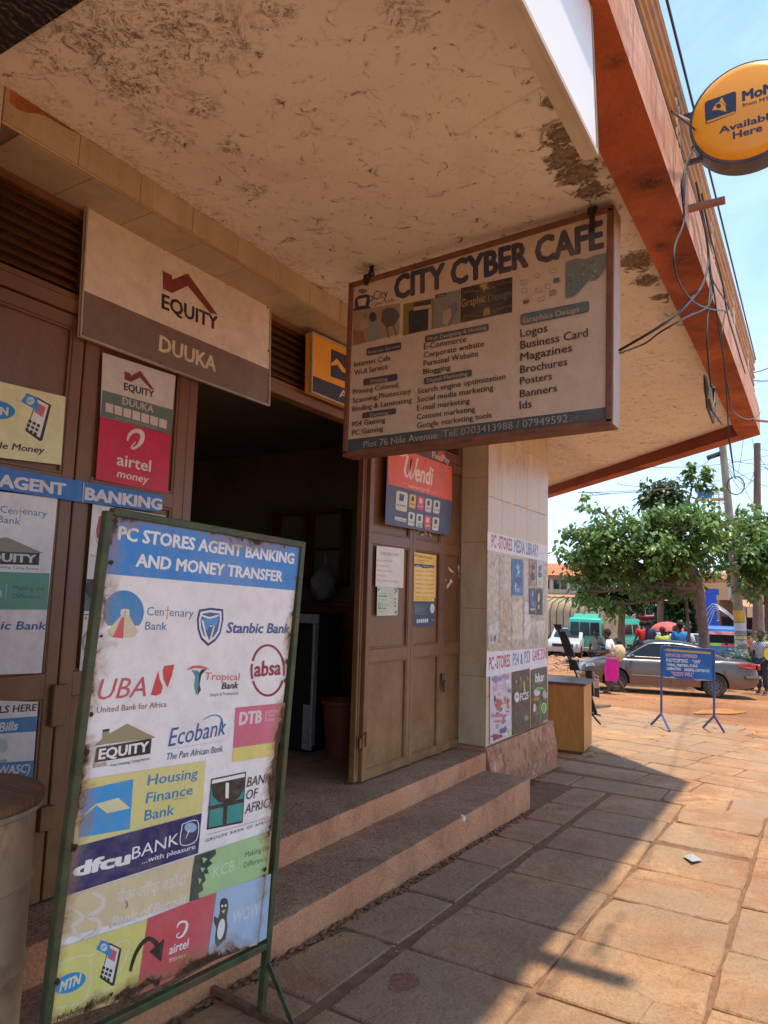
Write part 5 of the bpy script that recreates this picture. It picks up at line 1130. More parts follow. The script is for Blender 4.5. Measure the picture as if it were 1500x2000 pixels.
b.poly('penguin_icon', [(1092, 757), (1108, 765), (1112, 800), (1104, 850), (1108, 900), (1098, 960), (1088, 968), (1072, 985), (1058, 1000), (1048, 985), (1046, 950), (1052, 905), (1040, 870), (1042, 845), (1060, 858), (1070, 830), (1070, 780), (1078, 763)], BLACK); b.ell('penguin_icon', 1076, 910, 17, 52, WT, 10, 18); b.poly('penguin_icon', [(1078, 822), (1098, 815), (1088, 834)], (.70, .60, .15)); b.ell('penguin_icon', 1082, 797, 5, 7, WT, n=8); b.ell('penguin_icon', 1098, 795, 5, 7, WT, n=8)
b.poly('mtn_field', [(285, 1002), (716, 862), (661, 1236), (222, 1380)], (.68, .62, .18)); OL = (.70, .66, .42)
b.stroke('outline', [(262, 1092), (430, 1040), (412, 1250), (240, 1300)], 7, OL); b.stroke('outline', [(436, 1040), (620, 965), (600, 1080), (560, 1130), (545, 1190), (415, 1240)], 7, OL)
b.ell('mtn_logo', 336, 1172, 84, 44, (.03, .26, .52), -24); b.text('MTN', (284, 1218), (390, 1172), 46, (.70, .66, .40), .05, .15)
phone_icon(b, lambda u, v: (478+u*112-v*4, 972+u*8+v*205))
b.stroke('arrow', [(632, 1116), (640, 1080), (660, 1025), (690, 978), (725, 956), (755, 975), (768, 1000)], [14, 15, 17, 19, 22, 24, 26], BLACK); b.poly('arrow', [(726, 1020), (798, 956), (783, 1068)], BLACK)
b.text('Mobile Money', (268, 1378), (535, 1252), 42, BLACK, .02, .12)
b.stroke('scratch', [(840, 278), (912, 268)], 2, (.2, .15, .1)); b.stroke('scratch', [(612, 772), (618, 790), (612, 808)], 3, BLACK)
green = M('green_frame_paint', (.045, .062, .02), .55, var=.45, scale=12, bump=.4, dirt=(.12, .055, .025), damt=.85, dscale=5)
R_ = b.root
def lp(x, y): p = b.hit(x, y)-b.O; return Vector((p.dot(b.U), p.dot(b.V), 0))
b.zoom = (0, 0, 1)
tl, tr, br, bl = [lp(*p) for p in ((212, 998), (590, 1064), (504, 1848), (84, 1997))]
fw = .026
foot = lp(505, 1992); footl = Vector((tl.x-.0, foot.y, 0))
for a_, c_ in ((tl, Vector((tl.x, foot.y, 0))), (tr+Vector((0, .013, 0)), Vector((tr.x, foot.y, 0)))):
    MB().bar((a_.x, a_.y+.0, -.004), (c_.x, c_.y, -.004), fw, .030, (0, 0, 1), .003).build('leg', green, R_)
MB().bar((tl.x+.013, tl.y, -.004), (tr.x-.013, tr.y, -.004), fw, .030, (0, 0, 1), .003).build('frame', green, R_)
MB().bar((tl.x+.013, br.y-.012, -.004), (tr.x-.013, br.y-.012, -.004), fw, .030, (0, 0, 1), .003).build('frame', green, R_)
for x in (tl.x, tr.x):
    MB().bar((x, foot.y+.012, .24), (x, foot.y+.012, -.30), .028, .026, (0, 1, 0), .003).build('foot', M('rusty_foot', (.15, .07, .04), .7, var=.4, scale=20, bump=.4), R_)
    MB().bar((x, foot.y+.20, .012), (x, foot.y+.02, .17), .02, .006, (1, 0, 0)).build('brace', green, R_)
rustm = M('rust_scab', (.045, .02, .012), .9, var=.5, scale=40, bump=.8, bscale=80)
q = MB()      # rust scabs and ragged holes along the frame, as raised crusts
for k in range(22):
    side = rnd.choice('LRRLTB'); t = rnd.random()
    p = {'L': tl.lerp(bl, t)+Vector((.022, 0, 0)), 'R': tr.lerp(br, t)-Vector((.024, 0, 0)), 'T': tl.lerp(tr, t)-Vector((0, .022, 0)), 'B': bl.lerp(br, t)+Vector((0, .018, 0))}[side]
    r = rnd.uniform(.005, .015); n = 8; P = [(p.x+r*rnd.uniform(.5, 1.1)*math.cos(6.283*i/n), p.y+r*rnd.uniform(.5, 1.3)*math.sin(6.283*i/n), .011) for i in range(n)]
    q.prism(P, (0, 0, .002))
q.build('rust_scab', rustm, R_)['kind'] = 'stuff'
# ================================================================== DRUM WITH WOODEN TOP
pd = PX(88, 1538, -2.3); r_ = .285
vd = (pd-CAM); vd.z = 0; vd.normalize(); perp = Vector((-vd.y, vd.x, 0))
dc = pd + perp*(r_+.02)
D = empty('drum_table', (dc.x, dc.y, .052), 0, 'cream oil drum with a round dark wooden top on the step at the left edge', 'drum')
H = pd.z-.052
dm = M('drum_cream_paint', (.52, .37, .23), .5, 0, var=.3, scale=3, bump=.6, bscale=9, dirt=(.13, .06, .035), damt=.75, dscale=7)
MB().lathe([(r_-.02, 0), (r_, .01), (r_, H*.33), (r_+.010, H*.34), (r_, H*.35), (r_, H*.66), (r_+.010, H*.67), (r_, H*.68), (r_, H-.06), (r_+.006, H-.05), (r_+.006, H-.036), (r_-.004, H-.03)], (0, 0, 0), 40).build('barrel', dm, D, True)
m, nb = newmat('old_wood'); mp = nb.mapping((1, 9, 1)); w = nb.noise(5, 8, .7, 1.2, mp); nb.fin(nb.mix(nb.rng(w, .3, .7), (.10, .045, .02), (.33, .17, .08)), .6); nb.bump(w, .5, .01)
MB().lathe([(.001, H-.028), (r_+.016, H-.028), (r_+.022, H-.02), (r_+.022, H-.004), (r_+.012, H+.002), (.001, H)], (0, 0, 0), 40, 'Z', False).build('wooden_top', m, D, False)
MB().lathe([(r_+.012, H-.05), (r_+.018, H-.045), (r_+.018, H-.030), (r_+.012, H-.028)], (0, 0, 0), 40, 'Z', False).build('rim', metal_edge, D, True)
# ================================================================== INTERIOR FURNITURE
wd = M('dark_red_wood', (.14, .045, .02), .5, var=.3, scale=8); blackp = M('black_plastic', (.018, .018, .02), .35, var=.1); steel = M('scratched_steel', (.42, .40, .38), .4, .5, var=.25, scale=20, dirt=(.12, .08, .06))
K = empty('wall_shelf', (-4.55, 6.0, 2.0), 0, 'open dark box shelf on the wall inside the dark shop', 'shelf')
for a_, c_ in (((-.62, -.02, .42), (.36, .17, .45)), ((-.62, -.02, -.35), (.36, .17, -.32)), ((-.62, -.02, -.35), (-.59, .17, .45)), ((.33, -.02, -.35), (.36, .17, .45)), ((-.15, -.02, -.32), (-.12, .17, .42)), ((-.59, .0, .03), (.33, .17, .05))): MB().box(a_, c_, None, .004).build('shelf_board', wd, K)
K = empty('shop_counter', (-4.2, 5.75, .206), 0, 'dark reddish wooden counter inside the shop behind the fridge', 'counter')
MB().box((-.75, -.02, 0), (.62, .38, 1.24), None, .006).build('cabinet', wd, K); MB().box((-.80, -.05, 1.24), (.66, .41, 1.28), None, .006).build('counter_top', wd, K)
Fp = Vector((-4.0, 4.85, .206)); K = empty('fridge', Fp, math.radians(8), 'black fridge with scratched white trim inside the doorway beside the standing board', 'fridge')
pf = PY(622, 1200, Fp.y+.1); hf = pf.z-.206; wx = pf.x-Fp.x
MB().box((wx-.55, .12, .02), (wx-.03, .62, hf), None, .02).build('body', blackp, K); MB().box((wx-.56, .06, .05), (wx-.03, .115, hf-.09), None, .012).build('door', blackp, K); MB().box((wx-.56, .055, hf-.08), (wx, .10, hf), None, .004).build('top_trim', steel, K)
MB().box((wx-.035, .045, .08), (wx-.012, .115, hf-.085), None, .004).build('handle_strip', steel, K); MB().box((wx-.10, .05, .05), (wx-.012, .058, .42)).build('peeling_plate', steel, K)
K = empty('waste_bin', (-3.55, 5.15, .206), 0, 'orange-brown plastic bin standing behind the folded door', 'bin'); MB().lathe([(.12, 0), (.16, .42), (.175, .43), (.175, .46), (.155, .46), (.12, .05)], (0, 0, 0), 24).build('tub', M('bin_orange', (.20, .045, .018), .5), K, True)
K = empty('plastic_bag', PY(632, 1140, 5.55), 0, 'crumpled white plastic bag hanging in the gloom above the counter', 'bag')
bm = bmesh.new(); bmesh.ops.create_icosphere(bm, subdivisions=3, radius=.13)
for v in bm.verts: v.co *= 1+.25*noise.noise(v.co*14); v.co.x *= .9; v.co.z *= 1.15 if v.co.z < 0 else 1.3-(.5*abs(v.co.x)/.13)
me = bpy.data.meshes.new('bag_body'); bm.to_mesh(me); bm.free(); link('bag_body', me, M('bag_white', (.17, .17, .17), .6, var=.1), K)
MB().tube([(0, 0, .12), (.01, 0, .22), (0, .0, .3)], .008, 6).build('handle', M('bag_white', (.5, .5, .5)), K)
# ================================================================== CABLES UNDER THE BALCONY
cab = M('black_cable', (.02, .018, .016), .5)
def cable(label, px, X=XO+.03, r=.0045, cat='cable', group='loose black cables hanging from the balcony', offs=None):
    pts = [PX(x, y, X+(offs[i] if offs else 0)) for i, (x, y) in enumerate(px)]
    # smooth
    out = []
    for i in range(len(pts)-1):
        p0, p1, p2, p3 = pts[max(i-1, 0)], pts[i], pts[i+1], pts[min(i+2, len(pts)-1)]
        for k in range(6):
            t = k/6; out.append(.5*((2*p1)+(p2-p0)*t+(2*p0-5*p1+4*p2-p3)*t*t+(3*p1-p0-3*p2+p3)*t**3))
    out.append(pts[-1])
    o = MB().tube(out, r, 6).build('cable', cab, None, True); return tag(o, label, cat, group)
zk = lambda *L: [(1200+x/3.6367, 350+y/3.6364) for x, y in L]
cable('loose black cable making the wide loop in front of the orange beam', [(1362, 240), (1350, 300)]+zk((478, 0), (495, 290), (430, 480), (440, 680), (540, 850), (640, 910), (740, 930), (812, 915), (690, 700), (672, 560)))
cable('thick black cable running from the balcony down to the hanging cafe sign', zk((580, 20), (640, 330), (668, 560), (630, 740), (540, 860), (440, 960), (300, 1060), (150, 1150), (35, 1216)), offs=[0, 0, .0, 0, 0, -.03, -.10, -.19, -.27], r=.006)
cable('thin black cable running to the hanging cafe sign below the thicker one', zk((640, 330), (690, 700), (690, 850), (640, 920), (540, 965), (440, 1020), (320, 1090), (210, 1170), (35, 1236)), offs=[0, 0, 0, 0, 0, -.03, -.10, -.19, -.27], r=.004)
cable('black cable dropping straight to the small bundled coil below the beam', zk((600, 200), (655, 420), (682, 700), (662, 1000), (660, 1180), (682, 1440), (690, 1480)))
cable('long black cable hanging past the coil and below the canopy corner', zk((690, 680), (720, 900), (745, 1090), (780, 1300), (800, 1560), (815, 1850), (840, 2010)), r=.004)
cable('thin black cable curling up at the end of the balcony', zk((790, 935), (765, 1080), (775, 1260), (805, 1480), (830, 1620), (880, 1680), (960, 1706), (1020, 1680), (1035, 1655)), r=.004)
cable('black cable lying along the fascia under the railing', zk((620, 100), (680, 400), (760, 700), (800, 940), (860, 1150), (930, 1380)), r=.005)
cable('grey-black cable curved in front of the bracket of the round sign', [(1312, 218), (1335, 235), (1358, 255), (1362, 280), (1350, 300), (1338, 330), (1336, 400)], r=.005, X=XO+.05)
K = empty('cable_coil', PX(1387, 780, XO+.03), 0, 'small tied bundle of silvery black cable hanging below the beam', 'cable coil'); O_ = K.location
for i, L in enumerate((((640, 1395), (645, 1500), (670, 1640), (700, 1730), (712, 1600), (700, 1480), (680, 1475)), ((640, 1395), (655, 1440), (668, 1560), (690, 1640), (765, 1740)), ((690, 1475), (712, 1480), (710, 1580), (690, 1640), (672, 1560), (678, 1480)), ((645, 1420), (660, 1620), (690, 1700), (705, 1725)))):
    MB().tube([PX(x, y, XO+.03+.012*i)-O_ for x, y in zk(*L)], .006, 6).build('loop', cab, K, True)
# a few cobweb threads and soot strands under the ceiling
q = MB()
for (x, y, n, r) in ((718, 525, 30, .12), (1160, 385, 10, .07), (80, 150, 3, .06), (715, 175, 3, .06), (960, 150, 2, .12), (300, 330, 3, .05), (500, 500, 3, .06), (620, 560, 14, .08), (340, 60, 8, .1), (480, 60, 6, .08), (200, 120, 6, .1), (1060, 180, 6, .08), (560, 470, 10, .07), (660, 590, 16, .07), (440, 390, 5, .05), (230, 60, 8, .08), (270, 160, 6, .07)):
    p = PZ(x, y, ZS-.004)
    for k in range(n):
        a = rnd.uniform(0, 6.28); l = rnd.uniform(.3, 1)*r; p0 = p+Vector((rnd.uniform(-.3, .3)*r, rnd.uniform(-.3, .3)*r, 0))
        pts = [p0]; 
        for s_ in range(4): a += rnd.uniform(-.6, .6); pts.append(pts[-1]+Vector((math.cos(a)*l/4, math.sin(a)*l/4, rnd.uniform(-.006, .002))))
        for t in pts: t.z = min(t.z, ZS-.002)
        q.tube(pts, rnd.choice((.0004, .0006, .0008)), 4, False)
o = q.build('cobweb', M('soot_thread', (.06, .03, .02), .9)); o['kind'] = 'stuff'
# ================================================================== COUNTER BOX AND BLACK RACK BY THE PILLAR
gA = PG(1140, 1475)
K = empty('wooden_cabinet', (gA.x, gA.y, gz(0, gA.y)), math.radians(6), 'varnished plywood cabinet with dark top standing just past the tiled pillar', 'cabinet')
m, nb = newmat('orange_plywood'); w = nb.noise(3, 7, .65, 1, nb.mapping((2.5, 2.5, .5))); nb.fin(nb.mix(nb.rng(w, .3, .7), (.40, .15, .032), (.62, .27, .065)), .45); 
ht = PY(1140, 1340, gA.y).z-gz(0, gA.y); 
MB().box((-.62, 0, .03), (0, .60, ht), None, .006).build('carcass', m, K); MB().box((-.66, -.03, ht), (.035, .64, ht+.03), None, .006).build('cabinet_top', M('dark_varnish', (.15, .065, .035), .4, var=.2, scale=6), K); MB().box((-.60, .02, 0), (-.02, .58, .03)).build('plinth_board', M('dark_varnish', (.15, .065, .035)), K)
MB().box((-.004, -.003, .03), (.003, .004, ht)).build('corner_strip', M('dark_varnish', (.15, .065, .035)), K)
YR = 10.1; zr_ = lambda x, y: PY(1060+x/6.818, 1120+y/6.818, YR)
K = empty('folding_rack', (zr_(650, 1900).x, YR, gz(0, YR)), 0, 'black folding display rack leaning diagonally behind the wooden cabinet', 'rack'); O_ = K.location
bk = M('rack_black', (.02, .016, .014), .5, var=.3, scale=15)
for i, P in enumerate(([(140, 675), (245, 680), (250, 740), (172, 757)], [(200, 770), (300, 772), (422, 1088), (375, 1112), (300, 1075)], [(340, 1150), (440, 1158), (492, 1295), (362, 1290)], [(560, 1290), (650, 1290), (680, 1640), (620, 1600)], [(612, 1620), (655, 1650), (722, 1862), (700, 1885), (625, 1800)])):
    m = MB().prism([zr_(*p)-O_ for p in P], (0, .04, 0)); m.build('plate', bk, K)
for a_, c_ in (((180, 700), (380, 1180)), ((360, 1160), (640, 1880)), ((300, 1060), (400, 1280)), ((640, 1300), (640, 1900)), ((560, 1860), (760, 1895)), ((640, 1880), (760, 2020))): MB().bar(zr_(*a_)-O_+Vector((0, .05, 0)), zr_(*c_)-O_+Vector((0, .05, 0)), .02, .02).build('bar', bk, K)
bn = Board('newspaper', 'newspaper with a dark lower half hanging from the black rack', 'newspaper', ('Y', YR-.03), [(680, 1340), (745, 1372), (757, 1660), (688, 1640)], (1060, 1120, 6.818), .006, (.68, .60, .52), wear=dict(specks=0))
bn.poly('photo', [(690, 1530), (750, 1520), (756, 1655), (690, 1636)], (.06, .06, .07)); bn.poly('headline', [(688, 1352), (742, 1385), (742, 1410), (688, 1385)], (.45, .12, .08))
for k in range(5): bn.stroke('line', [(693, 1420+k*20), (740, 1432+k*18)], 7, (.45, .38, .32))
# small card on the cabinet side
# ================================================================== BLUE SERVICES SIGN
zbl = (1240, 1120, 5.769)
YB = 12.35
gl, gr = PG(1292, 1420), PG(1394, 1427)
gl = Vector((gl.x, 12.6, gz(0, 12.6)))
b = Board('standing_sign', 'blue standing sign SERVICES OFFERED with yellow arrow on splayed tube legs, on the sunny pavement', 'sign board', ('Y', YB), [(306, 815), (895, 858), (882, 1212), (318, 1170)], zbl, .015, (.02, .13, .45), wear=dict(dust=(.35, .35, .45, .2), specks=.6, rough=.35, fade=(.05, .28, .62, .5)))
b.poly('arrow', [(325, 858), (388, 842), (388, 852), (855, 888), (853, 910), (390, 876), (390, 886)], (.62, .42, .04))
PK, WH = (.75, .45, .48), (.72, .74, .76)
b.text('SERVICES OFFERED:', (347, 935), (710, 952), 34, PK, .03); b.text('PHOTCOPYING', (352, 995), (597, 1006), 38, WH, .045); b.text('"URA"', (650, 1010), (742, 1012), 34, WH, .05)
b.text('TYPING, PRINTING, SCANS', (358, 1042), (708, 1058), 28, WH, .05); b.text('LAMINATING', (360, 1085), (520, 1092), 28, WH, .05); b.text('BINDING, CARTRIDGES', (558, 1098), (843, 1115), 30, WH, .05); b.text('"GOD\'S WILL"', (415, 1150), (665, 1162), 42, PK, .03)
for P in ([(322, 1158), (380, 1170), (420, 1160), (470, 1182), (330, 1176)], [(640, 1180), (700, 1196), (760, 1190), (860, 1208), (700, 1206)], [(810, 850), (890, 858), (880, 872)]): b.poly('chipped_edge', P, (.55, .52, .48))
bl_ = M('blue_tube', (.035, .075, .24), .45, .2, var=.2, scale=10, dirt=(.3, .15, .08))
for (xt, yt, xb, yb, fa, fb) in ((300, 815, 298, 1580, (182, 1715), (392, 1785)), (893, 855, 893, 1605, (772, 1742), (1008, 1802))):
    Lp = lambda x, y, dz=0: Vector((*b.L(x, y), dz)); top, knee = Lp(xt, yt), Lp(xb, yb)
    MB().tube([top, knee], .018, 8).build('post', bl_, b.root, True)
    gzl = lambda Y: gz(0, Y)-b.O.z
    k3 = b.O + b.U*knee.x+b.V*knee.y
    for (fx, fy), dz in ((fa, .0), (fb, 0)):
        p = PG(1240+fx/5.769, 1120+fy/5.769); q_ = p-b.O; MB().tube([knee, (q_.dot(b.U), q_.dot(b.V)+.015, q_.dot(b.N))], .018, 8).build('leg', bl_, b.root, True)
MB().tube([Lp(300, 818), Lp(893, 860)], .012, 6).build('crossbar', bl_, b.root, True)
# litter
lit = M('litter_white', (.32, .32, .32), .6, var=.1, scale=20)
pp = PG(1352, 1682); P = [PG(x, y) for x, y in ((1334, 1676), (1352, 1674), (1372, 1684), (1352, 1690))]
sheet('litter', [(p.x, p.y, gz(0, p.y)+.012+.01*(i % 2)) for i, p in enumerate(P)], lit, None, (0, 0, .002)); tag(bpy.data.objects['litter'], 'crumpled pale wrapper lying on a sunlit slab', 'litter')
q = MB()
for k in range(150):
    x = rnd.uniform(-2.15, 1.5); y = rnd.uniform(2.3, 10); 
    if rnd.random() < .7: x = -1.78+rnd.gauss(0, .05) if rnd.random() < .6 else rnd.choice((-1.12, -.47, .17))+rnd.gauss(0, .03)
    s_ = rnd.uniform(.0015, .0055); q.sph((x, y, gz(x, y)+s_*.1), s_, 5, 4, rnd.uniform(.7, 1.5), rnd.uniform(.7, 1.5), .7)
o = q.build('grit', M('grit', (.40, .28, .19), .9, var=.4, scale=3, world=True)); o['kind'] = 'stuff'
q = MB()
for k in range(700):      # dust and soil heaped along the foot of the step
    y = rnd.uniform(1, 8); x = (-2.17 if y < 6.05 else -2.55)+abs(rnd.gauss(0, .035)); s_ = rnd.uniform(.004, .012); q.sph((x, y, gz(x, y)-.004), s_, 5, 4, 1.4, 1.8, .6)
o = q.build('soil', joint_soil); o['kind'] = 'stuff'
gp = PG(787, 1919)
m = MB(); P = [(gp.x+.06*math.cos(a)*(1+.2*math.sin(3*a)), gp.y+.085*math.sin(a), gz(0, gp.y)-.0) for a in np.linspace(0, 6.28, 17)[:-1]]
o = m.prism([(x, y, z+.001) for x, y, z in P], (0, 0, .0015)).build('patch', M('red_patch', (.24, .10, .055), .9, var=.4, scale=60, bump=.8)); o['kind'] = 'structure'
# a little grass at the foot of the cabinet and step
grm = M('grass_blade', (.12, .17, .03), .7, var=.3, scale=30)
q = MB()
for (cx, cy, s_) in ((-1.97, 6.15, .10), (-2.45, 8.85, .07)):
    for k in range(90):
        x, y = cx+rnd.gauss(0, s_*.6), cy+rnd.gauss(0, s_); z = gz(0, y)-.01; a = rnd.uniform(0, 6.28); h = rnd.uniform(.01, .03); dx, dy = math.cos(a)*.003, math.sin(a)*.003
        q.add([(x-dx, y-dy, z), (x+dx, y+dy, z), (x+dy*4, y-dx*4, z+h)], [(0, 1, 2)])
o = q.build('grass', grm); o['kind'] = 'stuff'
# ================================================================== STREET: helpers
def at(px, py_h, d):
    """point in the direction of column px on the ground, at distance d"""
    r = ray(px, 1185); t = d/math.hypot(r.x, r.y); x, y = r.x*t, r.y*t; return Vector((x, y, gz(x, y)))
def zat(px, py, d):
    r = ray(px, py); t = d/math.hypot(r.x, r.y); return CAM + r*t
def face_cam(p): return math.atan2(-p.x, p.y)      # rotation about z so that local -Y looks at the camera
glass, nb = newmat('dark_window_glass'); nb.fin((.012, .014, .015), .08, 0, .45)
tyre = M('tyre_rubber', (.022, .02, .018), .85, var=.2, scale=20, dirt=(.25, .12, .06), damt=.5, dscale=5)
def carpaint(name, col, dust=.5, metal=.3, z0=.3, z1=.9):
    m, b = newmat(name); z = b.xyz()[2]; n = b.noise(3, 5)
    f = b.math('MULTIPLY', b.rng(z, z1, z0), b.math('ADD', b.math('MULTIPLY', n, .6), .35)); c = b.mix(b.math('MULTIPLY', f, dust), col, (.40, .22, .12))
    c = b.mix(.04, c, (.45, .30, .20)); b.fin(c, .32, metal, .5); b.b.inputs['Coat Weight'].default_value = .22; b.b.inputs['Coat Roughness'].default_value = .12; return m
def wheel(parent, x, y, r=.31, w=.19, rimc=None, side=1):
    t = MB().lathe([(r*.62, -w/2), (r*.93, -w/2), (r, -w/2+.03), (r, w/2-.03), (r*.93, w/2), (r*.62, w/2)], (0, 0, 0), 28, 'Y', False).build('wheel', tyre, parent, True); t.location = (x, y, r)
    rm = MB().lathe([(r*.63, -w/2+.01), (r*.60, -w/2+.035), (r*.3, -w/2+.05), (.001, -w/2+.045)], (0, 0, 0), 24, 'Y', False) if side < 0 else MB().lathe([(r*.63, w/2-.01), (r*.60, w/2-.035), (r*.3, w/2-.05), (.001, w/2-.045)], (0, 0, 0), 24, 'Y', False)
    rm.build('rim', rimc or M('steel_rim', (.11, .10, .095), .5, .4, var=.2, scale=15, dirt=(.3, .16, .09)), t, True)
    dk = MB()
    for k in range(10):
        a = 6.283*k/10; s_ = side*(w/2-.036); dk.sph((math.cos(a)*r*.45, s_, math.sin(a)*r*.45), r*.07, 6, 5, 1, .4, 1)
    dk.build('rim_hole', M('black_hole', (.01, .01, .01), .9), t)
    return t
def interp(x, P):
    if x <= P[0][0]: return P[0][1]
    for (a, u), (b_, v) in zip(P, P[1:]):
        if x <= b_: t = (x-a)/(b_-a); t = t*t*(3-2*t)*.35+t*.65; return u+(v-u)*t
    return P[-1][1]
# ------------------------------------------------------------------ the grey sedan
def sedan():
    pf_, pr_ = PG(1203, 1350), PG(1397, 1362); mid = (pf_+pr_)/2; d = (pf_-pr_); ang = math.atan2(d.y, d.x)
    base = Vector((mid.x, mid.y, 0)) + Vector((-math.sin(ang), math.cos(ang), 0))*(-.80)*-1*0
    # near side is the car's left (+y local); its wheels stand on the measured line
    nrm = Vector((-math.sin(ang), math.cos(ang), 0)); base = Vector((mid.x, mid.y, gz(mid.x, mid.y)-.01)) - nrm*.74
    K = empty('car', base, ang, 'dusty silver-grey saloon car parked across the view behind the blue sign', 'car')
    pit = math.atan2(gz(0, pf_.y)-gz(0, pr_.y), (pf_-pr_).length); K.rotation_euler = (math.radians(1.0), -pit, ang)
    K.scale = [(pf_-pr_).length/2.59]*3
    paint = carpaint('grey_car_paint', (.055, .058, .063), .6, .4)
    Wd = [(-2.32, .60), (-2.22, .74), (-1.9, .81), (-1.0, .845), (1.0, .845), (1.8, .80), (2.1, .72), (2.26, .56)]
    TOP = [(-2.32, .70), (-2.27, .93), (-2.1, .985), (-1.5, 1.0), (-1.0, .95), (1.0, .93), (1.15, .945), (1.7, .84), (2.05, .74), (2.2, .64), (2.26, .52)]
    LOW = [(-2.32, .42), (-2.22, .30), (-1.9, .24), (1.9, .21), (2.15, .24), (2.26, .34)]
    WX = (1.29, -1.30); WR = .315; AR = .365
    xs_ = sorted(set([round(v, 3) for v in np.linspace(-2.32, 2.26, 62)]+[w+AR*math.cos(t) for w in WX for t in np.linspace(0, math.pi, 17)]))
    v = []; n = 9
    for x in xs_:
        W = interp(x, Wd); T = interp(x, TOP); L = interp(x, LOW); A = L
        for w in WX:
            if abs(x-w) < AR: A = max(A, WR+math.sqrt(max(0, AR**2-(x-w)**2))*.98)
        rows = [(W-.16, L if A == L else A), (W-.035, A), (W-.005, max(A, L+.05)), (W+.006, max(A, .40)), (W+.012, max(A, min(.58, T-.12))), (W-.003, max(A, T-.17)), (W-.045, T-.05), (W-.12, T-.004), (0, T+.025)]
        v += [(x, y, z) for y, z in rows]
    f = [(i*n+k, i*n+k+1, (i+1)*n+k+1, (i+1)*n+k) for i in range(len(xs_)-1) for k in range(n-1)]
    N = len(v); v2 = v+[(x, -y, z) for x, y, z in v]; f2 = f+[tuple(N+i for i in reversed(q)) for q in f]
    f2 += [tuple(range(n))+tuple(N+k for k in range(n-1, -1, -1)), tuple((len(xs_)-1)*n+k for k in range(n))+tuple(N+(len(xs_)-1)*n+k for k in range(n-1, -1, -1))]
    m = MB().add(v2, f2); me = m.mesh('body', True); bm = bmesh.new(); bm.from_mesh(me); bmesh.ops.remove_doubles(bm, verts=bm.verts, dist=.0005); bmesh.ops.recalc_face_normals(bm, faces=bm.faces); bm.to_mesh(me); bm.free(); link('body', me, paint, K)
    MB().box((-2.1, -.64, .22), (2.1, .64, .62)).build('underbody', M('black_underbody', (.012, .011, .01), .9), K)
    # greenhouse
    RZ = [(-1.62, .97), (-1.15, 1.20), (-.80, 1.375), (-.45, 1.425), (-.05, 1.44), (.25, 1.42), (.45, 1.355), (.8, 1.14), (1.12, .93)]
    def hw(z): return .745-(z-.93)*.34
    gx = sorted(set([round(t, 3) for t in np.linspace(-1.62, 1.12, 42)])); v = []; n = 7
    for x in gx:
        z = interp(x, RZ); zt = max(.90, z)
        e = max(0, min(.07, zt-.93))
        v += [(x, hw(.93)+.01, .90), (x, hw(.93+(zt-e-.93)*.5) if zt-e > .93 else hw(.93), max(.905, .93+(zt-e-.93)*.5)), (x, hw(zt-e), zt-e), (x, hw(zt)-.035, zt-.018), (x, hw(zt)-.13, zt), (x, .28, zt+.018), (x, 0, zt+.022)]
    f = [(i*n+k, i*n+k+1, (i+1)*n+k+1, (i+1)*n+k) for i in range(len(gx)-1) for k in range(n-1)]; N = len(v)
    v2 = v+[(x, -y, z) for x, y, z in v]; f2 = f+[tuple(N+i for i in reversed(q)) for q in f]
    MB().add(v2, f2).build('roof', paint, K, True)
    for s_ in (1, -1):
        for nm, P in (('side_window', [(.98, .975), (.72, 1.15), (.42, 1.325), (.25, 1.365), (-.12, 1.375), (-.12, .975)]), ('side_window', [(-.19, .975), (-.19, 1.375), (-.45, 1.365), (-.74, 1.315), (-.98, 1.16), (-1.16, 1.02), (-1.12, .985)])):
            zz = .012; pts = [(x, s_*(hw(z)+zz), z) for x, z in P]; MB().prism(pts, (0, -s_*.006, 0)).build(nm, glass, K)
            c_ = [(x, s_*(hw(z)+zz+.002), z) for x, z in P]; q = MB()
            q.tube(c_+[c_[0]], .009, 5); q.build('window_trim', M('chrome_dull', (.35, .34, .33), .3, .8), K, True)
    for nm, x0, x1 in (('windscreen', 1.05, .46), ('rear_window', -1.52, -.82)):
        v = []; xs2 = np.linspace(x0, x1, 9); ysf = np.linspace(-1, 1, 9)
        for x in xs2:
            z = interp(x, RZ)
            for t in ysf:
                y = t*(hw(z)-.10); v.append((x, y, z+.030-.010*abs(t)**3))
        f = [(i*9+k, i*9+k+1, i*9+10+k, i*9+9+k) for i in range(8) for k in range(8)]; me = bpy.data.meshes.new(nm); me.from_pydata(v, [], f); me.polygons.foreach_set('use_smooth', [True]*len(f)); link(nm, me, glass, K)
    seam = M('door_seam', (.03, .025, .022), .8)
    for s_ in (1, -1):
        for P in ([(.98, .96), (1.02, .75), (.97, .30)], [(-.15, .95), (-.15, .30)], [(-1.12, .95), (-1.05, .70), (-.93, .48), (-.92, .30)]): 
            MB().tube([(x, s_*(.852 if z < .8 else .835 if z < .9 else .80), z) for x, z in P], .0045, 4).build('door_seam', seam, K)
        MB().tube([(.90, s_*.852, .47), (-.90, s_*.852, .47)], .016, 6).build('side_moulding', M('grey_moulding', (.14, .12, .11), .6), K, True)
        for x in (.05, -.92): MB().tube([(x-.08, s_*.852, .80), (x+.08, s_*.852, .80)], .014, 6).build('door_handle', paint, K, True)
        MB().sph((.86, s_*.90, .99), .08, 10, 7, .8, 1.0, .75).build('mirror', paint, K, True)
    MB().prism([(-2.245, .70, .80), (-2.10, .815, .80), (-1.86, .83, .83), (-1.86, .828, .92), (-2.1, .795, .93), (-2.24, .70, .92)], (.0, .012, 0)).build('tail_light', M('tail_red', (.42, .03, .02), .2, var=.1), K)
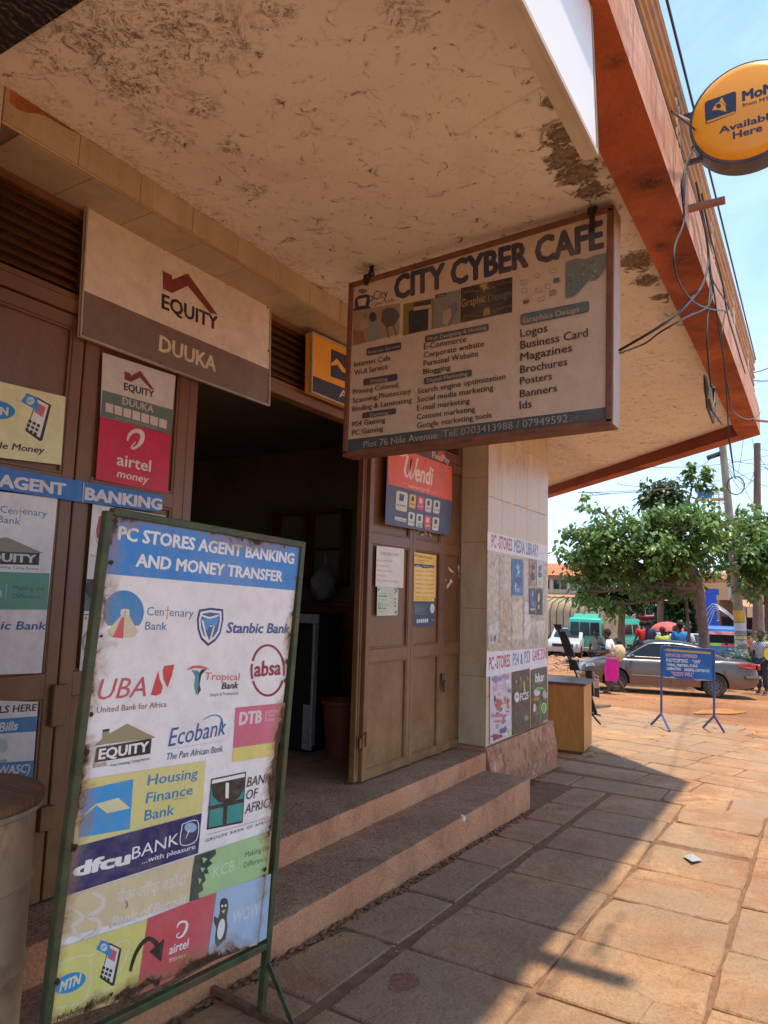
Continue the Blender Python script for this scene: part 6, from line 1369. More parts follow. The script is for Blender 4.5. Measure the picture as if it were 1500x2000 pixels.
    MB().box((-2.345, .30, .78), (-2.29, .70, .92), None, .01).build('tail_light', M('tail_red', (.42, .03, .02), .2), K); MB().box((-2.345, -.70, .78), (-2.29, -.30, .92), None, .01).build('tail_light', M('tail_red', (.42, .03, .02), .2), K)
    MB().box((-2.35, -.26, .74), (-2.33, .26, .86)).build('number_plate', M('plate_yellow', (.6, .5, .1), .5), K)
    for s_ in (1, -1): MB().prism([(2.19, s_*.45, .60), (2.09, s_*.70, .62), (1.86, s_*.785, .66), (1.90, s_*.775, .74), (2.08, s_*.66, .73), (2.17, s_*.45, .70)], (.016, s_*.016, .004)).build('headlight', M('lamp_glass', (.55, .55, .52), .12, .2), K)
    MB().tube([(-2.0, .83, .56), (-2.28, .74, .56), (-2.37, .45, .56), (-2.37, -.45, .56), (-2.28, -.74, .56), (-2.0, -.83, .56)], .045, 8).build('rear_bumper', paint, K, True)
    MB().tube([(1.85, .80, .42), (2.18, .68, .42), (2.30, .3, .42), (2.30, -.3, .42), (2.18, -.68, .42), (1.85, -.8, .42)], .06, 8).build('front_bumper', paint, K, True)
    for x in WX:
        for s_ in (1, -1): wheel(K, x, s_*.735, WR, .2, None, s_)
    MB().box((-1.5, -.5, .95), (.9, .5, 1.0)).build('interior', M('car_interior', (.03, .028, .025), .9), K)
    for ch in K.children:      # longer tail
        if ch.type == 'MESH' and ch.name.split('.')[0] not in ('wheel', 'roof', 'side_window', 'window_trim', 'windscreen', 'door_seam', 'side_moulding', 'door_handle'):
            for v_ in ch.data.vertices:
                if v_.co.x < -1.7: v_.co.x += (v_.co.x+1.7)*.24
        if ch.type == 'MESH' and ch.name.split('.')[0] in ('roof', 'side_window', 'window_trim', 'rear_window'):
            for v_ in ch.data.vertices:
                if v_.co.x < -.2: v_.co.x += (v_.co.x+.2)*.17
    return K
sedan()
# ------------------------------------------------------------------ boxy vehicles
def boxcar(name, label, cat, loc, rz, L, Wd, prof, col, glass_side=(), rear=None, front=None, wr=.32, wx=(.33, -.30), dust=.5, group=None, extra=None, roofc=None):
    """prof: side outline (x,z); x forward; rear faces -x"""
    K = empty(name, loc, rz, label, cat, group); p = carpaint('paint_'+name+str(len(_m)), col, dust, .1, .3, 1.1); _m['p'+str(len(_m))] = p
    zs_ = [z for x, z in prof]; zmax = max(zs_); mid = zmax*.58
    bm = bmesh.new(); 
    ring = [[bm.verts.new((x, s_*(Wd/2-(max(0, z-mid)*.11)), z)) for x, z in prof] for s_ in (1, -1)]
    bm.faces.new(ring[0]); bm.faces.new(list(reversed(ring[1])))
    n = len(prof)
    for i in range(n): j = (i+1) % n; bm.faces.new((ring[0][i], ring[1][i], ring[1][j], ring[0][j]))
    bmesh.ops.recalc_face_normals(bm, faces=bm.faces)
    bmesh.ops.bevel(bm, geom=[e for e in bm.edges if e.calc_face_angle(0) > .3], offset=.07, segments=2, profile=.6, affect='EDGES')
    me = bpy.data.meshes.new('body'); bm.to_mesh(me); bm.free(); me.polygons.foreach_set('use_smooth', [True]*len(me.polygons)); me.set_sharp_from_angle(angle=math.radians(35)); link('body', me, p, K)
    for P in glass_side:
        for s_ in (1, -1): MB().prism([(x, s_*(Wd/2-max(0, z-mid)*.11+.004), z) for x, z in P], (0, s_*.006, 0)).build('window', glass, K)
    for x in (wx[0]*L, wx[1]*L):
        for s_ in (1, -1): wheel(K, x, s_*(Wd/2-.10), wr, .2, None, s_)
        MB().lathe([(wr*1.17, -.02), (wr*1.17, .015)], (x, Wd/2-.0, wr), 20, 'Y').lathe([(wr*1.17, -.015), (wr*1.17, .02)], (x, -Wd/2, wr), 20, 'Y').build('wheel_arch', M('black_underbody', (.012, .011, .01), .9), K)['kind'] = 'stuff'
    return K, p
def minibus(label, loc, rz, chevrons=True):
    prof = [(-2.3, .35), (-2.34, .9), (-2.22, 1.95), (-2.1, 2.02), (.9, 2.05), (1.1, 1.98), (1.75, 1.2), (2.3, 1.0), (2.38, .75), (2.35, .32)]
    K, p = boxcar('minibus', label, 'minibus', loc, rz, 4.7, 1.72, prof, (.035, .42, .30), [[(1.0, 1.15), (.75, 1.75), (.2, 1.75), (.2, 1.15)], [(.1, 1.15), (.1, 1.75), (-.75, 1.75), (-.75, 1.15)], [(-.85, 1.15), (-.85, 1.75), (-1.5, 1.75), (-1.5, 1.15)], [(-1.6, 1.15), (-1.6, 1.75), (-2.08, 1.72), (-2.12, 1.15)]], group='green minibuses parked across the street', dust=.4)
    MB().prism([(-1.95, .62, 2.0), (.75, .62, 2.0), (.55, .55, 2.22), (-1.8, .55, 2.22)], (0, -1.24, 0)).build('raised_roof', p, K)
    MB().box((-2.36, -.74, 1.14), (-2.20, .74, 1.20)).build('rear_rail', blackp, K)
    for y0, y1 in ((-.72, -.28), (-.22, .24), (.30, .72)): MB().prism([(-2.345, y0, 1.16), (-2.345, y1, 1.16), (-2.262, y1*.97, 1.80), (-2.262, y0*.97, 1.80)], (-.012, 0, 0)).build('rear_window', glass, K)
    if chevrons:
        for y in (-.62, .62):
            ch = MB().box((-2.375, y-.17, .78), (-2.36, y+.17, 1.05)).build('reflector', M('reflector_yellow', (.75, .45, .06), .5), K); m = MB()
            for k in range(3): m.prism([(-2.377, y-.15+k*.11, .79), (-2.377, y-.09+k*.11, .79), (-2.377, y-.15+k*.11+.0, 1.03), (-2.377, y-.17+k*.11-.02, 1.03)], (-.002, 0, 0))
            m.build('stripe', M('reflector_red', (.65, .08, .03), .5), K)['kind'] = 'stuff'
    MB().box((-2.44, -.80, .36), (-2.34, .80, .56), None, .02).build('bumper', M('bumper_beige', (.40, .30, .22), .7), K); MB().box((1.62, -.6, 1.25), (1.66, .6, 1.28)).build('wiper', blackp, K)
    return K
pA = at(1151, 0, 40); minibus('green minibus seen from behind with yellow and red striped reflectors, across the rubble', pA, math.atan2(pA.y, pA.x)-.10)
pB = at(1206, 0, 43); minibus('green minibus showing its side windows, right of the one seen from behind', pB, math.atan2(pB.y, pB.x)-.55, False)
# tarpaulin truck
pT = at(1116, 0, 41); K = empty('truck', pT, face_cam(pT)+math.radians(38), 'lorry with tan ribbed tarpaulin standing behind the minibuses', 'truck')
can = M('tarpaulin_tan', (.34, .25, .15), .8, var=.2, scale=2, bump=.3, bscale=8)
prf = [(-1.2, .95), (-1.22, 2.3), (-1.05, 2.75), (-.6, 3.0), (0, 3.08), (.6, 3.0), (1.05, 2.75), (1.22, 2.3), (1.2, .95)]
m = MB(); ribs = 9; v = []
for i in range(ribs*2+1):
    k = 1.0 if i % 2 == 0 else .965
    v += [(x*k, -2.6+5.2*i/(ribs*2), .95+(z-.95)*k) for x, z in prf]
n = len(prf); m.add(v, [(i*n+j, i*n+j+1, (i+1)*n+j+1, (i+1)*n+j) for i in range(ribs*2) for j in range(n-1)]+[tuple(range(n)), tuple(ribs*2*n+j for j in range(n))]); m.build('tarpaulin', can, K, True)
for i in range(ribs+1):
    y = -2.6+5.2*i/ribs; MB().tube([(x*1.01, y, .95+(z-.95)*1.01) for x, z in prf], .022, 5).build('hoop', M('hoop_dark', (.10, .07, .045), .8), K)
MB().box((-1.2, -2.65, .75), (1.2, 2.65, .95)).build('truck_bed', M('truck_bed', (.08, .07, .06), .8), K); MB().box((-1.1, 2.8, .6), (1.1, 4.3, 2.3), None, .12).build('cab', M('cab_blue', (.03, .16, .34), .4), K)
for y in (-1.7, 1.8, 3.4):
    for s_ in (1, -1): w = wheel(K, 0, 0, .45, .25, None, s_); w.rotation_euler = (0, 0, math.pi/2); w.location = (s_*1.0, y, .45)
# blue lorry body left of it
pL = at(1066, 0, 43); K = empty('truck', pL, face_cam(pL)+.2, 'bright blue covered lorry half hidden behind the pillar edge', 'truck')
v = []; prf2 = [(-1.2, .9), (-1.2, 2.5), (-.8, 2.95), (0, 3.1), (.8, 2.95), (1.2, 2.5), (1.2, .9)]
MB().prism([(x, -.5, z) for x, z in prf2], (0, 4.5, 0)).build('cover', M('cover_blue', (.01, .22, .62), .45, var=.1), K, True); MB().box((-1.1, -1.9, .7), (1.1, -.55, 2.1), None, .12).build('cab', M('cab_white', (.6, .6, .6), .4), K)
MB().prism([(-.95, -1.92, 1.35), (.95, -1.92, 1.35), (.9, -1.86, 2.0), (-.9, -1.86, 2.0)], (0, -.01, 0)).build('windscreen', glass, K)
for y in (-1.2, 2.5):
    for s_ in (1, -1): w = wheel(K, 0, 0, .42, .25, None, s_); w.rotation_euler = (0, 0, math.pi/2); w.location = (s_*1.0, y, .42)
# white off-roader and dark car beside
suv = [(-2.1, .45), (-2.15, 1.0), (-2.0, 1.75), (.3, 1.78), (.75, 1.25), (1.9, 1.12), (2.1, .95), (2.1, .45)]
p = at(988, 0, 41); K, _p = boxcar('car', 'white off-road car with black wheels beside the blue lorry', 'car', p, face_cam(p)-.12, 4.2, 1.75, suv, (.68, .68, .67), [[(.45, 1.2), (.2, 1.65), (-.7, 1.65), (-.7, 1.2)], [(-.8, 1.2), (-.8, 1.65), (-1.8, 1.62), (-1.9, 1.2)]], wr=.38, dust=.3)
hb = [(-1.8, .3), (-1.85, .85), (-1.6, 1.35), (-.1, 1.4), (.7, .95), (1.7, .82), (1.85, .6), (1.85, .3)]
p = at(1110, 0, 38); K, _p = boxcar('car', 'pale hatchback with dark grille facing the camera in front of the tan lorry', 'car', p, face_cam(p)-math.pi/2-.15, 3.8, 1.6, hb, (.45, .47, .48), [[(.6, 1.0), (-.1, 1.32), (-.8, 1.30), (-.8, 1.0)]], wr=.28, dust=.4)
MB().prism([(.72, -.62, .99), (.72, .62, .99), (.0, .55, 1.36), (.0, -.55, 1.36)], (.01, 0, .01)).build('windscreen', glass, K); MB().box((1.83, -.5, .55), (1.87, .5, .7)).build('grille', blackp, K)
for s_ in (1, -1): MB().box((1.80, s_*.72-.09, .62), (1.88, s_*.72+.03, .74), None, .02).build('headlight', M('lamp_glass', (.55, .55, .52)), K)
# blue van behind the tree
vanp = [(-2.0, .35), (-2.05, .95), (-1.9, 1.75), (.9, 1.8), (1.5, 1.05), (2.0, .9), (2.05, .35)]
p = at(1405, 0, 36); K, _p = boxcar('van', 'bright blue van seen from behind, its rear window edged pink and green', 'van', p, math.atan2(p.y, p.x)+.12, 4.1, 1.62, vanp, (.02, .16, .50), [[(.8, 1.1), (.6, 1.6), (-.5, 1.6), (-.5, 1.1)], [(-.6, 1.1), (-.6, 1.6), (-1.6, 1.6), (-1.7, 1.1)]], dust=.2)
rx = lambda z: -2.05+(z-.95)*.1875
for nm, z0, z1, mt in (('sticker', 1.50, 1.64, M('sticker_pink', (.65, .25, .26), .5)), ('sticker', 1.02, 1.14, M('sticker_green', (.20, .42, .08), .5))): MB().prism([(rx(z0), -.68, z0), (rx(z0), .68, z0), (rx(z1), .66, z1), (rx(z1), -.66, z1)], (-.02, 0, 0)).build(nm, mt, K)
MB().prism([(rx(1.02), -.25, 1.02), (rx(1.02), .2, 1.02), (rx(1.14), .2, 1.14), (rx(1.14), -.25, 1.14)], (-.025, 0, 0)).build('sticker', M('sticker_red', (.55, .04, .03), .5), K)
MB().prism([(rx(1.15), -.66, 1.15), (rx(1.15), .66, 1.15), (rx(1.49), .64, 1.49), (rx(1.49), -.64, 1.49)], (-.02, 0, 0)).build('rear_window', glass, K); MB().box((-2.12, -.75, .38), (-2.02, .75, .55), None, .02).build('bumper', blackp, K)
for s_ in (1, -1): MB().box((-2.08, s_*.70-.06, .7), (-2.03, s_*.70+.06, .95)).build('tail_light', M('tail_red', (.42, .03, .02)), K)
p = at(1352, 0, 40); K, _p = boxcar('car', 'small white and black car left of the tree trunk beyond the roof of the saloon', 'car', p, face_cam(p)-math.pi/2+.1, 3.6, 1.6, hb, (.60, .60, .60), [[(.6, 1.0), (-.1, 1.32), (-.8, 1.30), (-.8, 1.0)]], wr=.28)
MB().prism([(.72, -.62, .99), (.72, .62, .99), (.0, .55, 1.36), (.0, -.55, 1.36)], (.01, 0, .01)).build('windscreen', glass, K)
# ------------------------------------------------------------------ people
def skinmesh(V, E, R, sub=1, root=0):
    me = bpy.data.meshes.new('s'); me.from_pydata(V, E, []); o = bpy.data.objects.new('s', me); TMP.collection.objects.link(o)
    md = o.modifiers.new('s', 'SKIN'); md.use_smooth_shade = True
    for i, r in enumerate(R): me.skin_vertices[0].data[i].radius = (r, r) if not isinstance(r, tuple) else r
    me.skin_vertices[0].data[root].use_root = True
    if sub: md2 = o.modifiers.new('d', 'SUBSURF'); md2.levels = sub; md2.render_levels = sub
    vl = TMP.view_layers[0]; vl.update(); dg = vl.depsgraph; out = bpy.data.meshes.new_from_object(o.evaluated_get(dg), depsgraph=dg)
    bpy.data.objects.remove(o); bpy.data.meshes.remove(me); out.polygons.foreach_set('use_smooth', [True]*len(out.polygons)); return out
skin_m = M('brown_skin', (.075, .035, .02), .5, var=.1, scale=20)
hair_m = M('black_hair', (.012, .010, .009), .9, var=.3, scale=60, bump=.8, bscale=120)
DEF = dict(pelvis=(0, 0, .53), waist=(0, 0, .62), chest=(0, 0, .74), neck=(0, 0, .835), head=(0, .012, .89), sL=(-.105, 0, .80), sR=(.105, 0, .80), eL=(-.135, -.01, .635), eR=(.135, -.01, .635), wL=(-.14, .05, .49), wR=(.14, .05, .49),
           hL=(-.048, 0, .515), hR=(.048, 0, .515), kL=(-.052, .01, .28), kR=(.052, .01, .28), aL=(-.055, -.005, .045), aR=(.055, -.005, .045))
def person(label, loc, rz, h, top, bottom, pose=None, skirt=False, cap=None, group=None, sit=False, big=False):
    J = dict(DEF); 
    if sit: J.update(kL=(-.09, .22, .50), kR=(.09, .22, .50), aL=(-.09, .20, .27), aR=(.09, .20, .27), wL=(-.09, .2, .56), wR=(.09, .2, .56))
    J.update(pose or {})
    K = empty('person', loc, rz, label, 'person', group)
    P = {k: Vector(v)*h for k, v in J.items()}
    toe = lambda a: a+Vector((0, .085*h, -.028*h))
    hd = P['head']
    names = ['pelvis', 'waist', 'chest', 'neck', 'head', 'sL', 'eL', 'wL', 'sR', 'eR', 'wR', 'hL', 'kL', 'aL', 'hR', 'kR', 'aR']
    V = [P[n] for n in names]; R = [.075, .068, .085, .030, .036, .042, .028, .018, .042, .028, .018, .058, .038, .024, .058, .038, .024]
    E = [(0, 1), (1, 2), (2, 3), (3, 4), (2, 5), (5, 6), (6, 7), (2, 8), (8, 9), (9, 10), (0, 11), (11, 12), (12, 13), (0, 14), (14, 15), (15, 16)]
    for a in (13, 16): V.append(toe(V[a])); R.append(.018); E.append((a, len(V)-1))
    for a, e_ in ((7, 6), (10, 9)):
        d = (V[a]-V[e_]).normalized(); V.append(V[a]+d*.05*h); R.append(.017); E.append((a, len(V)-1))
    R = [r*h for r in R]
    me = skinmesh(V, E, R, 1)
    body = link('body', me, skin_m, K)
    m = MB().sph(hd+Vector((0, .0, .045*h)), .062*h, 14, 10, .86, 1.0, 1.15)
    m.sph(hd+Vector((0, .064*h, .040*h)), .011*h, 6, 5).sph(hd+Vector((.054*h, 0, .04*h)), .014*h, 6, 5, .5, 1, 1.3).sph(hd+Vector((-.054*h, 0, .04*h)), .014*h, 6, 5, .5, 1, 1.3).sph(hd+Vector((0, .054*h, .01*h)), .015*h, 7, 5, 1.1, .6, .5)
    m.build('head', skin_m, K, True)
    MB().sph(hd+Vector((.022*h, .055*h, .055*h)), .0045*h, 6, 4, 1.2, 1, .6).sph(hd+Vector((-.022*h, .055*h, .055*h)), .0045*h, 6, 4, 1.2, 1, .6).build('eyes', M('eye_white', (.16, .14, .13), .3), K)['kind'] = 'stuff'
    hm = MB().sph(hd+Vector((0, -.012*h, .064*h)), .066*h, 14, 9, .92, 1.0, .98); hm.build('hair' if not cap else 'hat', hair_m if not cap else M('hat_%s' % label[:9], cap, .8), K, True)
    for a, e_ in ((7, 6), (10, 9)):         # fingers and thumb
        d = (V[a]-V[e_]).normalized(); s_ = d.cross(Vector((0, 0, 1))); s_ = s_.normalized() if s_.length > .1 else Vector((1, 0, 0)); pz = d.cross(s_); q = MB(); b0 = V[a]+d*.055*h
        for k, l in enumerate((.034, .042, .040, .030)): o_ = s_*(k-1.5)*.011*h; q.tube([b0+o_, b0+o_*1.1+d*l*.6*h, b0+o_*1.1+d*l*h-pz*.008*h], [.0055*h, .005*h, .003*h], 5)
        q.tube([b0-d*.03*h-s_*.014*h, b0-d*.01*h-s_*.030*h, b0+d*.008*h-s_*.032*h], [.006*h, .0055*h, .004*h], 5); o = q.build('hand', skin_m, K, True)
    tm = M('cloth_top_%d' % len(_m), top, .85, var=.12, scale=9, bump=.3, bscale=20) if not isinstance(top, bpy.types.Material) else top
    mid = lambda a, b_, t: P[a].lerp(P[b_], t)
    V = [P['pelvis']+Vector((0, 0, -.01*h)), P['waist'], P['chest'], P['neck']-Vector((0, 0, .02*h)), P['sL'], mid('sL', 'eL', .8), P['sR'], mid('sR', 'eR', .8)]; R = [.092, .082, .098, .045, .054, .046, .054, .046]
    link('shirt', skinmesh(V, [(0, 1), (1, 2), (2, 3), (2, 4), (4, 5), (2, 6), (6, 7)], [r*h for r in R], 1), tm, K)
    bmt = M('cloth_low_%d' % len(_m), bottom, .85, var=.12, scale=9)
    if skirt:
        hem = (P['kL']+P['kR'])/2+Vector((0, 0, -.10*h)); top_ = P['waist']; q = MB(); v = []; n = 20; rows = 9
        for i in range(rows):
            t = i/(rows-1); c_ = top_.lerp(hem, t); w = (.085+.02*math.sin(t*3.1)+.0*t)*h; dp = (.075+.035*math.sin(t*2.6))*h
            for j in range(n): a = 6.283*j/n; f_ = 1+.05*math.sin(5*a+t)*t; v.append(c_+Vector((math.cos(a)*w*f_, math.sin(a)*dp*f_, 0)))
        q.add(v, [(i*n+j, i*n+(j+1) % n, (i+1)*n+(j+1) % n, (i+1)*n+j) for i in range(rows-1) for j in range(n)]); q.build('skirt', bmt, K, True)
    else:
        V = [P['pelvis']+Vector((0, 0, .03*h)), P['hL'], P['kL'], mid('kL', 'aL', .85), P['hR'], P['kR'], mid('kR', 'aR', .85)]
        link('trousers', skinmesh(V, [(0, 1), (1, 2), (2, 3), (0, 4), (4, 5), (5, 6)], [r*h for r in (.085, .068, .050, .040, .068, .050, .040)], 1), bmt, K)
    sh = MB()
    for a in ('aL', 'aR'): p_ = P[a]; sh.box((p_.x-.026*h, p_.y-.035*h, p_.z-.045*h), (p_.x+.026*h, p_.y+.10*h, p_.z-.030*h), None, .006*h)
    sh.build('sandals', M('dark_sandal', (.03, .02, .018), .7), K)['kind'] = 'stuff'
    return K, P
# the woman carrying a baby, mid-stride to the left
pw = PG(1198, 1354); pw.z = gz(pw.x, pw.y)
K, P = person('woman in white top and magenta skirt walking past the grey car, baby on her back', pw, math.pi/2+.12, 1.50, (.72, .70, .70), (.68, .015, .26),
    pose=dict(waist=(0, .01, .62), chest=(0, .045, .735), neck=(0, .075, .83), head=(0, .10, .88), sL=(-.10, .05, .79), sR=(.10, .05, .79), eL=(-.14, .06, .64), wL=(-.10, .20, .63), eR=(.14, .08, .64), wR=(.09, .20, .60), kL=(-.05, .05, .29), aL=(-.05, .06, .045), kR=(.05, .0, .29), aR=(.05, -.16, .075)), skirt=True)
q = MB(); bm = bmesh.new(); bmesh.ops.create_icosphere(bm, subdivisions=3, radius=1)
for v in bm.verts: v.co = Vector((v.co.x*.17, v.co.y*.16, v.co.z*.20))*(1+.12*noise.noise(v.co*3)) + Vector((0, -.125, .955))
me = bpy.data.meshes.new('baby_wrap'); bm.to_mesh(me); bm.free(); me.polygons.foreach_set('use_smooth', [True]*len(me.polygons)); link('baby_wrap', me, M('blanket_cream', (.50, .38, .22), .95, var=.35, scale=14, bump=.6, bscale=20), K)
MB().lathe([(.155, -.045), (.165, 0), (.150, .05)], (0, .0, .92), 20, 'Z', False).build('wrap_band', M('blanket_cream', (.50, .38, .22)), K, True); MB().lathe([(.150, -.06), (.16, 0)], (0, .0, .86), 20, 'Z', False).build('waist_cloth', M('cloth_lilac', (.55, .28, .42), .9), K, True)
# the baby itself
pb_ = pw + Matrix.Rotation(math.pi/2+.12, 3, 'Z') @ Vector((.02, -.115, 1.15)); Kb = empty('baby', pb_, math.pi/2+.12, "baby's dark head resting on the back of the woman in the magenta skirt", 'baby')
MB().sph((0, 0, .03), .075, 12, 9, .92, 1, 1.05).sph((0, .07, .02), .012, 6, 5).build('head', skin_m, Kb, True); MB().sph((0, -.012, .05), .076, 12, 8, .95, 1, .92).build('hair', hair_m, Kb, True); MB().sph((0, -.01, -.10), .085, 10, 8, 1, .9, 1.1).build('torso', M('blanket_cream', (.50, .38, .22)), Kb, True)
def stand(label, px, d, h, top, bottom, rz=0, **k):
    p = at(px, 0, d); return person(label, p, face_cam(p)+rz, h, top, bottom, **k)
stand('boy in a greyish brown shirt standing behind the woman by the motorcycle', 1164, 23.5, 1.45, (.30, .24, .20), (.10, .05, .04), math.pi*.9)
chk, nb = newmat('checked_cloth'); ck = nb.n('ShaderNodeTexChecker'); ck.inputs['Scale'].default_value = 34; nb.t.links.new(nb.co, ck.inputs[0]); nb.fin(nb.mix(ck.outputs[1], (.02, .02, .025), (.60, .58, .56)), .9)
stand('person in a black and white checked shirt behind the boot of the grey car', 1484, 21.5, 1.62, chk, (.03, .03, .04), math.pi*.85)
stand('person in a yellow-green shirt and dark red hat behind the roof of the grey car', 1293, 25, 1.62, (.42, .50, .06), (.05, .05, .07), .5, cap=(.12, .02, .02))
stand('person in a bright blue shirt seen from behind beside the red umbrella', 1327, 25, 1.80, (.03, .20, .50), (.04, .04, .06), .1)
stand('person in a white shirt just right of the blue-shirted one', 1341, 26, 1.70, (.62, .62, .64), (.05, .05, .07), math.pi*.8)
stand('person in a pale lilac shirt left of the blue-shirted one', 1318, 27, 1.68, (.50, .48, .58), (.05, .05, .07), math.pi*.8)
GM = 'riders waiting by the market stalls'
stand('rider in a red shirt, leftmost of those waiting by the market stalls', 1253, 33, 1.85, (.60, .03, .03), (.05, .05, .07), .4, sit=True, group=GM)
stand('rider in a pink-red shirt between the red-shirted and dark-shirted riders', 1260, 34, 1.85, (.62, .10, .14), (.05, .05, .07), .3, sit=True, group=GM)
stand('rider in a dark navy shirt, rightmost of those waiting by the market stalls', 1268, 33, 1.88, (.05, .06, .12), (.05, .05, .07), -.3, sit=True, group=GM)
stand('distant shopper in white by the white post near the shops', 1286, 50, 1.65, (.6, .58, .55), (.08, .05, .05), 0)
stand('distant person in black beside the red shop wall', 1247, 52, 1.7, (.04, .03, .05), (.03, .03, .04), .3)
stand('distant person in red among the stalls at the right, beyond the pole with posters', 1462, 34, 1.62, (.65, .04, .04), (.05, .04, .06), 0)
stand('distant person in a rose shirt right of the distant one in red at the right', 1473, 38, 1.62, (.62, .12, .16), (.05, .04, .06), 0)
# ------------------------------------------------------------------ motorcycles
def motorcycle(label, loc, rz, tank):
    K = empty('motorcycle', loc, rz, label, 'motorcycle', None); bkm = M('moto_black', (.02, .02, .022), .4); tk = M('tank_%d' % len(_m), tank, .3)
    for x in (.62, -.62):
        t = MB().lathe([(.25, -.04), (.295, -.035), (.31, 0), (.295, .035), (.25, .04)], (0, 0, 0), 24, 'Y', False).build('wheel', tyre, K, True); t.location = (x, 0, .31)
        s_ = MB()
        for k in range(8): a = 6.283*k/8; s_.bar((0, 0, 0), (math.cos(a)*.26, 0, math.sin(a)*.26), .012)
        s_.sph((0, 0, 0), .05, 8, 6); s_.build('spokes', M('spoke_steel', (.4, .4, .4), .4, .6), t)
    MB().tube([(.62, .06, .31), (.42, .06, .85)], .02, 6).build('fork', metal_edge, K, True); MB().tube([(.62, -.06, .31), (.42, -.06, .85)], .02, 6).build('fork', metal_edge, K, True)
    MB().tube([(.36, .34, 1.02), (.40, .15, 1.0), (.42, 0, .92), (.40, -.15, 1.0), (.36, -.34, 1.02)], .014, 6).build('handlebar', bkm, K, True); MB().sph((.50, 0, .86), .085, 10, 7).build('headlamp', M('lamp_glass', (.55, .55, .52)), K, True)
    MB().tube([(.42, 0, .85), (.05, 0, .75), (-.35, 0, .62), (-.62, 0, .31), (-.1, 0, .28), (.3, 0, .40), (.42, 0, .85)], .022, 6).build('frame', bkm, K, True)
    MB().sph((.16, 0, .84), .17, 12, 8, 1.35, .7, .72).build('tank', tk, K, True); MB().box((-.72, -.13, .76), (-.02, .13, .86), None, .035).build('seat', M('seat_black', (.015, .014, .014), .6), K, True); MB().box((-.12, -.14, .30), (.28, .14, .60), None, .04).build('engine', metal_edge, K)
    MB().tube([(.1, .12, .32), (-.3, .16, .26), (-.75, .18, .34)], [.02, .03, .045], 8).build('exhaust', metal_edge, K, True)
    for x in (.62, -.62): MB().tube([(x+.30*math.cos(a), 0, .33+.32*math.sin(a)) for a in np.linspace(.5, 2.4, 8)], .03, 5).build('mudguard', tk, K, True)
    for s_ in (1, -1): MB().tube([(.38, s_*.26, 1.02), (.33, s_*.30, 1.16)], .006, 5).sph((.33, s_*.31, 1.19), .05, 8, 5, .3, 1, .7).build('mirror', bkm, K, True)
    return K
p = at(1174, 0, 22.5); motorcycle('black motorcycle parked behind the woman in the magenta skirt', p, face_cam(p)+math.pi*.35, (.03, .03, .035))
p = at(1258, 0, 32.5); motorcycle('dark motorcycle under the waiting riders', p, face_cam(p)+.2, (.25, .02, .02))
p = at(1446, 0, 23.5); motorcycle('motorcycle standing by the foot of the pole with posters', p, face_cam(p)+1.9, (.03, .10, .16))
# ------------------------------------------------------------------ umbrella
p = at(1303, 0, 44); K = empty('parasol', p, 0, 'faded red market umbrella beyond the grey car', 'umbrella')
hz = zat(1303, 1232, 44).z-p.z; rd = M('umbrella_red', (.55, .09, .08), .8, var=.2, scale=2); v = [(0, 0, hz+.52)]; n = 10
for i, (r, z) in enumerate(((.4, .47), (.75, .32), (.95, .13), (1.0, 0))):
    for j in range(n*2): a = math.pi*j/n; k = 1 if j % 2 == 0 else .95; v.append((r*k*math.cos(a)*.93, r*k*math.sin(a)*.93, hz+z-(0 if j % 2 == 0 else .02)))
f = [(0, 1+j, 1+(j+1) % (2*n)) for j in range(2*n)]+[(1+i*2*n+j, 1+i*2*n+(j+1) % (2*n), 1+(i+1)*2*n+(j+1) % (2*n), 1+(i+1)*2*n+j) for i in range(3) for j in range(2*n)]
MB().add(v, f).build('canopy', rd, K, True); MB().tube([(0, 0, 0), (0, 0, hz+.54)], .025, 6).build('pole', metal_edge, K)
# ------------------------------------------------------------------ utility poles
wood = M('pole_wood', (.27, .22, .17), .85, var=.3, scale=3, bump=.5, bscale=12)
def pole(label, base, top, r0, r1):
    K = empty('utility_pole', base, 0, label, 'utility pole'); d = top-base; MB().tube([d*t for t in (0, .25, .5, .75, 1)], [r0+(r1-r0)*t for t in (0, .25, .5, .75, 1)], 14).build('shaft', wood, K, True); return K
D1 = 25.5; b1 = at(1451, 0, D1); t1 = zat(1411, 868, D1); K1 = pole('leaning wooden utility pole wrapped with posters, left of the two poles', b1, t1, .16, .11)
def on1(y):      # point on pole 1 at picture row y
    z = zat(1440, y, D1).z; t = (z-b1.z)/(t1.z-b1.z); return b1.lerp(t1, t)-b1
for i, (y0, y1, col) in enumerate(((1192, 1214, (.65, .38, .03)), (1216, 1232, (.58, .56, .60)), (1233, 1241, (.30, .24, .30)), (1242, 1248, (.60, .52, .20)), (1250, 1258, (.55, .52, .55)), (1260, 1266, (.22, .16, .34)), (1267, 1276, (.60, .58, .58)), (1278, 1296, (.40, .34, .30)))):
    MB().tube([on1(y1), on1(y0)], .166, 16, False).build('bill', M('bill_%d' % i, col, .7, var=.2, scale=20, dirt=(.2, .12, .08)), K1, True)
MB().sph(on1(907), .10, 8, 6, .8, 1.2, .8).build('junction_box', M('box_cream', (.5, .45, .35), .6), K1, True)
K_ = MB().tube([on1(888)+Vector((-.5, 0, -.05)), on1(884)+Vector((.0, 0, .03))], .08, 10).build('lamp_head', M('lamp_dark', (.03, .03, .035), .5), K1, True)
D2 = 31; b2 = at(1474, 0, D2); t2 = zat(1479, 866, D2); K2 = pole('darker upright wooden utility pole, right of the two poles', b2, t2, .17, .12); K2.children[0].data.materials[0] = M('pole_dark', (.17, .10, .07), .85, var=.3, scale=3, bump=.5)
D3 = 29; pole('thin bare post just right of the darker utility pole', at(1488, 0, D3), zat(1486, 1165, D3), .09, .07)
wire_m = M('wire', (.03, .03, .03), .6)
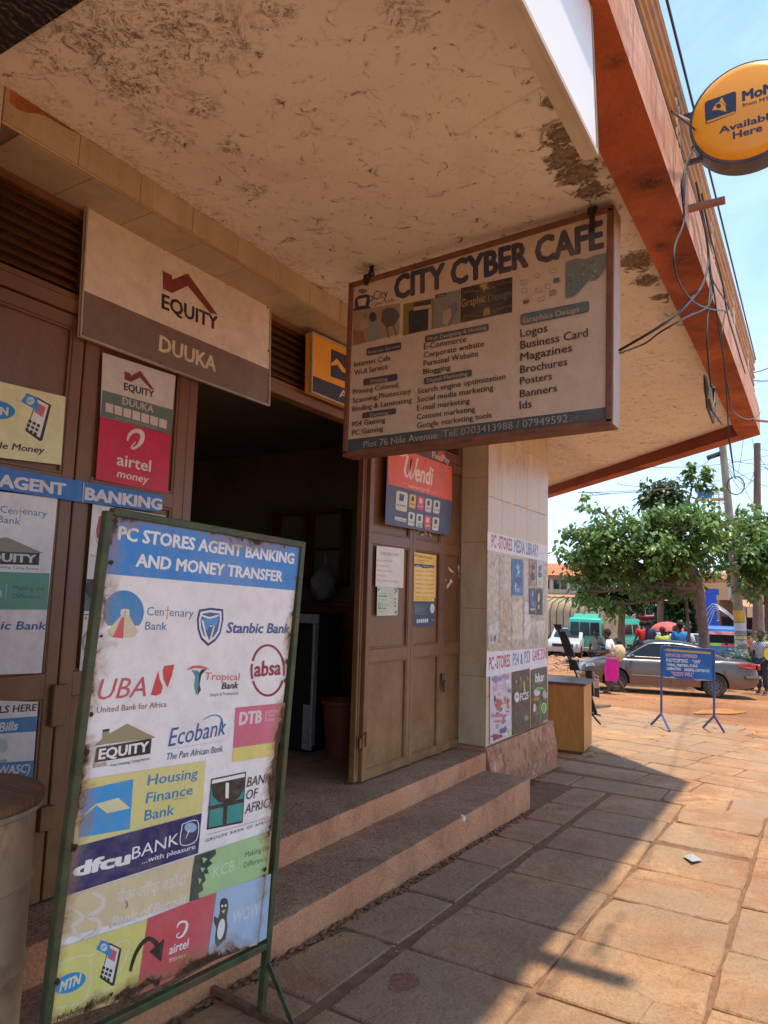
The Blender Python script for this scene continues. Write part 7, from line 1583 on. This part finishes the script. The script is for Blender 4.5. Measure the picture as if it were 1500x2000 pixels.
def wire(label, A, B, sag=.4, r=.010, grp='overhead wires between the poles'):
    pts = [A.lerp(B, t)-Vector((0, 0, 4*sag*t*(1-t))) for t in np.linspace(0, 1, 14)]; return tag(MB().tube(pts, r, 5).build('overhead_wire', wire_m, None, True), label, 'wire', grp)
WL = 'thin dark overhead wire crossing the sky above the trees'
wire('thick wire sagging from the canopy edge up to the top of the leaning pole', zat(1205, 944, 22), zat(1230, 949, 23), .01, .009); wire('thick wire sagging from above the tree to the top of the leaning pole', zat(1230, 949, 23), zat(1400, 886, D1), .35, .009)
WN = ['lowest wire', 'wire just under the canopy edge', 'upper wire', 'slanting wire', 'topmost wire', 'steep wire', 'wire ending at the balcony corner, upper one', 'wire ending at the balcony corner, lower one', 'level wire', 'short wire beside the tiled pillar', 'wire above the tree crown', 'drooping wire', 'deeply drooping wire']
WP_ = ['running across the sky above the spreading tree', 'crossing to the top of the poles', 'leaving the leaning pole to the right', 'falling to the right from the leaning pole', 'leaving the top of the darker pole', 'falling from the darker pole', 'against the right-hand sky', 'against the right-hand sky', 'leaving the darker pole below its top', 'low in the sky', 'on the left of the tree', 'slung between the two poles', 'slung between the two poles below the other']
for i_, (x0, y0, x1, y1, d0, d1, s_) in enumerate(((1128, 962, 1500, 914, 24, 40, .3), (1262, 912, 1520, 884, 24, 34, .2), (1420, 897, 1520, 905, D1, 33, .1), (1420, 905, 1540, 950, D1, 30, .3), (1478, 875, 1560, 882, D2, 36, .1), (1480, 885, 1530, 960, D2, 28, .1), (1455, 730, 1540, 690, 12, 18, .1), (1455, 740, 1540, 728, 12, 18, .1), (1476, 905, 1560, 918, D2, 36, .2), (1075, 1067, 1120, 1062, 40, 46, .1), (1130, 995, 1230, 998, 30, 32, .1), (1418, 903, 1477, 930, D1, D2, .5), (1424, 920, 1477, 905, D1, D2, .8))):
    wire(WN[i_]+' '+WP_[i_], zat(x0, y0, d0), zat(x1, y1, d1), s_)
wire('wire hanging from the corner of the canopy toward the coil on the leaning pole', PX(1425, 862, XO), zat(1437, 935, D1), .1, .008)
for (x0, y0, x1, y1), lb in zip(((1452, 855, 1440, 925), (1470, 858, 1478, 905), (1445, 930, 1475, 985), (1478, 900, 1470, 1000)), ('short wire dropping from the canopy to just above the coil', 'short wire dropping from the canopy to the darker pole', 'slack wire from the coil to the darker pole', 'slack wire hanging down along the darker pole')): wire(lb, zat(x0, y0, D1), zat(x1, y1, D1+2), .15, .008)
cc = zat(1437, 948, D1-.3); K = empty('cable_coil', cc, face_cam(cc), 'round black coil of cable hanging beside the leaning pole', 'cable coil')
for k in range(7): MB().tube([(.25*math.cos(a)*(1+.03*math.sin(3*a+k)), .02*math.sin(a+k)+.01*k, .29*math.sin(a)+rnd.uniform(-.01, .01)) for a in np.linspace(0, 6.283, 25)], .012, 5, False).build('loop', cab, K, True)
# ------------------------------------------------------------------ trees
def leafmat(name, c1, c2):
    m, b = newmat(name); g = b.n('ShaderNodeNewGeometry'); b.co = g.outputs['Position']
    at_ = b.n('ShaderNodeAttribute', attribute_name='tint'); c = b.mix(at_.outputs['Fac'], c1, c2); b.fin(c, .38, 0, .5)
    tr = b.n('ShaderNodeBsdfTranslucent'); b.t.links.new(c, tr.inputs[0]); mx = b.n('ShaderNodeMixShader'); mx.inputs[0].default_value = .38
    b.t.links.new(b.b.outputs[0], mx.inputs[1]); b.t.links.new(tr.outputs[0], mx.inputs[2]); b.t.links.new(mx.outputs[0], b.out.inputs[0]); return m
leaf_a = leafmat('leaf_broad', (.060, .13, .024), (.17, .28, .06)); leaf_d = leafmat('leaf_dark', (.022, .050, .014), (.06, .115, .025)); bark = M('bark', (.17, .10, .07), .9, var=.35, scale=6, bump=.8, bscale=20)
def leaves_mesh(clusters, size, n_per, droop=.8, rs=None):
    R = rs or rnd; V = []; Fc = []; T = []
    for c_, rad in clusters:
        tw = R.random()
        for k in range(n_per):
            d = Vector((R.gauss(0, 1), R.gauss(0, 1), R.gauss(0, .7))).normalized(); p = c_+d*rad*R.random()**.5
            ln = size*R.uniform(.45, 1.25); w = ln*R.uniform(.28, .42)
            out = Vector((d.x+R.uniform(-.5, .5), d.y+R.uniform(-.5, .5), -droop+R.uniform(-.3, .6))).normalized()
            s_ = out.cross(Vector((R.uniform(-.4, .4), R.uniform(-.4, .4), 1))).normalized(); u = s_.cross(out)
            k0 = len(V); cv_ = R.uniform(.05, .3); V += [p, p+out*ln*.25+s_*w*.9-u*ln*.05, p+out*ln*.25-s_*w*.9-u*ln*.05, p+out*ln*.55+s_*w*.75-u*ln*.08, p+out*ln*.55-s_*w*.75-u*ln*.08, p+out*ln*.4+u*ln*.05, p+out*ln*1.0-u*ln*cv_]
            Fc += [(k0, k0+1, k0+5), (k0, k0+5, k0+2), (k0+1, k0+3, k0+5), (k0+2, k0+5, k0+4), (k0+3, k0+6, k0+5), (k0+5, k0+6, k0+4)]; t = min(1, max(0, tw*.55+R.random()*.6)); T += [t]*6
    me = bpy.data.meshes.new('crown'); me.from_pydata([tuple(v) for v in V], [], Fc); a = me.attributes.new('tint', 'FLOAT', 'FACE'); a.data.foreach_set('value', T); me.update(); return me
def tree(label, base, trunk, lobes, nclu, size, n_per, mat=None, shell=.55, tr=(.14, .08), limbs=True, group=None, crad=.32):
    """trunk: list of points (relative to base); lobes: (centre, (rx,ry,rz)) relative to base"""
    K = empty('tree', base, 0, label, 'tree', group); MB().tube(trunk, [tr[0]+(tr[1]-tr[0])*i/(len(trunk)-1) for i in range(len(trunk))], 10).build('trunk', bark, K, True)
    wts = [l[1][0]*l[1][1]*l[1][2] for l in lobes]; cl = []; top = trunk[-1]; nodes = [Vector(trunk[-1])]; lm = MB()
    for (c_, r) in lobes:
        c_ = Vector(c_); a = Vector(top); mid = a.lerp(c_, .5)+Vector((rnd.uniform(-.2, .2), rnd.uniform(-.2, .2), rnd.uniform(-.1, .3))); lm.tube([a, mid, c_], [tr[1]*.8, tr[1]*.5, tr[1]*.25], 7); nodes += [mid, c_]
        for k in range(5):
            d = Vector((rnd.gauss(0, 1), rnd.gauss(0, 1), rnd.gauss(0, 1))).normalized(); e = c_+Vector((d.x*r[0], d.y*r[1], d.z*r[2]))*.7; m2 = c_.lerp(e, .5)+Vector((0, 0, rnd.uniform(0, .15))); lm.tube([c_.lerp(mid, rnd.uniform(0, .5)), m2, e], [tr[1]*.28, tr[1]*.18, tr[1]*.08], 5); nodes += [m2, e]
    for k in range(nclu):
        i = rnd.choices(range(len(lobes)), wts)[0]; c_, r = lobes[i]; d = Vector((rnd.gauss(0, 1), rnd.gauss(0, 1), rnd.gauss(0, 1))).normalized(); t = rnd.uniform(shell, 1.04) if rnd.random() < .75 else rnd.uniform(.2, shell)
        t *= 1+.22*noise.noise(Vector((d.x*2+i*7, d.y*2, d.z*2))); p = Vector(c_)+Vector((d.x*r[0], d.y*r[1], d.z*r[2]))*t; cl.append((p, crad*rnd.uniform(.6, 1.15)))
        if limbs and k % 2 == 0:
            q = min(nodes, key=lambda n_: (n_-p).length_squared); lm.tube([q, q.lerp(p, .5)+Vector((0, 0, rnd.uniform(-.05, .12))), p], [tr[1]*.12, tr[1]*.09, tr[1]*.05], 4, False)
    o = lm.build('limbs', bark, K, True); o['kind'] = 'stuff'; link('crown', leaves_mesh(cl, size, n_per), mat or leaf_a, K); return K
DT = 22.5; bt = at(1373, 0, DT)
rel = lambda x, y, d: zat(x, y, d)-bt
tree('broad-leaved roadside tree with wide spreading crown and reddish trunk behind the grey car', bt, [Vector((0, 0, -.1)), rel(1374, 1230, DT), rel(1370, 1190, DT), rel(1367, 1150, DT)],
    [(rel(1270, 1050, DT), (2.0, 1.7, 1.05)), (rel(1365, 1050, DT+.3), (1.6, 1.6, 1.2)), (rel(1175, 1062, DT-.2), (1.35, 1.2, .85)), (rel(1160, 1110, DT), (1.0, 1.0, .7)), (rel(1245, 1115, DT), (1.3, 1.2, .6)), (rel(1150, 1160, DT), (.7, .6, .35)), (rel(1235, 1165, DT), (.9, .8, .35)), (rel(1330, 1120, DT), (1.0, 1.0, .7)), (rel(1300, 1010, DT), (1.5, 1.1, .35)), (rel(1125, 1090, DT), (.55, .6, .45)), (rel(1118, 1140, DT), (.5, .5, .3)), (rel(1195, 1185, DT), (.6, .6, .25)), (rel(1290, 1165, DT), (.7, .6, .3)), (rel(1110, 1050, DT), (.4, .4, .3)), (rel(1175, 1000, DT), (.8, .7, .3))],
    360, .195, 25, shell=.5, tr=(.145, .11), crad=.33)
tree('tall thin shoots of broad leaves rising above the spreading tree', at(1350, 0, DT+.6), [Vector((0, 0, 0)), zat(1330, 1050, DT+.6)-at(1350, 0, DT+.6), zat(1352, 950, DT+.6)-at(1350, 0, DT+.6)],
    [(zat(1349, 922, DT+.6)-at(1350, 0, DT+.6), (.16, .2, .28)), (zat(1379, 920, DT+.6)-at(1350, 0, DT+.6), (.17, .2, .27)), (zat(1362, 945, DT+.6)-at(1350, 0, DT+.6), (.42, .3, .06)), (zat(1395, 952, DT+.6)-at(1350, 0, DT+.6), (.2, .2, .07)), (zat(1142, 968, DT+.6)-at(1350, 0, DT+.6), (.2, .2, .12))], 20, .21, 12, limbs=False, tr=(.05, .025), crad=.15)
D4 = 26; bt4 = at(1502, 0, D4); rel4 = lambda x, y, d=D4: zat(x, y, d)-bt4
tree('leafy tree at the right edge behind the two utility poles', bt4, [Vector((0, 0, 0)), rel4(1500, 1180), rel4(1497, 1130)], [(rel4(1495, 1060), (1.4, 1.4, 1.1)), (rel4(1455, 1100), (.9, .9, .8)), (rel4(1460, 1020), (.7, .7, .45)), (rel4(1540, 1080), (1.5, 1.5, 1.3)), (rel4(1475, 1140), (.8, .9, .5))], 230, .21, 24, shell=.5, tr=(.14, .09))
D5 = 31; bt5 = at(1214, 0, D5); rel5 = lambda x, y, d=D5: zat(x, y, d)-bt5
tree('smaller darker tree with a black trunk left of the waiting riders', bt5, [Vector((0, 0, 0)), rel5(1213, 1230), rel5(1216, 1185)], [(rel5(1215, 1145), (1.6, 1.4, .8)), (rel5(1165, 1150), (.9, .9, .6)), (rel5(1262, 1140), (1.1, 1, .7)), (rel5(1215, 1178), (.7, .7, .4))], 190, .26, 22, shell=.5, tr=(.16, .12), mat=leaf_d)
D6 = 52
for i, (x, y, r, lab) in enumerate(((1290, 968, 1.5, 'dark round tree crown rising just above the middle of the spreading tree'), (1310, 1180, 2.2, 'dark bushy tree behind the red umbrella'), (1425, 1165, 2.6, 'dark green tree behind the blue column'), (1350, 1165, 2.0, 'dark green tree between the red umbrella and the blue column'))):
    dd = D6+i*1.5; bs = at(x, 0, dd); c_ = zat(x, y, dd)-bs; tree(lab, bs, [Vector((0, 0, 0)), Vector((0, 0, max(.5, c_.z*.6))), c_-Vector((0, 0, .4))], [(c_, (r, r*.8, r*.85)), (c_+Vector((r*.5, 0, -r*.5)), (r*.8, r*.7, r*.6))], 110, .42, 22, mat=leaf_d, shell=.4, tr=(.25, .15), limbs=False, crad=.6)
for x, y, r, d, lab in ((1438, 1290, .45, 24, 'scruffy sapling at the foot of the pole with posters'), (1494, 1262, .55, 23, 'pale green bush at the right edge above the car boot'), (1206, 1280, .35, 30.3, 'weeds at the foot of the black-trunked tree')):
    bs = at(x, 0, d); c_ = zat(x, y, d)-bs; c_.z = max(c_.z, .35); K = empty('bush', bs, 0, lab, 'bush'); link('leaves', leaves_mesh([(c_+Vector((rnd.gauss(0, r*.4), rnd.gauss(0, r*.4), rnd.uniform(-.5, .5)*r)), r*.4) for _ in range(16)], .12, 22, .1), leaf_a, K)
    q = MB()
    for k in range(7): q.tube([(0, 0, -.05), c_*.5+Vector((rnd.gauss(0, .08), rnd.gauss(0, .08), 0)), c_+Vector((rnd.gauss(0, r*.4), rnd.gauss(0, r*.4), 0))], [.012, .009, .005], 5)
    q.build('stems', bark, K)['kind'] = 'stuff'
# ------------------------------------------------------------------ blue column, tank tower
DC = 46; p = at(1389, 0, DC); K = empty('advert_column', p, face_cam(p), 'tall bright blue square column behind the tree trunk', 'column')
hc = zat(1389, 1150, DC).z-p.z; blu = M('column_blue', (.015, .07, .42), .45, var=.1, scale=1)
MB().box((-.42, -.3, 0), (.42, .3, hc*.55), None, .03).box((-.30, -.3, hc*.55+.002), (.30, .3, hc-.3), None, .03).build('shaft', blu, K); MB().prism([(-.35, -.3, hc-.3), (.45, -.3, hc-.35), (.42, -.3, hc), (-.2, -.3, hc)], (0, .6, 0)).build('cap', blu, K)
DK = 60; p = at(1382, 0, DK); K = empty('tank_tower', p, face_cam(p), 'blue water tank on a tall steel stand above the tree tops', 'water tank'); zt_ = zat(1382, 974, DK).z-p.z; hh_ = zat(1382, 957, DK).z-p.z
MB().box((-.52, -.5, zt_), (.52, .5, hh_), None, .05).build('tank', M('tank_blue', (.015, .10, .32), .5), K)
for x in (-.5, .5, 1.0, 1.45): MB().bar((x, .4, 0), (x, .4, zt_+(.55 if x > .5 else 0)), .09).build('stand_leg', metal_edge, K)
for z in (0, .3, .55): MB().bar((.5, -.4, zt_+z-.05), (1.5, -.4, zt_+z-.05), .05).build('railing', metal_edge, K)
MB().box((-.7, -.6, zt_-.12), (1.5, .6, zt_-.02)).build('deck', metal_edge, K)
# curved bare awning frame beside the column
DA = 34; p = at(1400, 0, DA); K = empty('awning_frame', p, face_cam(p), 'bare bent-tube awning frame beside the blue column', 'awning frame')
cv = lambda pts: [Matrix.Rotation(-face_cam(p), 3, 'Z') @ (zat(x, y, DA)-p) for x, y in pts]
for k in range(4): MB().tube([q+Vector((k*.02, .35*k, -.06*k)) for q in cv([(1374+k*2, 1204+k*4), (1380+k*2, 1190+k*4), (1392, 1179+k*2), (1402, 1182), (1420, 1194), (1434, 1207)])], .02, 5).build('hoop', M('tube_grey', (.35, .36, .38), .4, .4), K, True)
MB().tube([cv([(1374, 1204)])[0], (cv([(1374, 1204)])[0].x, 0, 0)], .03, 6).tube([cv([(1434, 1207)])[0], (cv([(1434, 1207)])[0].x, 0, 0)], .03, 6).build('post', M('tube_grey', (.35, .36, .38)), K)
# ------------------------------------------------------------------ far buildings
rooft = M('roof_tile_orange', (.48, .17, .07), .8, var=.25, scale=8, bump=.6, bscale=20)
def facade(name, label, pxa, pxb, d, eave, ridge, ground_h, wallc, floor_band, nwin, shops, roof=True):
    A, B_ = at(pxa, 0, d), at(pxb, 0, d+2); L = (B_-A); L.z = 0; W = L.length; ang = math.atan2(L.y, L.x); A.z = gz(A.x, A.y)-.2
    K = empty(name, A, ang, label, 'building'); ze = zat(pxa, eave, d).z-A.z; zr2 = zat(pxa, ridge, d).z-A.z; zc_ = zat(pxa, floor_band, d).z-A.z
    wm_ = M('wall_'+name+str(len(_m)), wallc, .85, var=.1, scale=1)
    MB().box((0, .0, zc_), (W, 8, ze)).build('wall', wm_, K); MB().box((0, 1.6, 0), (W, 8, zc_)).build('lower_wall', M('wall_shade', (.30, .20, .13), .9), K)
    if roof:
        n = int(W/.32); 
        for side in (0,):
            m = MB(); rows = 9
            for r in range(rows):      # stepped courses of tiles
                y0, y1 = -.6+4.6*r/rows, -.6+4.6*(r+1)/rows; z0, z1 = ze-.1+(zr2-ze)*r/rows, ze-.1+(zr2-ze)*(r+1)/rows
                for c_ in range(n): x0 = c_*W/n; m.add([(x0, y0, z0+.07), (x0+W/n*.5, y0, z0+.13), (x0+W/n, y0, z0+.07), (x0+W/n, y1, z1+.05), (x0+W/n*.5, y1, z1+.11), (x0, y1, z1+.05)], [(0, 1, 4, 5), (1, 2, 3, 4)])
            m.build('roof_tiles', rooft, K)['kind'] = 'stuff'
        MB().prism([(0, -.55, ze-.06), (0, 4, zr2), (0, 8.5, ze)], (W, 0, 0)).build('roof', rooft, K); MB().box((-.1, -.62, ze-.22), (W+.1, -.54, ze-.04)).build('eave_board', M('eave_brown', (.22, .10, .06), .8), K)
    for i in range(nwin):
        x = W*(i+.5)/nwin; z0, z1 = zc_+(ze-zc_)*.30, zc_+(ze-zc_)*.78
        w_ = MB().box((x-.65, -.05, z0-.06), (x+.65, .02, z1+.06)).build('window', M('window_frame_pale', (.55, .48, .38), .7), K)
        for k in (-1, 1): o = MB().box((x+k*.3-.26, -.07, z0), (x+k*.3+.26, -.052, z1)).build('pane', glass, w_)
        MB().box((x-W/nwin/2-.08, -.12, zc_), (x-W/nwin/2+.08, -.002, ze)).build('pilaster', M('window_frame_pale', (.55, .48, .38)), K)
    MB().prism([(0, 0, zc_+.15), (0, -2.2, zc_-.35), (0, -2.2, zc_-.45), (0, 0, zc_+.0)], (W, 0, 0)).build('verandah_roof', M('verandah_rust', (.42, .22, .12), .8, var=.2, scale=2), K)
    for i in range(nwin*2+1): x = W*i/(nwin*2); MB().box((x-.09, -2.1, 0), (x+.09, -1.92, zc_-.40)).build('column', M('column_pale', (.50, .42, .34), .7), K)
    for i, c_ in enumerate(shops):
        x0 = W*(i+.08)/len(shops); x1 = W*(i+.92)/len(shops)
        MB().box((x0, -2.24, zc_-.95), (x1, -2.2, zc_-.40)).build('shop_fascia', M('fascia_%d_%s' % (i, name), c_, .6), K); MB().box((x0, 1.5, .1), (x1, 1.62, zc_-1.0)).build('shop_opening', M('shop_dark', (.03, .025, .025), .9), K)
        for k in range(5): xx = rnd.uniform(x0, x1); MB().box((xx, -1.7, .2), (xx+rnd.uniform(.25, .6), -1.3, rnd.uniform(.7, 1.6)), None, .03).build('goods', M('goods_%d' % rnd.randrange(6), rnd.choice(((.5, .05, .05), (.45, .08, .25), (.08, .15, .4), (.55, .5, .45), (.5, .35, .06), (.06, .25, .2))), .8), K)
    return K
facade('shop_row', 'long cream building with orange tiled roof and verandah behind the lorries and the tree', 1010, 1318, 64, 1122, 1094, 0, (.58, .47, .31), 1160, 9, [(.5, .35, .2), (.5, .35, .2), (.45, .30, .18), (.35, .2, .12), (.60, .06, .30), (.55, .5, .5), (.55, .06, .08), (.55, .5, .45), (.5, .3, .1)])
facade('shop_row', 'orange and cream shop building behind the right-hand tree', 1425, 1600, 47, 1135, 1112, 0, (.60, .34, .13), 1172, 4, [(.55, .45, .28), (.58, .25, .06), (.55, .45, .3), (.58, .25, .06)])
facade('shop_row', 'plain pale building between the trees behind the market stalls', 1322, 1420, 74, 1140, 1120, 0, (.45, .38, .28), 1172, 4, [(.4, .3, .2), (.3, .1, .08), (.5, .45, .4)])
p = at(1266, 0, 56); K = empty('shop_kiosk', p, face_cam(p), 'red kiosk with a dark hatch and white post beyond the waiting riders', 'kiosk'); MB().box((-.9, 0, 0), (.5, 1.5, 2.3), None, .03).build('cabin', M('kiosk_red', (.50, .03, .03), .6), K); MB().box((-.7, -.02, 1.0), (.1, -.001, 2.0)).build('hatch', M('shop_dark', (.03, .025, .025)), K); MB().box((.75, -.1, 0), (.95, .1, 2.2)).build('post', M('column_pale', (.5, .42, .34)), K); MB().box((-1.1, -.9, 2.3), (1.1, 1.6, 2.42)).build('kiosk_roof', M('kiosk_pink', (.6, .25, .35), .6), K)
for i, (px, d, c_, lab) in enumerate(((1242, 54, (.50, .04, .22), 'magenta clothes hanging on a market rail left of the red kiosk'), (1466, 40, (.60, .03, .03), 'red clothes and goods on a market table beyond the poles'))):
    p = at(px, 0, d); K = empty('market_stall', p, face_cam(p), lab, 'market stall')
    for x in (-1, 1): MB().bar((x, 0, 0), (x, 0, 1.7), .05).build('upright', metal_edge, K)
    MB().bar((-1, 0, 1.7), (1, 0, 1.7), .04).build('rail', metal_edge, K)
    for k in range(8): x = -.9+k*.25; MB().prism([(x, 0, 1.66), (x+.18, .03, 1.66), (x+.2, 0, .9+rnd.uniform(0, .3)), (x-.02, .03, .8+rnd.uniform(0, .3))], (0, .05, 0)).build('garment', M('garment_%d' % rnd.randrange(5), rnd.choice((c_, (.5, .45, .45), (.6, .1, .2), (.1, .1, .25))), .9), K)
# yellow round sign cut by the right edge
p = zat(1508, 1278, 19); K = empty('round_marker', Vector((p.x, p.y, gz(p.x, p.y))), face_cam(p), 'yellow round board at the right edge beside the checked shirt', 'sign'); hz = p.z-gz(p.x, p.y)
MB().lathe([(.17, 0), (.17, .02)], (0, 0, hz), 24, 'Y').build('disc', M('marker_yellow', (.75, .55, .03), .5), K); MB().bar((0, .03, 0), (0, .03, hz), .03).build('post', metal_edge, K)
# rubble and stones on the verge
def rocks(name, n, xr, yr, s0, s1, mat, z=0):
    base = []
    for k in range(6):
        bm = bmesh.new(); bmesh.ops.create_icosphere(bm, subdivisions=1, radius=1)
        for v in bm.verts: v.co *= rnd.uniform(.7, 1.15)
        base.append(([v.co.copy() for v in bm.verts], [tuple(v.index for v in f.verts) for f in bm.faces])); bm.free()
    q = MB()
    for k in range(n):
        x, y = rnd.uniform(*xr), rnd.uniform(*yr); s_ = rnd.uniform(s0, s1)*rnd.uniform(.5, 1); V, Fc = rnd.choice(base); m = Matrix.Rotation(rnd.uniform(0, 6.28), 3, 'Z'); 
        q.add([m @ Vector((v.x*s_*1.3, v.y*s_, v.z*s_*.6))+Vector((x, y, g_h(x, y)+s_*.15)) for v in V], Fc)
    o = q.build(name, mat); o['kind'] = 'stuff'; return o
stone = M('brown_stone', (.36, .20, .12), .9, var=.35, scale=1.2, world=True)
def band(n, s0, s1):
    q = MB()
rocks('rubble', 1500, (-12, -5.5), (24, 40), .05, .16, stone)
rocks('gravel', 2200, (-6.5, 2.5), (12.6, 19), .008, .022, M('gravel_red', (.34, .17, .09), .9, var=.4, scale=5, world=True))
for (x0, y0, x1, y1, r, lab) in ((1150, 1384, 1192, 1382, .035, 'short weathered stick lying on the road edge beside the rack'), (1105, 1292, 1132, 1294, .06, 'brown log lying on the rubble in front of the minibus'),):
    a, c_ = PG(x0, y0), PG(x1, y1); a.z = gz(0, a.y)+r; c_.z = gz(0, c_.y)+r; tag(MB().tube([a, a.lerp(c_, .5), c_], [r, r*.9, r*.8], 7).build('log', bark, None, True), lab, 'log')
bpy.data.scenes.remove(TMP)
